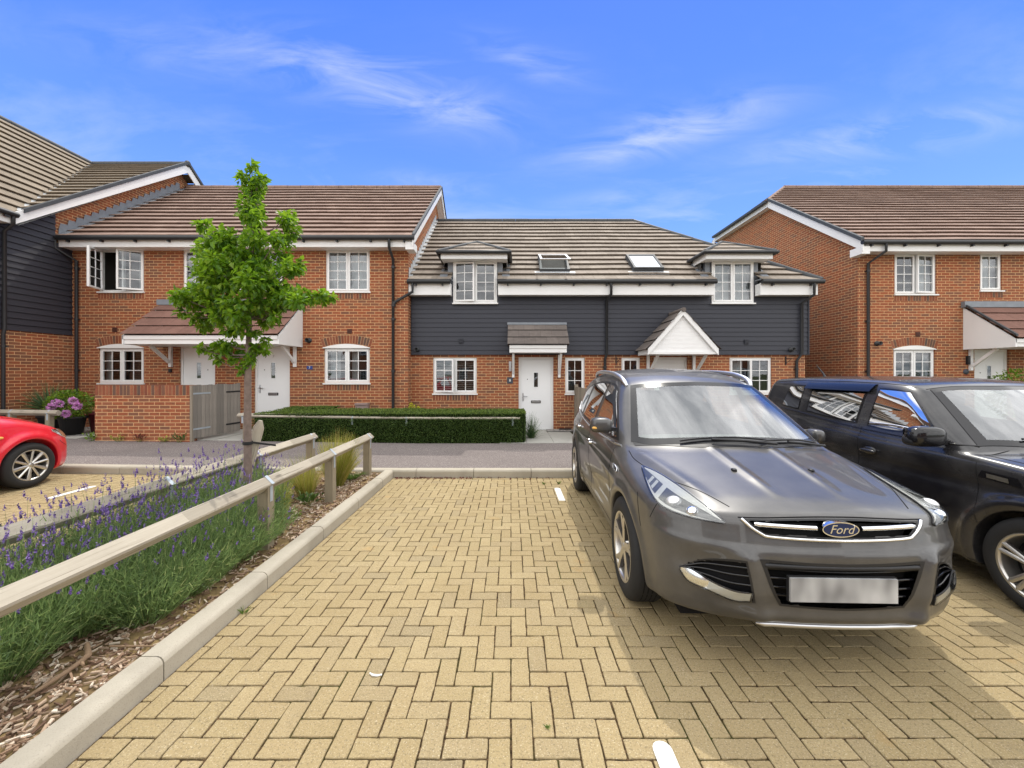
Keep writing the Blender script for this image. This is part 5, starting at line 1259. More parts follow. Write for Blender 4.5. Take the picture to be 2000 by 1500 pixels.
def tree():
    tx, ty = -2.70, 4.1; zb = bed_z(tx, ty) - .03; o = thing('young_tree', (tx, ty, zb), 'young street tree with a slim trunk and glossy green leaves, standing in the lavender bed', 'tree')
    rs = np.random.RandomState(21)
    def at(px, py, dy=0): return V(PX(px, ty), ty + dy, PZ(py, ty))
    tr = [at(485, 1022), at(484, 930), at(483.5, 830), at(484, 740), at(486, 660), at(489, 570), at(494, 480), at(491, 400), at(488, 335)]
    g = MB(); g.tube(tr, [.045, .039, .036, .033, .026, .019, .013, .008, .003], 10); o_tr = g.build('trunk', M['bark'], o)
    cl = [(487,320,12),(470,350,19),(511,350,19),(492,370,23),(490,398,25),(488,425,24),(500,455,27),(560,432,21),(581,452,19),(552,468,22),(398,446,19),(425,468,25),(455,468,26),
          (393,490,22),(430,510,31),(470,508,31),(510,498,28),(545,505,20),(398,530,29),(440,545,34),(480,550,34),(520,545,30),(560,525,23),(577,512,17),(570,545,18),
          (360,580,21),(346,588,14),(385,585,27),(420,590,32),(460,595,34),(500,590,32),(540,585,27),(575,580,22),(605,576,19),(592,584,18),(620,577,16),(632,573,15),(648,570,9),(352,602,14),
          (430,618,22),(470,615,24),(510,610,20),(412,636,13),(548,602,16),(400,612,16),(452,520,26),(495,530,26),(405,560,26),(530,565,24),(590,590,12),(372,560,14),
          (418,682,11),(440,690,15),(468,684,13),(490,692,12),(517,668,9),(522,690,8),(456,704,9),(498,662,8),(478,716,8),(392,676,6),(432,672,13),(455,668,14),(476,700,13),(498,680,13),(508,694,10),(446,640,18),(480,640,20),(515,636,16),(540,622,15),(468,730,7),(424,700,9),(395,640,12),(375,622,13)]
    pos, axs, sz = [], [], []; br = MB()
    for cx, cy, r in cl:
        c0 = at(cx, cy); R0 = max(.6 * r, r - 6) * ty / FL
        wd = max(.05, .42 * math.sqrt(max(0.0, 1 - ((cx - 490) / 190.0) ** 2)) * min(1, max(.15, (cy - 300) / 230.0)))
        if cy > 645: wd = .10
        for dy in ([-wd * rs.uniform(.1, .8), wd * rs.uniform(.1, .8)] if r > 20 else [rs.uniform(-wd, wd) * .6]):
            c = c0 + V(rs.normal(0, .03), dy, rs.normal(0, .03)); c.x *= 1 + dy / ty * .9; c.z = HC + (c.z - HC) * (1 + dy / ty * .9)
            hz = max(c.z - .08 - .42 * math.hypot(c.x - tx, c.y - ty), PZ(632 - 40 * rs.rand(), ty)) if cy < 645 else c.z - .06
            hz = min(max(hz, tr[2].z), tr[-2].z); ki = max(i for i in range(len(tr) - 1) if tr[i].z <= hz); tb = lerp(tr[ki], tr[ki + 1], (hz - tr[ki].z) / (tr[ki + 1].z - tr[ki].z))
            mid = lerp(tb, c, .55) + V(0, 0, -.03 + rs.normal(0, .02))
            br.tube([tb, mid, c], [.0075, .0055, .0025], 5)
            n = int(62 * (r / 22.0) ** 2) + 18
            dd = unit(rs.normal(0, 1, (n, 3))); rr = R0 * (rs.rand(n) ** .55)
            p = np.array(c) + dd * rr[:, None] * np.array([1, 1, .9])
            ax = unit(dd * .55 + rs.normal(0, .5, (n, 3)) + np.array([0, 0, -.35])); pos.append(p); axs.append(ax); sz.append(rs.uniform(.050, .084, n))
    p, ax, s = np.concatenate(pos), np.concatenate(axs), np.concatenate(sz)
    v, f = leaves(p, ax, s, .62, .3, rs); fast_mesh('crown', v, f, M['tree_leaf'], parent=o)
    br.build('branch', M['bark'], o)
    st = thing('tree_stake', (tx + .1, ty + .12, .08), 'leaning half round timber stake tied to the young tree with a black strap', 'stake')
    g = MB(); g.tube([at(447, 1000, .12), at(491, 838, .12), at(494.5, 824, .12)], [.055, .052, .02], 10, 0); g.build('stake', M['timber'], st)
    g = MB(); c = at(484, 865); g.lathe([(.046, -.016), (.048, 0), (.046, .016)], 'z', c, 14); g.beam(c + V(-.05, .0, 0), at(476, 867, .09), (0, .006, 0), (0, 0, .028)); g.beam(c + V(.04, .02, 0), at(505, 880, .3), (0, .006, 0), (0, 0, .02)); g.build('strap', M['rubber'], st)
tree()

def shrub(name, c, rad, n, size, label, mat, cat='shrub', squash=.85, width=.5):
    rs = np.random.RandomState(int(abs(c[0] * 311 + c[1] * 97)) % 9973); o = thing(name, (c[0], c[1], c[2] - rad), label, cat)
    d = unit(rs.normal(0, 1, (n, 3))); r = rad * (.55 + .5 * rs.rand(n) ** .6)
    p = np.array(c) + d * r[:, None] * np.array([1, 1, squash]); ax = unit(d * .8 + rs.normal(0, .45, (n, 3))); v, f = leaves(p, ax, rs.uniform(.6, 1.1, n) * size, width, .25, rs)
    fast_mesh('foliage', v, f, M[mat], parent=o)
    k = 14; e = np.array(c) + unit(rs.normal(0, 1, (k, 3)) + np.array([0, 0, .6])) * rad * .7; b = np.tile(np.array([c[0], c[1], c[2] - rad * .95]), (k, 1)); v, f = blades(b, e, np.full(k, .018), 3, 0, rs); fast_mesh('stem', v, f, M['twig'], parent=o)
    return o
def pot(name, x, y, z, r, h, mat, label):
    o = thing(name, (x, y, z), label, 'plant pot'); g = MB(); g.lathe([(r * .72, 0), (r, h), (r * 1.08, h), (r * 1.08, h - .05), (r * 1.0, h - .05)], 'z', (x, y, z), 24); g.lathe([(0, .002), (r * .72, 0)], 'z', (x, y, z), 24); g.build('pot', M[mat], o)
    g = MB(); g.lathe([(r * .96, h - .03), (0, h - .025)], 'z', (x, y, z), 24); g.build('soil', M['earth'], o)
zg = .125 + G(-10.3)
pot('plant_pot', -10.25, 9.32, zg, .24, .42, 'pot_black', 'black plant pot under the pink flowering shrub'); pot('plant_pot', -9.98, 9.72, zg, .24, .48, 'pot_red', 'dark red plant pot behind the black pot')
ro = shrub('flowering_shrub', (-10.26, 9.28, .93), .37, 1500, .085, 'green shrub with pink flower heads in a black pot', 'shrub_leaf', width=.42)
for px, py in ((143, 783), (116, 789), (100, 795), (129, 808), (151, 793), (108, 787)):
    Y = 8.93 + rnd.uniform(-.03, .05); c = np.array([PX(px, Y), Y, PZ(py, Y)]); n = 130; d = unit(nrs.normal(0, 1, (n, 3))); v, f = leaves(c + d * .05, unit(d + nrs.normal(0, .3, (n, 3))), nrs.uniform(.035, .055, n), .8, .2); fast_mesh('flower_head', v, f, M['pink_petal'], parent=ro)
pot('plant_pot', -11.08, 9.62, zg, .24, .42, 'pot_black', 'black plant pot holding the spiky plant against the left house'); 
def spiky(name, x, y, z, n, h, spread, label, mat, w=.022, cat='plant', sag=.25):
    rs = np.random.RandomState(int(abs(x * 77 + y * 13)) % 9973); o = thing(name, (x, y, z), label, cat); a, e = rs.uniform(0, 2 * np.pi, n), rs.uniform(.1, 1.4, n)
    base = np.tile(np.array([x, y, z]), (n, 1)) + rs.normal(0, .03, (n, 3)); tip = base + np.stack([np.cos(a) * np.sin(e) * spread, np.sin(a) * np.sin(e) * spread, np.cos(e) * h], 1) * rs.uniform(.7, 1.05, n)[:, None]
    v, f = blades(base, tip, np.full(n, w), 4, sag, rs); fast_mesh('leaf', v, f, M[mat], parent=o); return o
spiky('spiky_plant', -11.08, 9.62, zg + .42, 240, .80, .66, 'spiky green plant with arching narrow leaves against the left brick wall', 'spiky_leaf', .030, sag=.10)
spiky('dry_grass', -9.55, 9.75, zg, 160, .75, .5, 'brown drooping grass at the left end of the garden wall', 'dry_leaf', .010, 'grass', .5)
spiky('border_plant', .48, 9.45, .12, 300, .62, .36, 'grassy blue green plant between the hedge and the white door', 'spiky_leaf', .008, sag=.12)
ye = shrub('garden_plant', (-2.55, 10.5, .60), .24, 350, .07, 'small plant with yellow green flower heads behind the hedge', 'hedge_leaf')
for px, py in ((801, 796), (808, 795), (816, 797), (803, 790)):
    Y = 10.28; c = np.array([PX(px, Y), Y, PZ(py, Y)]); n = 40; d = unit(nrs.normal(0, 1, (n, 3))); v, f = leaves(c + d * .02, d, nrs.uniform(.03, .05, n), .8, .2); fast_mesh('flower_head', v, f, M['yellow_petal'], parent=ye)
shrub('garden_shrub', (12.75, 10.0, 1.12), .55, 1400, .09, 'tall leafy shrub by the white door of the right house', 'shrub_leaf', squash=1.15)
# bark chips, branch, fallen leaves, litter
def chips():
    rs = np.random.RandomState(3); n = 5200; x = np.concatenate([rs.uniform(-2.62, -2.0, n // 2), rs.uniform(-3.28, -2.0, n // 2)]); y = np.concatenate([rs.uniform(.7, 6.2, n // 2) ** 1.0, rs.uniform(4.0, 6.25, n // 4), rs.uniform(.7, 2.4, n - n // 2 - n // 4)])
    z = np.array([bed_z(a, b) for a, b in zip(x, y)]) + rs.uniform(.002, .016, n); a = rs.uniform(0, np.pi * 2, n); L = rs.uniform(.010, .034, n); w = rs.uniform(.0025, .0075, n); t = rs.normal(0, .18, n)
    d = np.stack([np.cos(a), np.sin(a), t], 1); s = np.stack([-np.sin(a), np.cos(a), rs.normal(0, .3, n)], 1); c = np.stack([x, y, z], 1); u = np.array([0, 0, .004]); j = lambda: rs.uniform(.6, 1, n)[:, None]
    q = [c - d*L[:,None]*j() - s*w[:,None]*j(), c + d*L[:,None]*j() - s*w[:,None]*j(), c + d*L[:,None]*j() + s*w[:,None]*j(), c - d*L[:,None]*j() + s*w[:,None]*j()]
    v = np.stack([p + u for p in q] + [p - u for p in q], 1).reshape(-1, 3); i = (np.arange(n) * 8)[:, None]
    f = np.concatenate([i + np.array(k) for k in ([0,1,2,3], [4,5,1,0], [5,6,2,1], [6,7,3,2], [7,4,0,3])]); o = fast_mesh('bark_chips', v, f, M['mulch']); tag(o, 'bark chip mulch scattered over the planting bed soil', 'bark chips', None, 'stuff')
chips()
o = thing('fallen_branch', (-2.35, 1.95, .1), 'crooked bare brown branch lying on the bark chips beside the kerb', 'branch')
P = lambda px, py, z: V(PX(px, FL * (HC - z) / (py - CY)), FL * (HC - z) / (py - CY), z)
g = MB(); g.tube([P(42, 1368, .115), P(90, 1338, .13), P(130, 1312, .135), P(158, 1292, .14), P(172, 1280, .15), P(170, 1258, .16)], [.006, .010, .0115, .013, .016, .012], 8); g.build('branch', M['twig'], o)
g = MB(); g.tube([P(158, 1292, .14), P(163, 1299, .135)], [.012, .006], 6); g.tube([P(215, 1262, .115), P(300, 1262, .115)], [.006, .004], 6); g.build('side_twig', M['twig'], o)
n = 170; x = np.concatenate([nrs.uniform(-1.85, -.6, 120), nrs.uniform(-1.85, .7, 50)]); y = KY - np.abs(nrs.normal(0, .045, n)) - .01; ax = unit(np.stack([nrs.normal(0, 1, n), nrs.normal(0, 1, n), nrs.normal(0, .25, n)], 1))
v, f = leaves(np.stack([x, y, np.full(n, .008)], 1), ax, nrs.uniform(.02, .045, n), .6, .5); o = fast_mesh('fallen_leaves', v, f, M['red_leaf']); tag(o, 'dry reddish leaves gathered along the foot of the far kerb', 'leaves', None, 'stuff')
o = thing('litter', (-.75, 2.19, 0), 'small curved white scrap of plastic lying on the paving', 'litter'); g = MB(); Y = FL * HC / (1320 - CY); cx = PX(733, Y)
g.tube([(cx - .034, Y + .012, .006), (cx - .015, Y - .002, .006), (cx + .012, Y - .006, .006), (cx + .036, Y + .001, .006)], [.004, .006, .006, .004], 6); g.build('scrap', M['litter_white'], o)
# ------------------------------------------------------------------ car bodies: a smooth field meshed with surface nets
def curve(pts, s=.03):
    xs = np.linspace(pts[0][0] - .6, pts[-1][0] + .6, 1600); ys = np.interp(xs, [p[0] for p in pts], [p[1] for p in pts])
    dx = xs[1] - xs[0]; k = max(1, int(s * 3 / dx)); g = np.exp(-.5 * (np.arange(-k, k + 1) * dx / s) ** 2); g /= g.sum()
    ys = np.convolve(np.pad(ys, k, mode='edge'), g, 'valid')
    return lambda t: np.interp(t, xs, ys)
def smax(a, b, k): h = np.maximum(k - np.abs(a - b), 0) / k; return np.maximum(a, b) + h * h * k * .25
def smin(a, b, k): return -smax(-a, -b, k)
def mesh_field(fn, lo, hi, h):
    ax = [np.arange(lo[i], hi[i] + h, h) for i in range(3)]
    nx, ny, nz = map(len, ax); f = np.empty((nx, ny, nz), np.float32)
    for j0 in range(0, ny, 24):
        X, Y, Z = np.meshgrid(ax[0], ax[1][j0:j0+24], ax[2], indexing='ij'); f[:, j0:j0+24] = fn(X, Y, Z)
    s = f < 0
    cnt = np.zeros((nx-1, ny-1, nz-1), np.int8); sl = lambda d: tuple(slice(o, n - 1 + o) for o, n in zip(d, (nx, ny, nz)))
    cs = [(a, b, c) for a in (0, 1) for b in (0, 1) for c in (0, 1)]
    for d in cs: cnt += s[sl(d)]
    m = (cnt > 0) & (cnt < 8); ci = np.argwhere(m); idx = np.full(m.shape, -1, np.int64); idx[m] = np.arange(len(ci))
    acc = np.zeros((len(ci), 3)); n = np.zeros(len(ci))
    for d in cs:
        for k in range(3):
            if d[k]: continue
            e = list(d); e[k] = 1
            A = f[ci[:,0]+d[0], ci[:,1]+d[1], ci[:,2]+d[2]]; B = f[ci[:,0]+e[0], ci[:,1]+e[1], ci[:,2]+e[2]]
            c = (A < 0) != (B < 0); t = np.where(c, A / np.where(c, A - B, 1), 0)
            p = np.tile(np.array(d, float), (len(ci), 1)); p[:, k] += t; acc[c] += p[c]; n[c] += 1
    v = (ci + acc / n[:, None]) * h + np.array(lo)
    F = []
    for k in range(3):
        a, b = (k + 1) % 3, (k + 2) % 3
        s0 = [slice(None)] * 3; s1 = [slice(None)] * 3; s0[k] = slice(0, -1); s1[k] = slice(1, None)
        d = s[tuple(s0)] != s[tuple(s1)]; q = np.argwhere(d); lim = np.array(d.shape)
        q = q[(q[:, a] > 0) & (q[:, b] > 0) & (q[:, a] < lim[a] - 1) & (q[:, b] < lim[b] - 1)]
        def cell(oa, ob): c = q.copy(); c[:, a] -= oa; c[:, b] -= ob; return idx[c[:,0], c[:,1], c[:,2]]
        quad = np.stack([cell(1, 1), cell(0, 1), cell(0, 0), cell(1, 0)], 1)
        inside = s[q[:,0], q[:,1], q[:,2]]; quad[~inside] = quad[~inside][:, ::-1]; F.append(quad)
    F = np.concatenate(F)
    def grad(p, e=.004):
        g = np.empty_like(p)
        for k in range(3): o = np.zeros(3); o[k] = e; g[:, k] = (fn(*(p + o).T) - fn(*(p - o).T)) / (2 * e)
        return g
    for _ in range(2):
        g = grad(v); gg = np.maximum((g * g).sum(1), .05); st = np.clip(fn(*v.T) / gg, -h * .6, h * .6); v = v - g * st[:, None]
    g = grad(v, .006); nrm = g / (np.linalg.norm(g, axis=1)[:, None] + 1e-9)
    return v, F, nrm
def inpoly(px, py, poly):
    r = np.zeros(px.shape, bool); n = len(poly)
    for i in range(n):
        (x0, y0), (x1, y1) = poly[i], poly[(i + 1) % n]
        c = ((y0 > py) != (y1 > py)); t = np.where(c, (x1 - x0) * (py - y0) / (y1 - y0 if y1 != y0 else 1e-9) + x0, 1e9); r ^= c & (px < t)
    return r
def spl(pts, n):
    """smooth resample of a polyline (Catmull-Rom), n samples"""
    P = [Vector(p) for p in pts]
    if len(P) == 2: return [lerp(P[0], P[1], i / (n - 1)) for i in range(n)]
    Q = [P[0] * 2 - P[1]] + P + [P[-1] * 2 - P[-2]]; d = []
    for i in range(1, len(Q) - 2):
        for k in range(16):
            t = k / 16; a, b, c, e = Q[i-1], Q[i], Q[i+1], Q[i+2]
            d.append(.5 * ((2*b) + (c-a)*t + (2*a-5*b+4*c-e)*t*t + (3*b-a-3*c+e)*t*t*t))
    d.append(P[-1]); L = [0]
    for a, b in zip(d, d[1:]): L.append(L[-1] + (b - a).length)
    out = []; j = 0
    for i in range(n):
        s = L[-1] * i / (n - 1)
        while j < len(L) - 2 and L[j + 1] < s: j += 1
        t = (s - L[j]) / max(1e-9, L[j+1] - L[j]); out.append(lerp(d[j], d[j + 1], min(1, t)))
    return out
class Car:
    def __init__(s, fn, lo, hi, h, root):
        s.root = root; bpy.context.view_layer.update(); s.mat = root.matrix_world.copy(); s.inv = s.mat.inverted(); s.v, s.f, s.n = mesh_field(fn, lo, hi, h); s.fn = fn; s.h = h
        s.tree = BVHTree.FromPolygons([Vector(p) for p in s.v.tolist()], s.f.tolist()); s.fc = s.v[s.f].mean(1); s.fn_ = s.n[s.f].mean(1)
        s.keep = np.ones(len(s.f), bool); s.part = np.zeros(len(s.f), int)
    # projections: 2D -> start point and direction
    def ray(s, pr, a, b):
        if pr == 'top': o, d = V(a, b, 3), V(0, 0, -1)
        elif pr == 'front': o, d = V(a, -2, b), V(0, 1, 0)
        elif pr == 'back': o, d = V(a, 8, b), V(0, -1, 0)
        elif pr == 'left': o, d = V(-3, a, b), V(1, 0, 0)
        elif pr == 'right': o, d = V(3, a, b), V(-1, 0, 0)
        elif pr in ('cam', 'camm'):
            iv = s.inv; o = iv @ V(0, 0, HC); d = ((iv @ (V(0, 0, HC) + V((a - CX) / FL, 1, (CY - b) / FL))) - o).normalized()
            if pr == 'camm': o.x, d.x = -o.x, -d.x
        else:
            sg = -1 if pr == 'dl' else 1; r = .70710678; d = V(-sg * r, r, 0); o = V(sg * a * r, a * r, b) - d * 4
        return o, d
    def coord(s, pr, p):
        x, y, z = p[:, 0], p[:, 1], p[:, 2]
        if pr in ('cam', 'camm'):
            q = np.stack([-x if pr == 'camm' else x, y, z, np.ones(len(x))], 1) @ np.array(s.mat).T
            return CX + FL * q[:, 0] / q[:, 1], CY + FL * (HC - q[:, 2]) / q[:, 1]
        return {'top': (x, y), 'front': (x, z), 'back': (x, z), 'left': (y, z), 'right': (y, z), 'dl': ((-x + y) * .70710678, z), 'dr': ((x + y) * .70710678, z)}[pr]
    def hit(s, pr, a, b, off=0.0):
        o, d = s.ray(pr, a, b); loc, nr, i, dist = s.tree.ray_cast(o, d)
        if loc is None: loc, nr, i, dist = s.tree.find_nearest(o + d * (-o.y / d.y + .35 if pr in ('cam', 'camm') else 3.2))
        q = s.f[i]; w = [1 / ((Vector(s.v[k]) - loc).length + 1e-5) for k in q]; n = Vector((0, 0, 0))
        for k, ww in zip(q, w): n += Vector(s.n[k]) * ww
        n.normalize()
        return loc + n * off, n
    def refine(s, A, off):
        for it in range(3):
            g = np.empty_like(A)
            for k in range(3): o = np.zeros(3); o[k] = .004; g[:, k] = (s.fn(*(A + o).T) - s.fn(*(A - o).T)) / .008
            if it == 2: break
            f = s.fn(*A.T); A = A - g * np.clip(f / np.maximum((g * g).sum(1), .05), -.02, .02)[:, None]
        return A + g / (np.linalg.norm(g, axis=1)[:, None] + 1e-9) * off
    def line(s, pr, pts, n=24, off=0.0): return [s.hit(pr, p[0], p[1], off)[0] for p in spl([(*p, 0) for p in pts], n)]
    def coons(s, b, t, l=None, r=None, nu=28, nv=10):
        B, T = spl([(*p, 0) for p in b], nu), spl([(*p, 0) for p in t], nu)
        Lf = spl([(*p, 0) for p in l], nv) if l else [lerp(B[0], T[0], j / (nv - 1)) for j in range(nv)]; Rt = spl([(*p, 0) for p in r], nv) if r else [lerp(B[-1], T[-1], j / (nv - 1)) for j in range(nv)]
        def P(u, v):
            i = min(int(u * (nu - 1)), nu - 2); a = u * (nu - 1) - i; j = min(int(v * (nv - 1)), nv - 2); c = v * (nv - 1) - j
            bu, tu, lv, rv = lerp(B[i], B[i+1], a), lerp(T[i], T[i+1], a), lerp(Lf[j], Lf[j+1], c), lerp(Rt[j], Rt[j+1], c)
            return bu * (1 - v) + tu * v + lv * (1 - u) + rv * u - ((B[0] * (1-u) + B[-1] * u) * (1 - v) + (T[0] * (1-u) + T[-1] * u) * v)
        return P
    def patch(s, mb, pr, P, u0=0, u1=1, v0=0, v1=1, nu=28, nv=10, off=.003, m=0, flip=False):
        g = []; uv = []
        for j in range(nv + 1):
            row = []; ur = []
            for i in range(nu + 1):
                q = P(lerp(u0, u1, i / nu), lerp(v0, v1, j / nv)); row.append(s.hit(pr, q[0], q[1], 0)[0]); ur.append((q[0], q[1]))
            g.append(row); uv.append(ur)
        A = s.refine(np.array([[tuple(p) for p in r] for r in g]).reshape(-1, 3), off); k = 0
        g = [[Vector(A[j * (nu + 1) + i]) for i in range(nu + 1)] for j in range(nv + 1)]
        mb.grid(g, m, True, flip, uv)
        return g
    def ring(s, mb, pr, P, bu, bv, nu=28, nv=10, off=.003, m=0, flip=False):
        s.patch(mb, pr, P, 0, 1, 0, bv, nu, 1, off, m, flip); s.patch(mb, pr, P, 0, 1, 1 - bv, 1, nu, 1, off, m, flip)
        s.patch(mb, pr, P, 0, bu, bv, 1 - bv, 1, nv, off, m, flip); s.patch(mb, pr, P, 1 - bu, 1, bv, 1 - bv, 1, nv, off, m, flip)
    def outline(s, P, u0=0, u1=1, v0=0, v1=1, n=24):
        k = [i / n for i in range(n)]
        return [tuple(P(lerp(u0, u1, t), v0)[:2]) for t in k] + [tuple(P(u1, lerp(v0, v1, t))[:2]) for t in k] + [tuple(P(lerp(u1, u0, t), v1)[:2]) for t in k] + [tuple(P(u0, lerp(v1, v0, t))[:2]) for t in k]
    def side_ok(s, pr, thr=.15):
        n = s.fn_; c = s.fc
        return {'top': n[:, 2] > thr, 'front': (n[:, 1] < -thr) & (c[:, 1] < 1), 'back': (n[:, 1] > thr), 'left': n[:, 0] < -thr, 'right': n[:, 0] > thr, 'cam': (c[:, 0] < 0) & (c[:, 1] < 1.0), 'camm': (c[:, 0] > 0) & (c[:, 1] < 1.0), 'dl': (c[:, 0] < 0) & (c[:, 1] < 1.2), 'dr': (c[:, 0] > 0) & (c[:, 1] < 1.2)}[pr]
    def hole(s, pr, poly):
        a, b = s.coord(pr, s.fc); s.keep &= ~(inpoly(a, b, poly) & s.side_ok(pr))
    def assign(s, pr, poly, k, extra=None):
        a, b = s.coord(pr, s.fc); m = inpoly(a, b, poly) & s.side_ok(pr, .05)
        if extra is not None: m &= extra
        s.part[m & (s.part == 0)] = k
    def mirror(s, pts, pr):
        return [(-a, b) for a, b in pts] if pr in ('top', 'front', 'back') else pts
    def emit(s, names, mat):
        outs = []
        for k, nm in enumerate(names):
            f = s.f[s.keep & (s.part == k)]
            u, inv = np.unique(f, return_inverse=True)
            o = fast_mesh(nm, s.v[u], inv.reshape(f.shape), mat, parent=s.root, smooth=True, local=True)
            o.data.normals_split_custom_set_from_vertices(s.n[u].tolist()); outs.append(o)
        return outs
    def seam(s, mb, pr, pts, r=.0028, n=26, off=-.0008, m=0): mb.tube(s.line(pr, pts, n, off), r, 5, m)
    def glazing(s, name, pr, b, t, l=None, r=None, bu=.05, bv=.07, nu=26, nv=10, off=.004, holeu=.03, holev=.04, frit='trim_gloss', glass='car_glass'):
        P = s.coons(b, t, l, r); fl = pr in ('right', 'dr', 'camm')
        g = MB(); s.patch(g, pr, P, bu, 1 - bu, bv, 1 - bv, nu, nv, off, 0, fl); o = g.build(name, M['side_glass' if name == 'side_window' else glass], s.root, True)
        g = MB(); s.ring(g, pr, P, bu, bv, nu, nv, off, 0, fl); g.build('surround', M[frit], o, True)
        s.hole(pr, s.outline(P, holeu, 1 - holeu, holev, 1 - holev)); return o, P
    def recess(s, name, pr, b, t, l=None, r=None, bu=.02, bv=.05, depth=.05, nu=24, nv=6, mat='void', rim='trim_black', slats=(), slat_r=.006, slat_mat=None, slat_out=-.015):
        P = s.coons(b, t, l, r); fl = pr in ('right', 'dr', 'camm')
        g = MB(); s.patch(g, pr, P, bu * .5, 1 - bu * .5, bv * .5, 1 - bv * .5, nu, nv, -depth, 0, fl); s.ring(g, pr, P, bu, bv, nu, nv, .002, 1, fl)
        for v in slats:
            q = [s.hit(pr, *P(bu * .6 + (1 - 1.2 * bu) * i / 20, v)[:2], slat_out)[0] for i in range(21)]; g.tube(q, slat_r, 6, 2)
        o = g.build(name, [M[mat], M[rim], M[slat_mat or rim]], s.root, True)
        s.hole(pr, s.outline(P, bu * .7, 1 - bu * .7, bv * .7, 1 - bv * .7)); return o, P
def superell(mb, c, r, e=.55, m=0, nu=20, nv=12, rot=None):
    """rounded box / ellipsoid"""
    c = Vector(c); sg = lambda a, p: math.copysign(abs(a) ** p, a); g = []
    for j in range(nv + 1):
        p = -math.pi / 2 + math.pi * j / nv; row = []
        for i in range(nu + 1):
            a = 2 * math.pi * i / nu; q = V(r[0] * sg(math.cos(p), e) * sg(math.cos(a), e), r[1] * sg(math.cos(p), e) * sg(math.sin(a), e), r[2] * sg(math.sin(p), e))
            row.append(c + (rot @ q if rot else q))
        g.append(row)
    mb.grid(g, m, True)
def car_wheel(root, x, y, r, w, rim_r, spokes, out, steer=0.0, style='y', rim_mat='alloy'):
    """wheel standing at (x,y); x is the outer face, out = -1/1 the outward side"""
    W = thing_part = bpy.data.objects.new('wheel', None); COL.objects.link(W); W.parent = root; W.location = (x, y, r); W.empty_display_size = .1
    W.rotation_euler = (0, 0, R(steer))
    T = lambda u: -out * u          # u measured inward from the outer face
    g = MB(); k = r - rim_r; prof = [(rim_r - .012, T(.022)), (rim_r, T(.008)), (rim_r + k * .3, T(.0)), (rim_r + k * .62, T(.003)), (r - .016, T(.016)), (r - .004, T(.034)), (r, T(.055)), (r, T(w - .055)), (r - .004, T(w - .034)), (r - .016, T(w - .016)), (rim_r, T(w)), (rim_r - .02, T(w - .02))]
    g.lathe(prof, 'x', (0, 0, 0), 56)
    for q in (.075, .105, .135, .165):
        if q < w - .05: g.lathe([(r + .0008, T(q - .004)), (r + .0008, T(q + .004))], 'x', (0, 0, 0), 40, 1)
    g.build('tyre', [M['rubber'], M['void']], W, True)
    g = MB()
    g.lathe([(rim_r + .004, T(.010)), (rim_r - .004, T(.006)), (rim_r - .016, T(.012)), (rim_r - .022, T(.030)), (rim_r - .030, T(w * .8))], 'x', (0, 0, 0), 48, 0)
    g.lathe([(rim_r - .032, T(w * .55)), (.0, T(w * .55))], 'x', (0, 0, 0), 32, 1)
    g.lathe([(rim_r * .66, T(w * .40)), (rim_r * .3, T(w * .40))], 'x', (0, 0, 0), 32, 2)     # brake disc
    def spoke(a, r0, r1, w0, w1, u0, u1, th=.026, sk=0.0):
        for sd in (0,):
            def P(rr, ww, u, aa): ca, sa = math.cos(aa), math.sin(aa); return V(T(u), rr * ca - ww * sa, rr * sa + ww * ca)
            a2 = a + sk; A = [P(r0, -w0, u0, a), P(r0, w0, u0, a), P(r1, w1, u1, a2), P(r1, -w1, u1, a2)]; mid = [P(r0, 0, u0 - .008, a), P(r1, 0, u1 - .007, a2)]
            B = [P(r0, -w0, u0 + th, a), P(r0, w0, u0 + th, a), P(r1, w1, u1 + th, a2), P(r1, -w1, u1 + th, a2)]
            g.poly([A[0], mid[0], mid[1], A[3]], 0, None, False); g.poly([mid[0], A[1], A[2], mid[1]], 0, None, False)
            g.poly([A[0], A[3], B[3], B[0]], 3); g.poly([A[1], B[1], B[2], A[2]], 3)
    n = spokes; rr = rim_r - .012
    for i in range(n):
        a = 2 * math.pi * i / n + .35
        if style == 'y':
            spoke(a, .03, rr * .60, .030, .030, .022, .020); spoke(a, rr * .56, rr, .024, .018, .020, .012, .026, .17); spoke(a, rr * .56, rr, .024, .018, .020, .012, .026, -.17)
        elif style == 'pair':
            spoke(a - .10, .03, rr, .014, .016, .020, .014, .026, -.03); spoke(a + .10, .03, rr, .014, .016, .020, .014, .026, .03)
        else: spoke(a, .03, rr, .014, .026 if i % 2 else .015, .018, .012, .022, .10)
    g.lathe([(0, T(.012)), (.028, T(.013)), (.034, T(.020)), (.040, T(.026)), (.060, T(.030)), (.062, T(.06))], 'x', (0, 0, 0), 20, 0)
    for i in range(5): a = 2 * math.pi * i / 5; c = V(T(.026), .048 * math.cos(a), .048 * math.sin(a)); g.tube([c, c + V(T(.01) , 0, 0)], .008, 6, 1)
    g.build('rim', [M[rim_mat], M['void'], M['alloy_dark'], M['alloy_dark']], W, True)
    return W
def car_seat(mb, x, y, z, w=.24):
    superell(mb, (x, y, z), (w, .26, .09), .5); superell(mb, (x, y + .27, z + .33), (w * .95, .075, .33), .5, rot=Matrix.Rotation(R(-14), 3, 'X')); superell(mb, (x, y + .37, z + .72), (.13, .05, .09), .6)
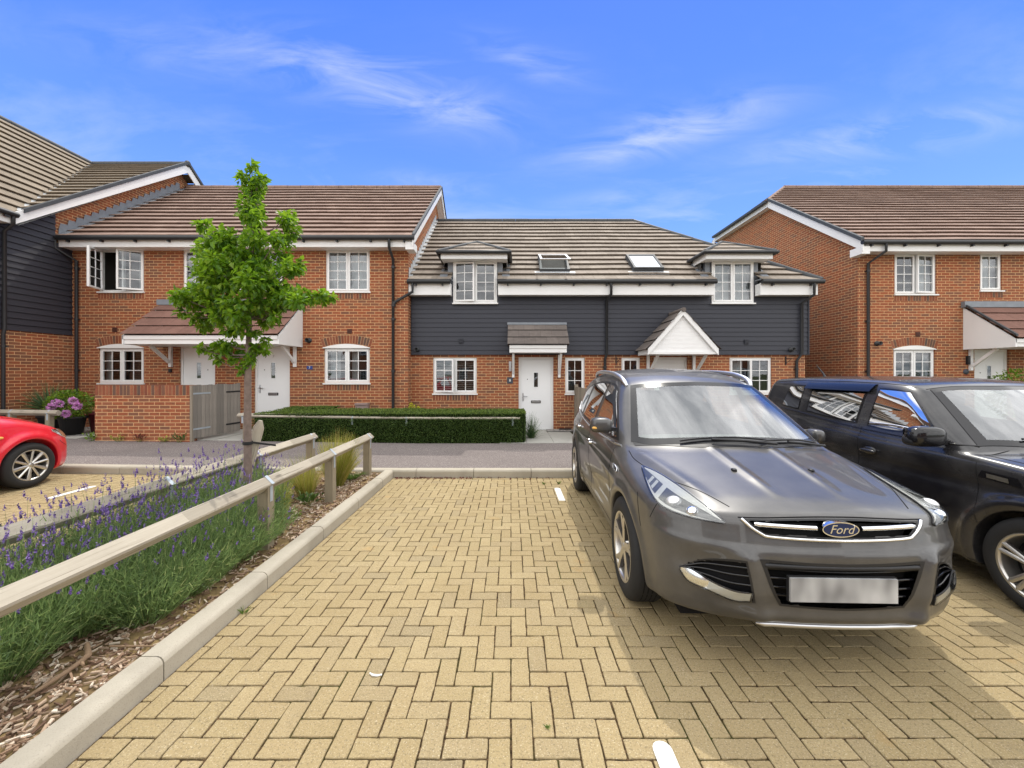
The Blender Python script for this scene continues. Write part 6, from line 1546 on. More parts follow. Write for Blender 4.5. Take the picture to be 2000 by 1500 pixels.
def mirror_part(root, c, r, side, mat, extra=None):
    g = MB(); superell(g, c, r, .62, 0, 22, 14); o = g.build('wing_mirror', M[mat], root, True)
    g = MB(); superell(g, (c[0], c[1] + .02, c[2] - r[2] * .45), (r[0] * 1.01, r[1] * .98, r[2] * .62), .6); g.beam((c[0] - side * r[0] * .7, c[1] + .02, c[2] - r[2] * .55), (c[0] - side * (r[0] + .09), c[1] + .05, c[2] - r[2] * .75), (0, .09, 0), (0, 0, .035)); g.build('mirror_base', M['trim_black'], o, True)
    g = MB(); g.poly([(c[0] - r[0] * .8, c[1] + r[1] * 1.01, c[2] - r[2] * .75), (c[0] + r[0] * .8, c[1] + r[1] * 1.01, c[2] - r[2] * .75), (c[0] + r[0] * .8, c[1] + r[1] * 1.01, c[2] + r[2] * .75), (c[0] - r[0] * .8, c[1] + r[1] * 1.01, c[2] + r[2] * .75)]); g.build('mirror_glass', M['chrome'], o, True)
    return o
# ------------------------------------------------------------------ grey SUV facing the camera
suv = thing('parked_suv', (1.715, 2.045, 0), 'dark grey SUV with silver roof rails parked facing the camera in the middle bay', 'car', None, R(-1.7))
wpl = curve([(-.1, .66), (.05, .74), (.2, .815), (.42, .875), (.7, .907), (1.1, .915), (1.7, .908), (2.4, .905), (3.1, .912), (3.6, .918), (4.0, .895), (4.3, .83), (4.52, .70)], .09)
ins = curve([(.10, .13), (.20, .075), (.30, .035), (.42, .018), (.58, .008), (.70, .0), (.84, .004), (.93, .018), (1.0, .045), (1.07, .085), (1.2, .16)], .03)
zbn = curve([(-.2, .62), (-.02, .84), (.04, .880), (.12, .908), (.25, .945), (.5, .992), (.8, 1.052), (1.0, 1.092), (1.3, 1.10), (1.6, 1.10), (3.0, 1.10), (3.6, 1.13), (4.2, 1.15), (4.6, 1.10)], .05)
frz = curve([(.10, .30), (.24, .125), (.31, .060), (.38, .028), (.50, .0), (.62, -.004), (.70, .000), (.722, .004), (.735, .016), (.80, .036), (.87, .054), (.93, .085), (1.05, .2)], .009)
frx = curve([(0, 0), (.2, .005), (.36, .020), (.5, .052), (.62, .10), (.72, .165), (.80, .245), (.87, .36), (.95, .56)], .04)
rrz = curve([(.15, 4.34), (.35, 4.47), (.6, 4.52), (.8, 4.515), (1.0, 4.45), (1.2, 4.38)], .04); rrx = curve([(0, 0), (.4, .02), (.6, .06), (.75, .14), (.85, .25), (.95, .5)], .05)
botc = curve([(-.1, .33), (.15, .30), (.4, .27), (.9, .22), (3.7, .22), (4.2, .28), (4.55, .36)], .06)
cbs = curve([(.8, .76), (1.1, .845), (1.7, .872), (2.4, .885), (3.2, .885), (3.7, .868), (4.1, .82), (4.4, .75)], .1)
tmb = curve([(.9, -.03), (1.02, .0), (1.2, .058), (1.4, .138), (1.54, .205), (1.66, .285), (1.80, .40)], .05)
rfc = curve([(.7, .93), (.92, 1.06), (1.0, 1.105), (1.80, 1.565), (1.90, 1.605), (2.15, 1.660), (2.5, 1.705), (2.9, 1.715), (3.4, 1.690), (3.9, 1.62), (4.3, 1.54)], .05)
wsc = curve([(0, 0), (.3, .018), (.5, .05), (.65, .095), (.8, .16), (.95, .26)], .05)
rct = curve([(.9, 4.46), (1.1, 4.40), (1.3, 4.29), (1.48, 4.17), (1.62, 4.06)], .04)
def suv_field(x, y, z):
    a = np.abs(x)
    w = wpl(y) - ins(z)
    w = w - .022 * np.exp(-((z - .50) / .10) ** 2) * np.clip((y - 1.25) / .3, 0, 1) * np.clip((3.15 - y) / .3, 0, 1) + .010 * np.exp(-((z - (.80 + .05 * (y - 1.2))) / .035) ** 2) * np.clip((y - .9) / .4, 0, 1)
    for yc in (.915, 3.60):
        d = np.sqrt((y - yc) ** 2 + (z - .36) ** 2); w = w + .016 * np.exp(-((d - .425) / .04) ** 2) * (z < .9)
    side = a - w
    cr = .085 * (a / .9) ** 2.4
    rdg = .012 * np.exp(-((a - (.17 + .05 * y)) / .035) ** 2) * np.clip((y - .22) / .25, 0, 1) * np.clip((1.4 - y) / .2, 0, 1) + .014 * np.exp(-((a - (.54 + .24 * (y - .2))) / .05) ** 2) * np.clip((y - .18) / .3, 0, 1) * np.clip((1.3 - y) / .3, 0, 1)
    top = (z - (zbn(y - frx(a) * .55) - cr + rdg)) * .95
    fx = frx(a)
    # bumper corner facet and lower intake shoulders
    fx = fx - .030 * np.exp(-((a - (.405 + .22 * (z - .36))) / .055) ** 2) * np.clip((z - .31) / .05, 0, 1) * np.clip((.74 - z) / .06, 0, 1) + .034 * np.exp(-((a - .66) / .13) ** 2 - ((z - .60) / .075) ** 2)
    fx = fx - .022 * np.exp(-((z - .375) / .045) ** 2) * np.clip((.62 - a) / .15, 0, 1)
    front = (frz(z) + fx - y) * .9
    rear = y - (rrz(z) - rrx(a)); bot = botc(y) - z
    low = smax(smax(smax(side, top, .05), front, .035), smax(rear, bot, .06), .04)
    cs = (a - (cbs(y) - tmb(z))) * .9; yy = y - wsc(a)
    ct = (z - (rfc(yy) - .045 * (a / .6) ** 2.2)) * .85; cr_ = (y - (rct(z) - .5 * rrx(a))) * .9
    cab = smax(smax(cs, ct, .085), cr_, .07); cab = smax(smax(cab, .9 - z, .02), .80 - y, .05)
    f = smin(low, cab, .035)
    for yc in (.915, 3.60):
        d = np.sqrt((y - yc) ** 2 + (z - .36) ** 2) - .392; f = smax(f, -np.maximum(d, .60 - a), .012)
    return f
c = Car(suv_field, (-.97, -.06, .16), (.97, 4.58, 1.78), .0135, suv)
sv = suv
# glazing
c.glazing('windscreen', 'top', [(-.755, 1.245), (-.62, 1.125), (-.35, 1.045), (0, 1.02), (.35, 1.045), (.62, 1.125), (.755, 1.245)], [(-.585, 1.905), (-.3, 1.835), (0, 1.815), (.3, 1.835), (.585, 1.905)], None, None, .045, .085, 40, 16, .004, .02, .04)
for pr, sg in (('left', -1), ('right', 1)):
    for k, (b, t, l, r) in enumerate((
        ([(1.36, 1.075), (1.9, 1.065), (2.30, 1.072)], [(1.98, 1.49), (2.15, 1.535), (2.32, 1.552)], [(1.36, 1.075), (1.66, 1.29), (1.98, 1.49)], None),
        ([(2.40, 1.075), (2.8, 1.087), (3.20, 1.105)], [(2.40, 1.558), (2.8, 1.557), (3.16, 1.53)], None, None),
        ([(3.28, 1.11), (3.60, 1.15), (3.80, 1.22)], [(3.26, 1.52), (3.55, 1.46), (3.84, 1.32)], None, None))):
        c.glazing('side_window', pr, b, t, l, r, .03, .05, 18, 10, .004, .012, .02, 'trim_black')
    g = MB(); c.seam(g, pr, [(1.28, 1.046), (2.0, 1.042), (2.6, 1.050), (3.3, 1.088), (3.7, 1.135), (3.86, 1.24)], .008, 40, .004); g.build('window_trim', M['satin'], sv, True)
c.glazing('rear_window', 'back', [(-.62, 1.14), (0, 1.12), (.62, 1.14)], [(-.50, 1.50), (0, 1.52), (.50, 1.50)], None, None, .05, .08, 20, 8)
# grilles and intakes
o, P = c.recess('upper_grille', 'front', [(-.375, .795), (0, .787), (.375, .795)], [(-.470, .862), (-.2, .876), (0, .880), (.2, .876), (.470, .862)], None, None, .02, .08, .035, 30, 5, 'void', 'trim_black')
g = MB(); q = [c.hit('front', a, b, .006)[0] for a, b in [p[:2] for p in spl([(-.470, .862, 0), (-.435, .830, 0), (-.385, .798, 0), (-.33, .787, 0), (0, .780, 0), (.33, .787, 0), (.385, .798, 0), (.435, .830, 0), (.470, .862, 0)], 50)]]; g.tube(q, .0085, 8)
for sg in (-1, 1): g.tube([c.hit('front', sg * lerp(.115, .415, i / 16), .838 + .006 * i / 16, .004)[0] for i in range(17)], [.013] * 16 + [.008], 8)
g.build('chrome_strip', M['chrome'], o, True)
b0, bn = c.hit('front', 0, .838, .012); g = MB(); N = 40
def oval(mb, rx, rz, y, m): mb.poly([(rx * math.cos(2 * math.pi * i / N), y, .838 + rz * math.sin(2 * math.pi * i / N)) for i in range(N)], m)
for rx, rz, y, m in ((.094, .040, b0.y - .006, 0), (.088, .0345, b0.y - .0075, 1)):
    oval(g, rx, rz, y, m)
g.grid([[V(.094 * math.cos(2 * math.pi * i / N), y, .838 + .040 * math.sin(2 * math.pi * i / N)) for i in range(N + 1)] for y in (b0.y - .006, b0.y + .03)], 0)
bd = g.build('badge', [M['chrome'], M['badge_blue']], sv, True)
put_text('badge_lettering', 'Ford', .064, (0, b0.y - .009, .839), M['chrome'], bd, (math.pi / 2, 0, 0), .0012, .32, True)
o, P = c.recess('lower_grille', 'front', [(-.315, .440), (0, .428), (.315, .440)], [(-.418, .682), (0, .672), (.418, .682)], [(-.315, .44), (-.36, .52), (-.418, .682)], [(.315, .44), (.36, .52), (.418, .682)], .025, .05, .07, 30, 10, 'void', 'trim_black', (.22, .41, .60, .80), .007, 'trim_gloss', -.02)
g = MB()
for zz in (.655,): g.tube([c.hit('front', x, zz - .006, -.01)[0] for x in np.linspace(-.39, .39, 21)], .016, 6)
g.build('grille_bar', M['trim_black'], o, True)
y0 = c.hit('front', 0, .53, 0)[0].y - .022
g = MB(); g.box(-.295, .235, y0 - .008, y0 + .004, .492, .612, 0); g.box(-.30, .24, y0 + .004, y0 + .018, .487, .617, 1); g.build('number_plate', [M['plate_grey'], M['trim_black']], sv, True)
for pr, sg in (('cam', -1), ('camm', 1)):
    fl_ = sg > 0
    o, P = c.recess('fog_intake', pr, [(1327, 1110), (1375, 1140), (1425, 1168), (1476, 1178)], [(1332, 1104), (1372, 1092), (1420, 1092), (1460, 1096)], None, [(1476, 1178), (1470, 1140), (1460, 1096)], .03, .05, .035, 22, 8, 'void', 'trim_black', (.40, .62, .82), .0055, 'trim_gloss', -.004)
    P2 = c.coons([(1328, 1112), (1345, 1134), (1385, 1152), (1432, 1172), (1466, 1174)], [(1329, 1106), (1350, 1110), (1392, 1136), (1434, 1153), (1470, 1158)])
    g = MB(); c.patch(g, pr, P2, 0, .42, 0, 1, 10, 4, .0045, 1, fl_); c.patch(g, pr, P2, .42, 1, 0, 1, 12, 4, .0045, 0, fl_)
    fl = g.build('fog_lamp', [M['lamp_white'], M['chrome']], sv, True)
    g = MB(); c.patch(g, pr, P2, -.01, 1.01, -.06, 1.06, 16, 5, .010, 0, fl_); g.build('lens', M['lens_glass'], fl, True)
    g = MB(); e = [P2(i / 20, 0)[:2] for i in range(21)] + [P2(1 - i / 20, 1)[:2] for i in range(21)]; q = [c.hit(pr, a, b, .006)[0] for a, b in e]; g.tube(q + [q[0]], .005, 5); g.build('lamp_rim', M['trim_black'], fl, True)
    P = c.coons([(1254, 915), (1264, 945), (1276, 970), (1296, 990), (1335, 1006), (1376, 1016), (1414, 1022)], [(1257, 912), (1285, 924), (1318, 944), (1352, 969), (1384, 994), (1416, 1019)])
    g = MB(); c.patch(g, pr, P, 0, 1, 0, 1, 34, 10, .0025, 0, fl_)
    hl = g.build('headlight', [M['lamp_inner']], sv, True)
    g = MB(); c.patch(g, pr, P, .02, .96, .66, .97, 30, 3, .006, 0, fl_); c.patch(g, pr, P, .10, .96, .03, .12, 24, 2, .006, 0, fl_); c.patch(g, pr, P, .28, .33, .12, .68, 3, 5, .006, 0, fl_)
    for u in (.14, .20): c.patch(g, pr, P, u, u + .03, .15, .62, 3, 5, .006, 0, fl_)
    g.build('light_strip', M['lamp_white'], hl, True)
    for u, rr, mt in ((.46, .050, 'lamp_silver'), (.66, .040, 'chrome')):
        ctr, n = c.hit(pr, *P(u, .40)[:2], -.012); g = MB(); superell(g, ctr, (rr, rr, rr * .8), 1.0, 0, 18, 12); g.build('reflector', M[mt], hl, True)
    g = MB(); c.patch(g, pr, P, -.005, 1.005, -.02, 1.02, 34, 8, .016, 0, fl_); g.build('lens', M['lens_glass'], hl, True)
    g = MB(); q = [c.hit(pr, *P(i / 40, 0)[:2], .006)[0] for i in range(41)]; g.tube(q, .005, 5, 0); q = [c.hit(pr, *P(i / 40, 1)[:2], .006)[0] for i in range(41)]; g.tube(q, .004, 5, 0); g.build('lamp_rim', M['trim_black'], hl, True)
    side = 'left' if sg < 0 else 'right'
    # tail lamp
    g = MB(); Pt = c.coons([(4.06, .98), (4.34, .96)], [(3.98, 1.10), (4.30, 1.14)]); c.patch(g, side, Pt, 0, 1, 0, 1, 8, 6, .005, 0, sg > 0); g.build('tail_light', M['lamp_red'], sv, True)
    # wing: vent badge, handles, mirror, rail
    g = MB(); Pv = c.coons([(1.10, .862), (1.22, .872)], [(1.09, .900), (1.235, .912)]); c.patch(g, side, Pv, 0, 1, 0, 1, 6, 4, .004, 0, sg > 0); vb = g.build('wing_vent', M['trim_gloss'], sv, True)
    g = MB(); q = [c.hit(side, *p, .006)[0] for p in ((1.10, .866), (1.22, .874), (1.234, .910), (1.092, .898), (1.10, .866))]; g.tube(q, .005, 6); g.build('chrome_strip', M['chrome'], vb, True)
    for yh, zh in ((2.28, .915), (3.20, .965)):
        a, n = c.hit(side, yh, zh, 0); g = MB(); superell(g, a + n * .028, (.016, .10, .017), .6, 0, 16, 8); superell(g, a + n * .012 + V(0, -.085, 0), (.02, .018, .014), .7); superell(g, a + n * .012 + V(0, .085, 0), (.02, .018, .014), .7); g.build('door_handle', M['chrome'], sv, True)
    q = [c.hit('top', sg * x, y, h)[0] for x, y, h in ((.612, 1.93, -.005), (.612, 1.99, .022), (.610, 2.12, .042), (.608, 2.4, .050), (.602, 2.9, .050), (.592, 3.3, .046), (.58, 3.56, .036), (.575, 3.68, .018), (.572, 3.74, -.005))]
    q = spl(q, 34); g = MB(); g.tube(q, [.014] + [.024] * 32 + [.014], 10); g.build('roof_rail', M['satin'], sv, True)
mirror_part(sv, (-.955, 1.50, 1.195), (.092, .085, .066), -1, 'paint_grey'); mirror_part(sv, (.935, 1.52, 1.10), (.05, .085, .06), 1, 'paint_grey')
g = MB(); superell(g, (-.99, 1.432, 1.175), (.055, .012, .012), .7); g.build('mirror_indicator', M['lamp_amber'], sv, True)
# body panels: bonnet, doors, the rest
bon = [(-.50, .19), (-.25, .075), (0, .055), (.25, .075), (.50, .19), (.70, .60), (.80, .95), (.80, 1.14), (.55, 1.03), (0, .98), (-.55, 1.03), (-.80, 1.14), (-.80, .95), (-.70, .60)]
c.assign('top', bon, 1)
fd = [(1.36, .36), (1.36, 1.06), (1.95, 1.52), (2.45, 1.59), (2.47, .36)]; rd = [(2.47, .36), (2.45, 1.59), (3.2, 1.56), (3.36, 1.42), (3.36, .95), (3.18, .72), (3.14, .36)]
for pr, sg in (('left', -1), ('right', 1)):
    m = c.fc[:, 0] * sg > 0
    c.assign(pr, fd, 2 if sg < 0 else 3, m); c.assign(pr, rd, 4 if sg < 0 else 5, m)
body = c.emit(['body', 'bonnet', 'door', 'door', 'door', 'door'], M['paint_grey'])[0]
g = MB()
e = [(-.80, 1.14), (-.795, .95), (-.70, .60), (-.56, .33), (-.49, .19)]; c.seam(g, 'top', e, .0035, 40); c.seam(g, 'top', [(-a, b) for a, b in e], .0035, 40)
c.seam(g, 'front', [(-.482, .868), (-.2, .883), (0, .887), (.2, .883), (.482, .868)], .0045, 40)
for pr in ('left', 'right'):
    c.seam(g, pr, [(1.36, .34), (1.36, .7), (1.36, 1.02)], .003); c.seam(g, pr, [(2.46, .34), (2.47, .8), (2.455, 1.06)], .003); c.seam(g, pr, [(3.14, .40), (3.18, .70), (3.30, .86), (3.36, 1.06)], .003); c.seam(g, pr, [(1.36, .355), (2.2, .35), (3.14, .37)], .003)
    c.seam(g, pr, [(.53, .66), (.56, .74), (.60, .86)], .003, 12)
for pr in ('dl', 'dr'): c.seam(g, pr, [(.83, .895), (.86, .84), (.90, .76)], .0028, 12)
g.build('panel_gap', M['void'], sv, True)
# plastic lower trim, silver lip, underside, wheels
g = MB()
g.tube([c.hit('front', x, .325, .006)[0] for x in np.linspace(-.41, .43, 25)], [.004] + [.014] * 23 + [.004], 8); g.build('bumper_lip', M['satin'], sv, True)
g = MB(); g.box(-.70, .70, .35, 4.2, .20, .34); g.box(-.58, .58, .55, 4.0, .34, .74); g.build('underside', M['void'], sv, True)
for x, y in ((-.922, .915), (.922, .915), (-.922, 3.60), (.922, 3.60)): car_wheel(sv, x, y, .362, .235, .248, 5, -1 if x < 0 else 1, 0, 'y')
# wipers, washer jets, cabin
g = MB()
for a, b in (((-.42, 1.055), (.22, 1.03)), ((.16, 1.0), (.66, 1.14))):
    g.tube([c.hit('top', lerp(a[0], b[0], i / 10), lerp(a[1], b[1], i / 10) + .02, .022)[0] for i in range(11)], .008, 6)
g.tube([c.hit('top', x, y, .03)[0] for x, y in ((.26, .985), (.05, 1.01), (-.2, 1.035))], .010, 6); g.tube([c.hit('top', x, y, .03)[0] for x, y in ((.72, 1.13), (.55, 1.08), (.38, 1.045))], .010, 6)
g.build('wiper', M['trim_black'], sv, True)
for x in (-.25, .25): g = MB(); superell(g, c.hit('top', x, .60, .004)[0], (.016, .022, .010), .8); g.build('washer_jet', M['trim_black'], sv, True)
g = MB(); P = c.coons([(-.74, 1.18), (-.35, 1.0), (0, .975), (.35, 1.0), (.74, 1.18)], [(-.745, 1.235), (-.35, 1.045), (0, 1.02), (.35, 1.045), (.745, 1.235)]); c.patch(g, 'top', P, 0, 1, 0, 1, 30, 2, .003); g.build('cowl', M['trim_black'], sv, True)
g = MB(); superell(g, (0, 1.42, 1.0), (.74, .34, .09), .4, 0); superell(g, (0, 2.05, .62), (.76, .7, .1), .3, 0)
g.build('dashboard', M['interior_pale'], sv, True)
g = MB(); g.lathe([(.165, -.012), (.185, 0), (.165, .012)], 'y', (-.36, 1.75, 1.06), 24); g.build('steering_wheel', M['trim_black'], sv, True)
g = MB(); [car_seat(g, x, y, .68) for x, y in ((-.36, 2.35), (.36, 2.35))]; superell(g, (0, 3.35, .75), (.60, .27, .1), .5); superell(g, (0, 3.62, 1.08), (.58, .08, .34), .5); g.build('seat', M['interior'], sv, True)
g = MB(); superell(g, (0, 1.92, 1.50), (.12, .03, .055), .6); g.box(-.02, .02, 1.90, 1.93, 1.5, 1.6); g.build('rear_view_mirror', M['trim_black'], sv, True)
g = MB(); superell(g, (0, 2.9, 1.56), (.50, .95, .02), .4); g.build('headlining', M['interior_pale'], sv, True)
# ------------------------------------------------------------------ black boxy car on the right, facing the camera
blk = thing('parked_boxy_car', (4.385, 1.87, 0), 'black boxy car with upright windows parked at the right edge beside the grey SUV', 'car')
wp2 = curve([(-.1, .66), (.05, .76), (.2, .835), (.45, .88), (.8, .890), (3.3, .890), (3.8, .875), (4.0, .83), (4.12, .74)], .06)
in2 = curve([(.1, .10), (.22, .05), (.32, .03), (.45, .022), (.60, .012), (.74, .012), (.80, .028), (.86, .012), (.94, .000), (1.04, .012), (1.14, .05), (1.3, .14)], .022)
zb2 = curve([(-.2, .7), (.0, .90), (.06, .945), (.2, .985), (.6, 1.035), (1.0, 1.070), (1.2, 1.085), (2.0, 1.10), (3.0, 1.19), (4.2, 1.24)], .05)
fz2 = curve([(.10, .22), (.25, .07), (.4, .0), (.7, .0), (.85, .03), (.95, .08), (1.1, .2)], .03); fx2 = curve([(0, 0), (.4, .02), (.6, .07), (.75, .16), (.85, .30), (.95, .5)], .05)
rz2 = curve([(.2, 3.9), (.5, 4.0), (1.0, 3.99), (1.2, 3.95), (1.6, 3.84)], .05); rx2 = curve([(0, 0), (.5, .02), (.7, .08), (.82, .2), (.95, .45)], .05)
cb2 = curve([(.8, .80), (1.1, .855), (1.5, .868), (3.3, .868), (3.8, .84), (4.1, .78)], .08); tm2 = curve([(1.0, .0), (1.15, .03), (1.35, .095), (1.52, .165), (1.60, .22), (1.7, .34)], .04)
rf2 = curve([(.7, .86), (.93, 1.03), (1.02, 1.085), (1.66, 1.545), (1.76, 1.578), (2.0, 1.605), (2.5, 1.625), (3.2, 1.622), (3.7, 1.600), (4.0, 1.56)], .05); ws2 = curve([(0, 0), (.4, .03), (.6, .075), (.75, .13), (.9, .2)], .05)
def blk_field(x, y, z):
    a = np.abs(x); w = wp2(y) - in2(z)
    for yc in (.80, 3.35):
        d = np.sqrt((y - yc) ** 2 + (z - .335) ** 2); w = w + .028 * np.exp(-((d - .43) / .05) ** 2) * (z < .95)
    low = smax(smax(a - w, (z - (zb2(y) - .06 * (a / .88) ** 3)) * .97, .045), (fz2(z) + fx2(a) - y) * .9, .05)
    low = smax(low, smax(y - (rz2(z) - rx2(a)), .20 - z, .05), .05)
    cab = smax((a - (cb2(y) - tm2(z))) * .95, (z - (rf2(y - ws2(a)) - .03 * (a / .62) ** 2.4)) * .85, .07); cab = smax(smax(cab, (y - (rz2(z) - rx2(a) * .8)) * .95, .07), .9 - z, .02)
    f = smin(low, cab, .02)
    for yc in (.80, 3.35): f = smax(f, -np.maximum(np.sqrt((y - yc) ** 2 + (z - .335) ** 2) - .372, .60 - a), .012)
    return f
c = Car(blk_field, (-.95, -.06, .14), (.95, 4.18, 1.68), .018, blk)
c.glazing('windscreen', 'top', [(-.76, 1.225), (-.4, 1.085), (0, 1.055), (.4, 1.085), (.76, 1.225)], [(-.60, 1.735), (0, 1.66), (.60, 1.735)], None, None, .05, .085, 26, 12, .004, .02, .04)
for pr, sg in (('left', -1), ('right', 1)):
    for (b, t, l, r) in (([(1.46, 1.165), (1.8, 1.115), (2.10, 1.130)], [(1.80, 1.485), (1.95, 1.50), (2.10, 1.505)], [(1.46, 1.165), (1.62, 1.33), (1.80, 1.485)], None), ([(2.22, 1.140), (2.6, 1.165), (2.95, 1.20)], [(2.22, 1.505), (2.6, 1.51), (2.98, 1.505)], None, None), ([(3.08, 1.21), (3.40, 1.24)], [(3.10, 1.505), (3.36, 1.49)], None, None)):
        c.glazing('side_window', pr, b, t, l, r, .03, .04, 14, 8, .004, .012, .02, 'trim_gloss')
    g = MB()
    for i in range(1): g.grid([[c.hit(pr, y, z, off)[0] for y in np.linspace(2.16, 3.06, 10)] for z, off in ((1.545, .003), (1.525, .018), (1.47, .038), (1.455, .040))], 0, True, sg > 0)
    g.build('wind_deflector', M['trim_gloss'], blk, True)
    g = MB(); c.seam(g, pr, [(1.22, 1.085), (1.8, 1.085), (2.4, 1.115), (3.0, 1.175), (3.4, 1.205)], .007, 30, .004); g.build('window_trim', M['trim_gloss'], blk, True)
    a, n = c.hit(pr, 2.02, .905, 0); g = MB(); superell(g, a + n * .028, (.014, .085, .016), .6, 0, 14, 8); superell(g, a + n * .004, (.012, .07, .035), .8); g.build('door_handle', M['paint_black'], blk, True)
    a, n = c.hit(pr, 2.86, .945, 0); g = MB(); superell(g, a + n * .028, (.014, .085, .016), .6, 0, 14, 8); g.build('door_handle', M['paint_black'], blk, True)
    g = MB(); P = c.coons([(.86, .862), (1.12, .882)], [(.88, .925), (1.09, .935)]); c.patch(g, pr, P, 0, 1, 0, 1, 8, 4, .006, 0, sg > 0); o = g.build('wing_vent', M['trim_gloss'], blk, True)
    g = MB(); P = c.coons([(.93, .880), (1.06, .890)], [(.93, .912), (1.06, .920)]); c.patch(g, pr, P, 0, 1, 0, 1, 6, 3, .010, 0, sg > 0); o2 = g.build('vent_badge', M['satin'], o, True)
    g = MB(); P = c.coons([(.05 + .02, .70), (.42, .78)], [(.06, .86), (.38, .93)]); c.patch(g, pr, P, 0, 1, 0, 1, 8, 6, .005, 0, sg > 0); g.build('headlight', M['lamp_white'], blk, True)
    g = MB(); P = c.coons([(3.86, .85), (3.95, .85)], [(3.80, 1.45), (3.87, 1.45)]); c.patch(g, pr, P, 0, 1, 0, 1, 4, 8, .005, 0, sg > 0); g.build('tail_light', M['lamp_red'], blk, True)
mirror_part(blk, (-1.03, 1.36, 1.145), (.135, .075, .080), -1, 'trim_gloss'); mirror_part(blk, (1.00, 1.36, 1.145), (.135, .075, .080), 1, 'trim_gloss')
c.recess('grille', 'front', [(-.40, .40), (.40, .40)], [(-.46, .60), (.46, .60)], None, None, .02, .06, .05, 16, 5, 'void', 'trim_black', (.3, .6))
m = lambda sg: c.fc[:, 0] * sg > 0
for pr, sg, k in (('left', -1, 1), ('right', 1, 3)):
    c.assign(pr, [(1.12, .33), (1.12, 1.08), (1.40, 1.15), (1.78, 1.535), (2.15, 1.54), (2.16, .33)], k, m(sg)); c.assign(pr, [(2.16, .33), (2.15, 1.54), (3.03, 1.54), (3.05, 1.0), (2.92, .70), (2.86, .33)], k + 1, m(sg))
c.emit(['body', 'door', 'door', 'door', 'door'], M['paint_black'])
g = MB()
for pr in ('left', 'right'):
    c.seam(g, pr, [(1.12, .32), (1.13, .7), (1.13, 1.07)], .003); c.seam(g, pr, [(2.155, .32), (2.16, .8), (2.155, 1.12)], .003); c.seam(g, pr, [(2.86, .34), (2.92, .70), (3.05, 1.0)], .003)
c.seam(g, 'top', [(-.62, 1.745), (0, 1.67), (.62, 1.745)], .004); g.tube([c.hit('top', -.655, y, .0)[0] for y in np.linspace(1.8, 3.7, 20)], .004, 5)
for sg in (-1, 1): c.seam(g, 'top', [(sg * .80, 1.15), (sg * .76, .6), (sg * .64, .2)], .0035)
g.build('panel_gap', M['void'], blk, True)
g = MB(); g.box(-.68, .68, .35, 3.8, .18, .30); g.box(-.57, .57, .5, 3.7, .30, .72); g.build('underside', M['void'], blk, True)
for x, y in ((-.868, .80), (.868, .80), (-.868, 3.35), (.868, 3.35)): car_wheel(blk, x, y, .335, .225, .232, 5, -1 if x < 0 else 1, 0, 'pair')
g = MB(); superell(g, (0, 1.40, .98), (.72, .34, .09), .4); superell(g, (0, 1.9, .6), (.74, .8, .12), .3); g.build('dashboard', M['interior'], blk, True)
g = MB(); [car_seat(g, x, y, .66) for x, y in ((-.35, 2.05), (.35, 2.05))]; superell(g, (0, 2.95, .72), (.58, .25, .1), .5); superell(g, (0, 3.2, 1.05), (.58, .08, .34), .5); g.build('seat', M['trim_black'], blk, True)
g = MB(); g.tube([c.hit('top', 0, 3.7, -.005)[0], c.hit('top', 0, 3.72, .05)[0], V(0, 3.86, 1.78)], [.02, .012, .003], 8); g.build('aerial', M['trim_black'], blk, True)
g = MB(); g.tube([c.hit('top', lerp(-.5, .15, i / 8), lerp(1.17, 1.10, i / 8), .02)[0] for i in range(9)], .008, 6); g.build('wiper', M['trim_black'], blk, True)

# ------------------------------------------------------------------ red hatchback on the left, nose to the kerb
red = thing('parked_hatchback', (-7.50, 6.28, G(-7.5)), 'bright red hatchback at the left edge parked nose first towards the kerb', 'car', None, R(180))
wp3 = curve([(-.1, .60), (.05, .70), (.2, .77), (.45, .825), (.8, .842), (1.2, .855), (3.0, .86), (3.6, .83), (3.9, .74), (4.05, .62)], .07)
in3 = curve([(.1, .11), (.2, .05), (.3, .02), (.45, .015), (.6, .0), (.72, .008), (.80, .03), (.88, .055), (.96, .10), (1.1, .18)], .03)
zb3 = curve([(-.2, .40), (.0, .62), (.1, .70), (.3, .815), (.5, .90), (.75, .985), (.95, 1.04), (1.1, 1.06), (2.0, 1.0), (3.2, 1.05), (4.0, 1.05)], .06)
fz3 = curve([(.10, .12), (.2, .03), (.3, .0), (.5, .0), (.6, .02), (.7, .06), (.85, .2)], .03); fx3 = curve([(0, 0), (.3, .02), (.5, .065), (.65, .125), (.76, .22), (.84, .36), (.92, .6)], .04)
cb3 = curve([(.7, .68), (1.1, .78), (1.5, .80), (2.8, .80), (3.4, .77), (4.0, .66)], .08); tm3 = curve([(.9, .0), (1.1, .06), (1.3, .16), (1.45, .27), (1.6, .45)], .04)
rf3 = curve([(.6, .80), (.92, 1.01), (1.05, 1.07), (1.85, 1.40), (2.0, 1.43), (2.5, 1.46), (3.2, 1.43), (3.7, 1.36)], .05); rz3 = curve([(.2, 3.88), (.5, 4.0), (.9, 3.97), (1.3, 3.75), (1.5, 3.6)], .05)
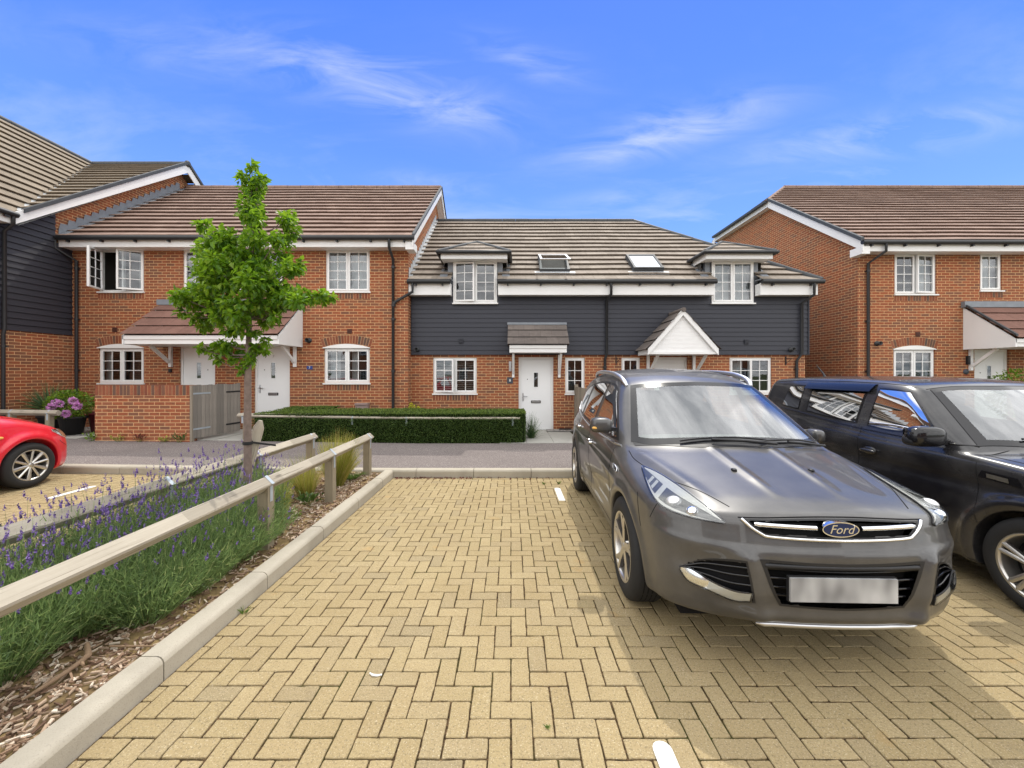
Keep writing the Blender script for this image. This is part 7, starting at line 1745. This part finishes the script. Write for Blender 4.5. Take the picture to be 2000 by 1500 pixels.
def red_field(x, y, z):
    a = np.abs(x); w = wp3(y) - in3(z)
    for yc in (.74, 3.18):
        d = np.sqrt((y - yc) ** 2 + (z - .31) ** 2); w = w + .03 * np.exp(-((d - .39) / .06) ** 2) * (z < .85)
    low = smax(smax(a - w, (z - (zb3(y) - .07 * (a / .8) ** 2.2 + .022 * np.exp(-((a - .55) / .09) ** 2) * np.clip(y / .5, 0, 1) * np.clip((1.3 - y) / .3, 0, 1))) * .93, .08), (fz3(z) + fx3(a) - y) * .85, .07)
    low = smax(low, smax(y - (rz3(z) - .8 * fx3(a)), .17 - z, .05), .06)
    cab = smax((a - (cb3(y) - tm3(z))) * .93, (z - (rf3(y - .35 * fx3(a)) - .04 * (a / .6) ** 2)) * .88, .10); cab = smax(smax(cab, (y - (rz3(z) - .6 * fx3(a))) * .9, .08), .8 - z, .02)
    f = smin(low, cab, .03)
    for yc in (.74, 3.18): f = smax(f, -np.maximum(np.sqrt((y - yc) ** 2 + (z - .31) ** 2) - .355, .55 - a), .014)
    return f
c = Car(red_field, (-.95, -.06, .12), (.95, 4.1, 1.52), .018, red)
c.glazing('windscreen', 'top', [(-.66, 1.20), (0, 1.06), (.66, 1.20)], [(-.50, 1.92), (0, 1.84), (.50, 1.92)], None, None, .05, .085, 22, 10, .004, .02, .04)
for pr, sg in (('left', -1), ('right', 1)):
    for (b, t, l, r) in (([(1.42, 1.01), (2.38, .99)], [(1.95, 1.33), (2.38, 1.37)], None, None), ([(2.48, .995), (3.25, 1.06)], [(2.48, 1.37), (3.15, 1.28)], None, None)): c.glazing('side_window', pr, b, t, l, r, .03, .05, 14, 8, .004, .012, .02, 'trim_black')
    g = MB(); P = c.coons([(.12, .575), (.30, .64), (.46, .735)], [(.13, .66), (.28, .735), (.47, .765)]); c.patch(g, pr, P, 0, 1, 0, 1, 12, 6, .004, 0, sg > 0); hl = g.build('headlight', M['lamp_silver'], red, True)
    g = MB(); c.patch(g, pr, P, -.01, 1.01, -.02, 1.02, 12, 6, .012, 0, sg > 0); g.build('lens', M['lens_glass'], hl, True)
    a, n = c.hit(pr, 1.10, .735, .006); g = MB(); superell(g, a, (.012, .050, .018), .7); g.build('side_repeater', M['lamp_amber'], red, True)
    g = MB(); P = c.coons([(3.75, .72), (3.92, .72)], [(3.6, .95), (3.85, .95)]); c.patch(g, pr, P, 0, 1, 0, 1, 6, 6, .005, 0, sg > 0); g.build('tail_light', M['lamp_red'], red, True)
    a, n = c.hit(pr, 2.2, .80, .02); g = MB(); superell(g, a, (.015, .085, .016), .6); g.build('door_handle', M['paint_red'], red, True)
mirror_part(red, (-.93, 1.32, 1.05), (.10, .07, .065), -1, 'paint_red'); mirror_part(red, (.93, 1.32, 1.05), (.10, .07, .065), 1, 'paint_red')
c.recess('grille', 'front', [(-.38, .26), (.38, .26)], [(-.42, .48), (.42, .48)], None, None, .02, .06, .05, 16, 5, 'void', 'trim_black', (.3, .6))
for pr, sg, k in (('left', -1, 1), ('right', 1, 2)): c.assign(pr, [(1.18, .30), (1.18, .95), (1.4, 1.0), (1.95, 1.36), (2.43, 1.40), (2.45, .30)], k, c.fc[:, 0] * sg > 0)
c.emit(['body', 'door', 'door'], M['paint_red'])
g = MB()
for pr in ('left', 'right'): c.seam(g, pr, [(1.18, .28), (1.17, .6), (1.19, .95)], .003); c.seam(g, pr, [(2.44, .28), (2.44, 1.0)], .003); c.seam(g, pr, [(.22, .50), (.32, .56), (.36, .60)], .003, 10)
for sg in (-1, 1): c.seam(g, 'top', [(sg * .70, 1.15), (sg * .66, .6), (sg * .52, .25)], .0035)
g.build('panel_gap', M['void'], red, True)
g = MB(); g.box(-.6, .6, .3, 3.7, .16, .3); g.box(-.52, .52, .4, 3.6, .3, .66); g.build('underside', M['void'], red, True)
for x, y in ((-.848, .74), (.848, .74), (-.85, 3.18), (.85, 3.18)): car_wheel(red, x, y, .31, .205, .212, 10, -1 if x < 0 else 1, 0, 'fan')
g = MB(); superell(g, (0, 1.40, .90), (.66, .34, .09), .4); g.build('dashboard', M['interior'], red, True)
g = MB(); [car_seat(g, x, y, .55) for x, y in ((-.33, 2.1), (.33, 2.1))]; g.build('seat', M['trim_black'], red, True)
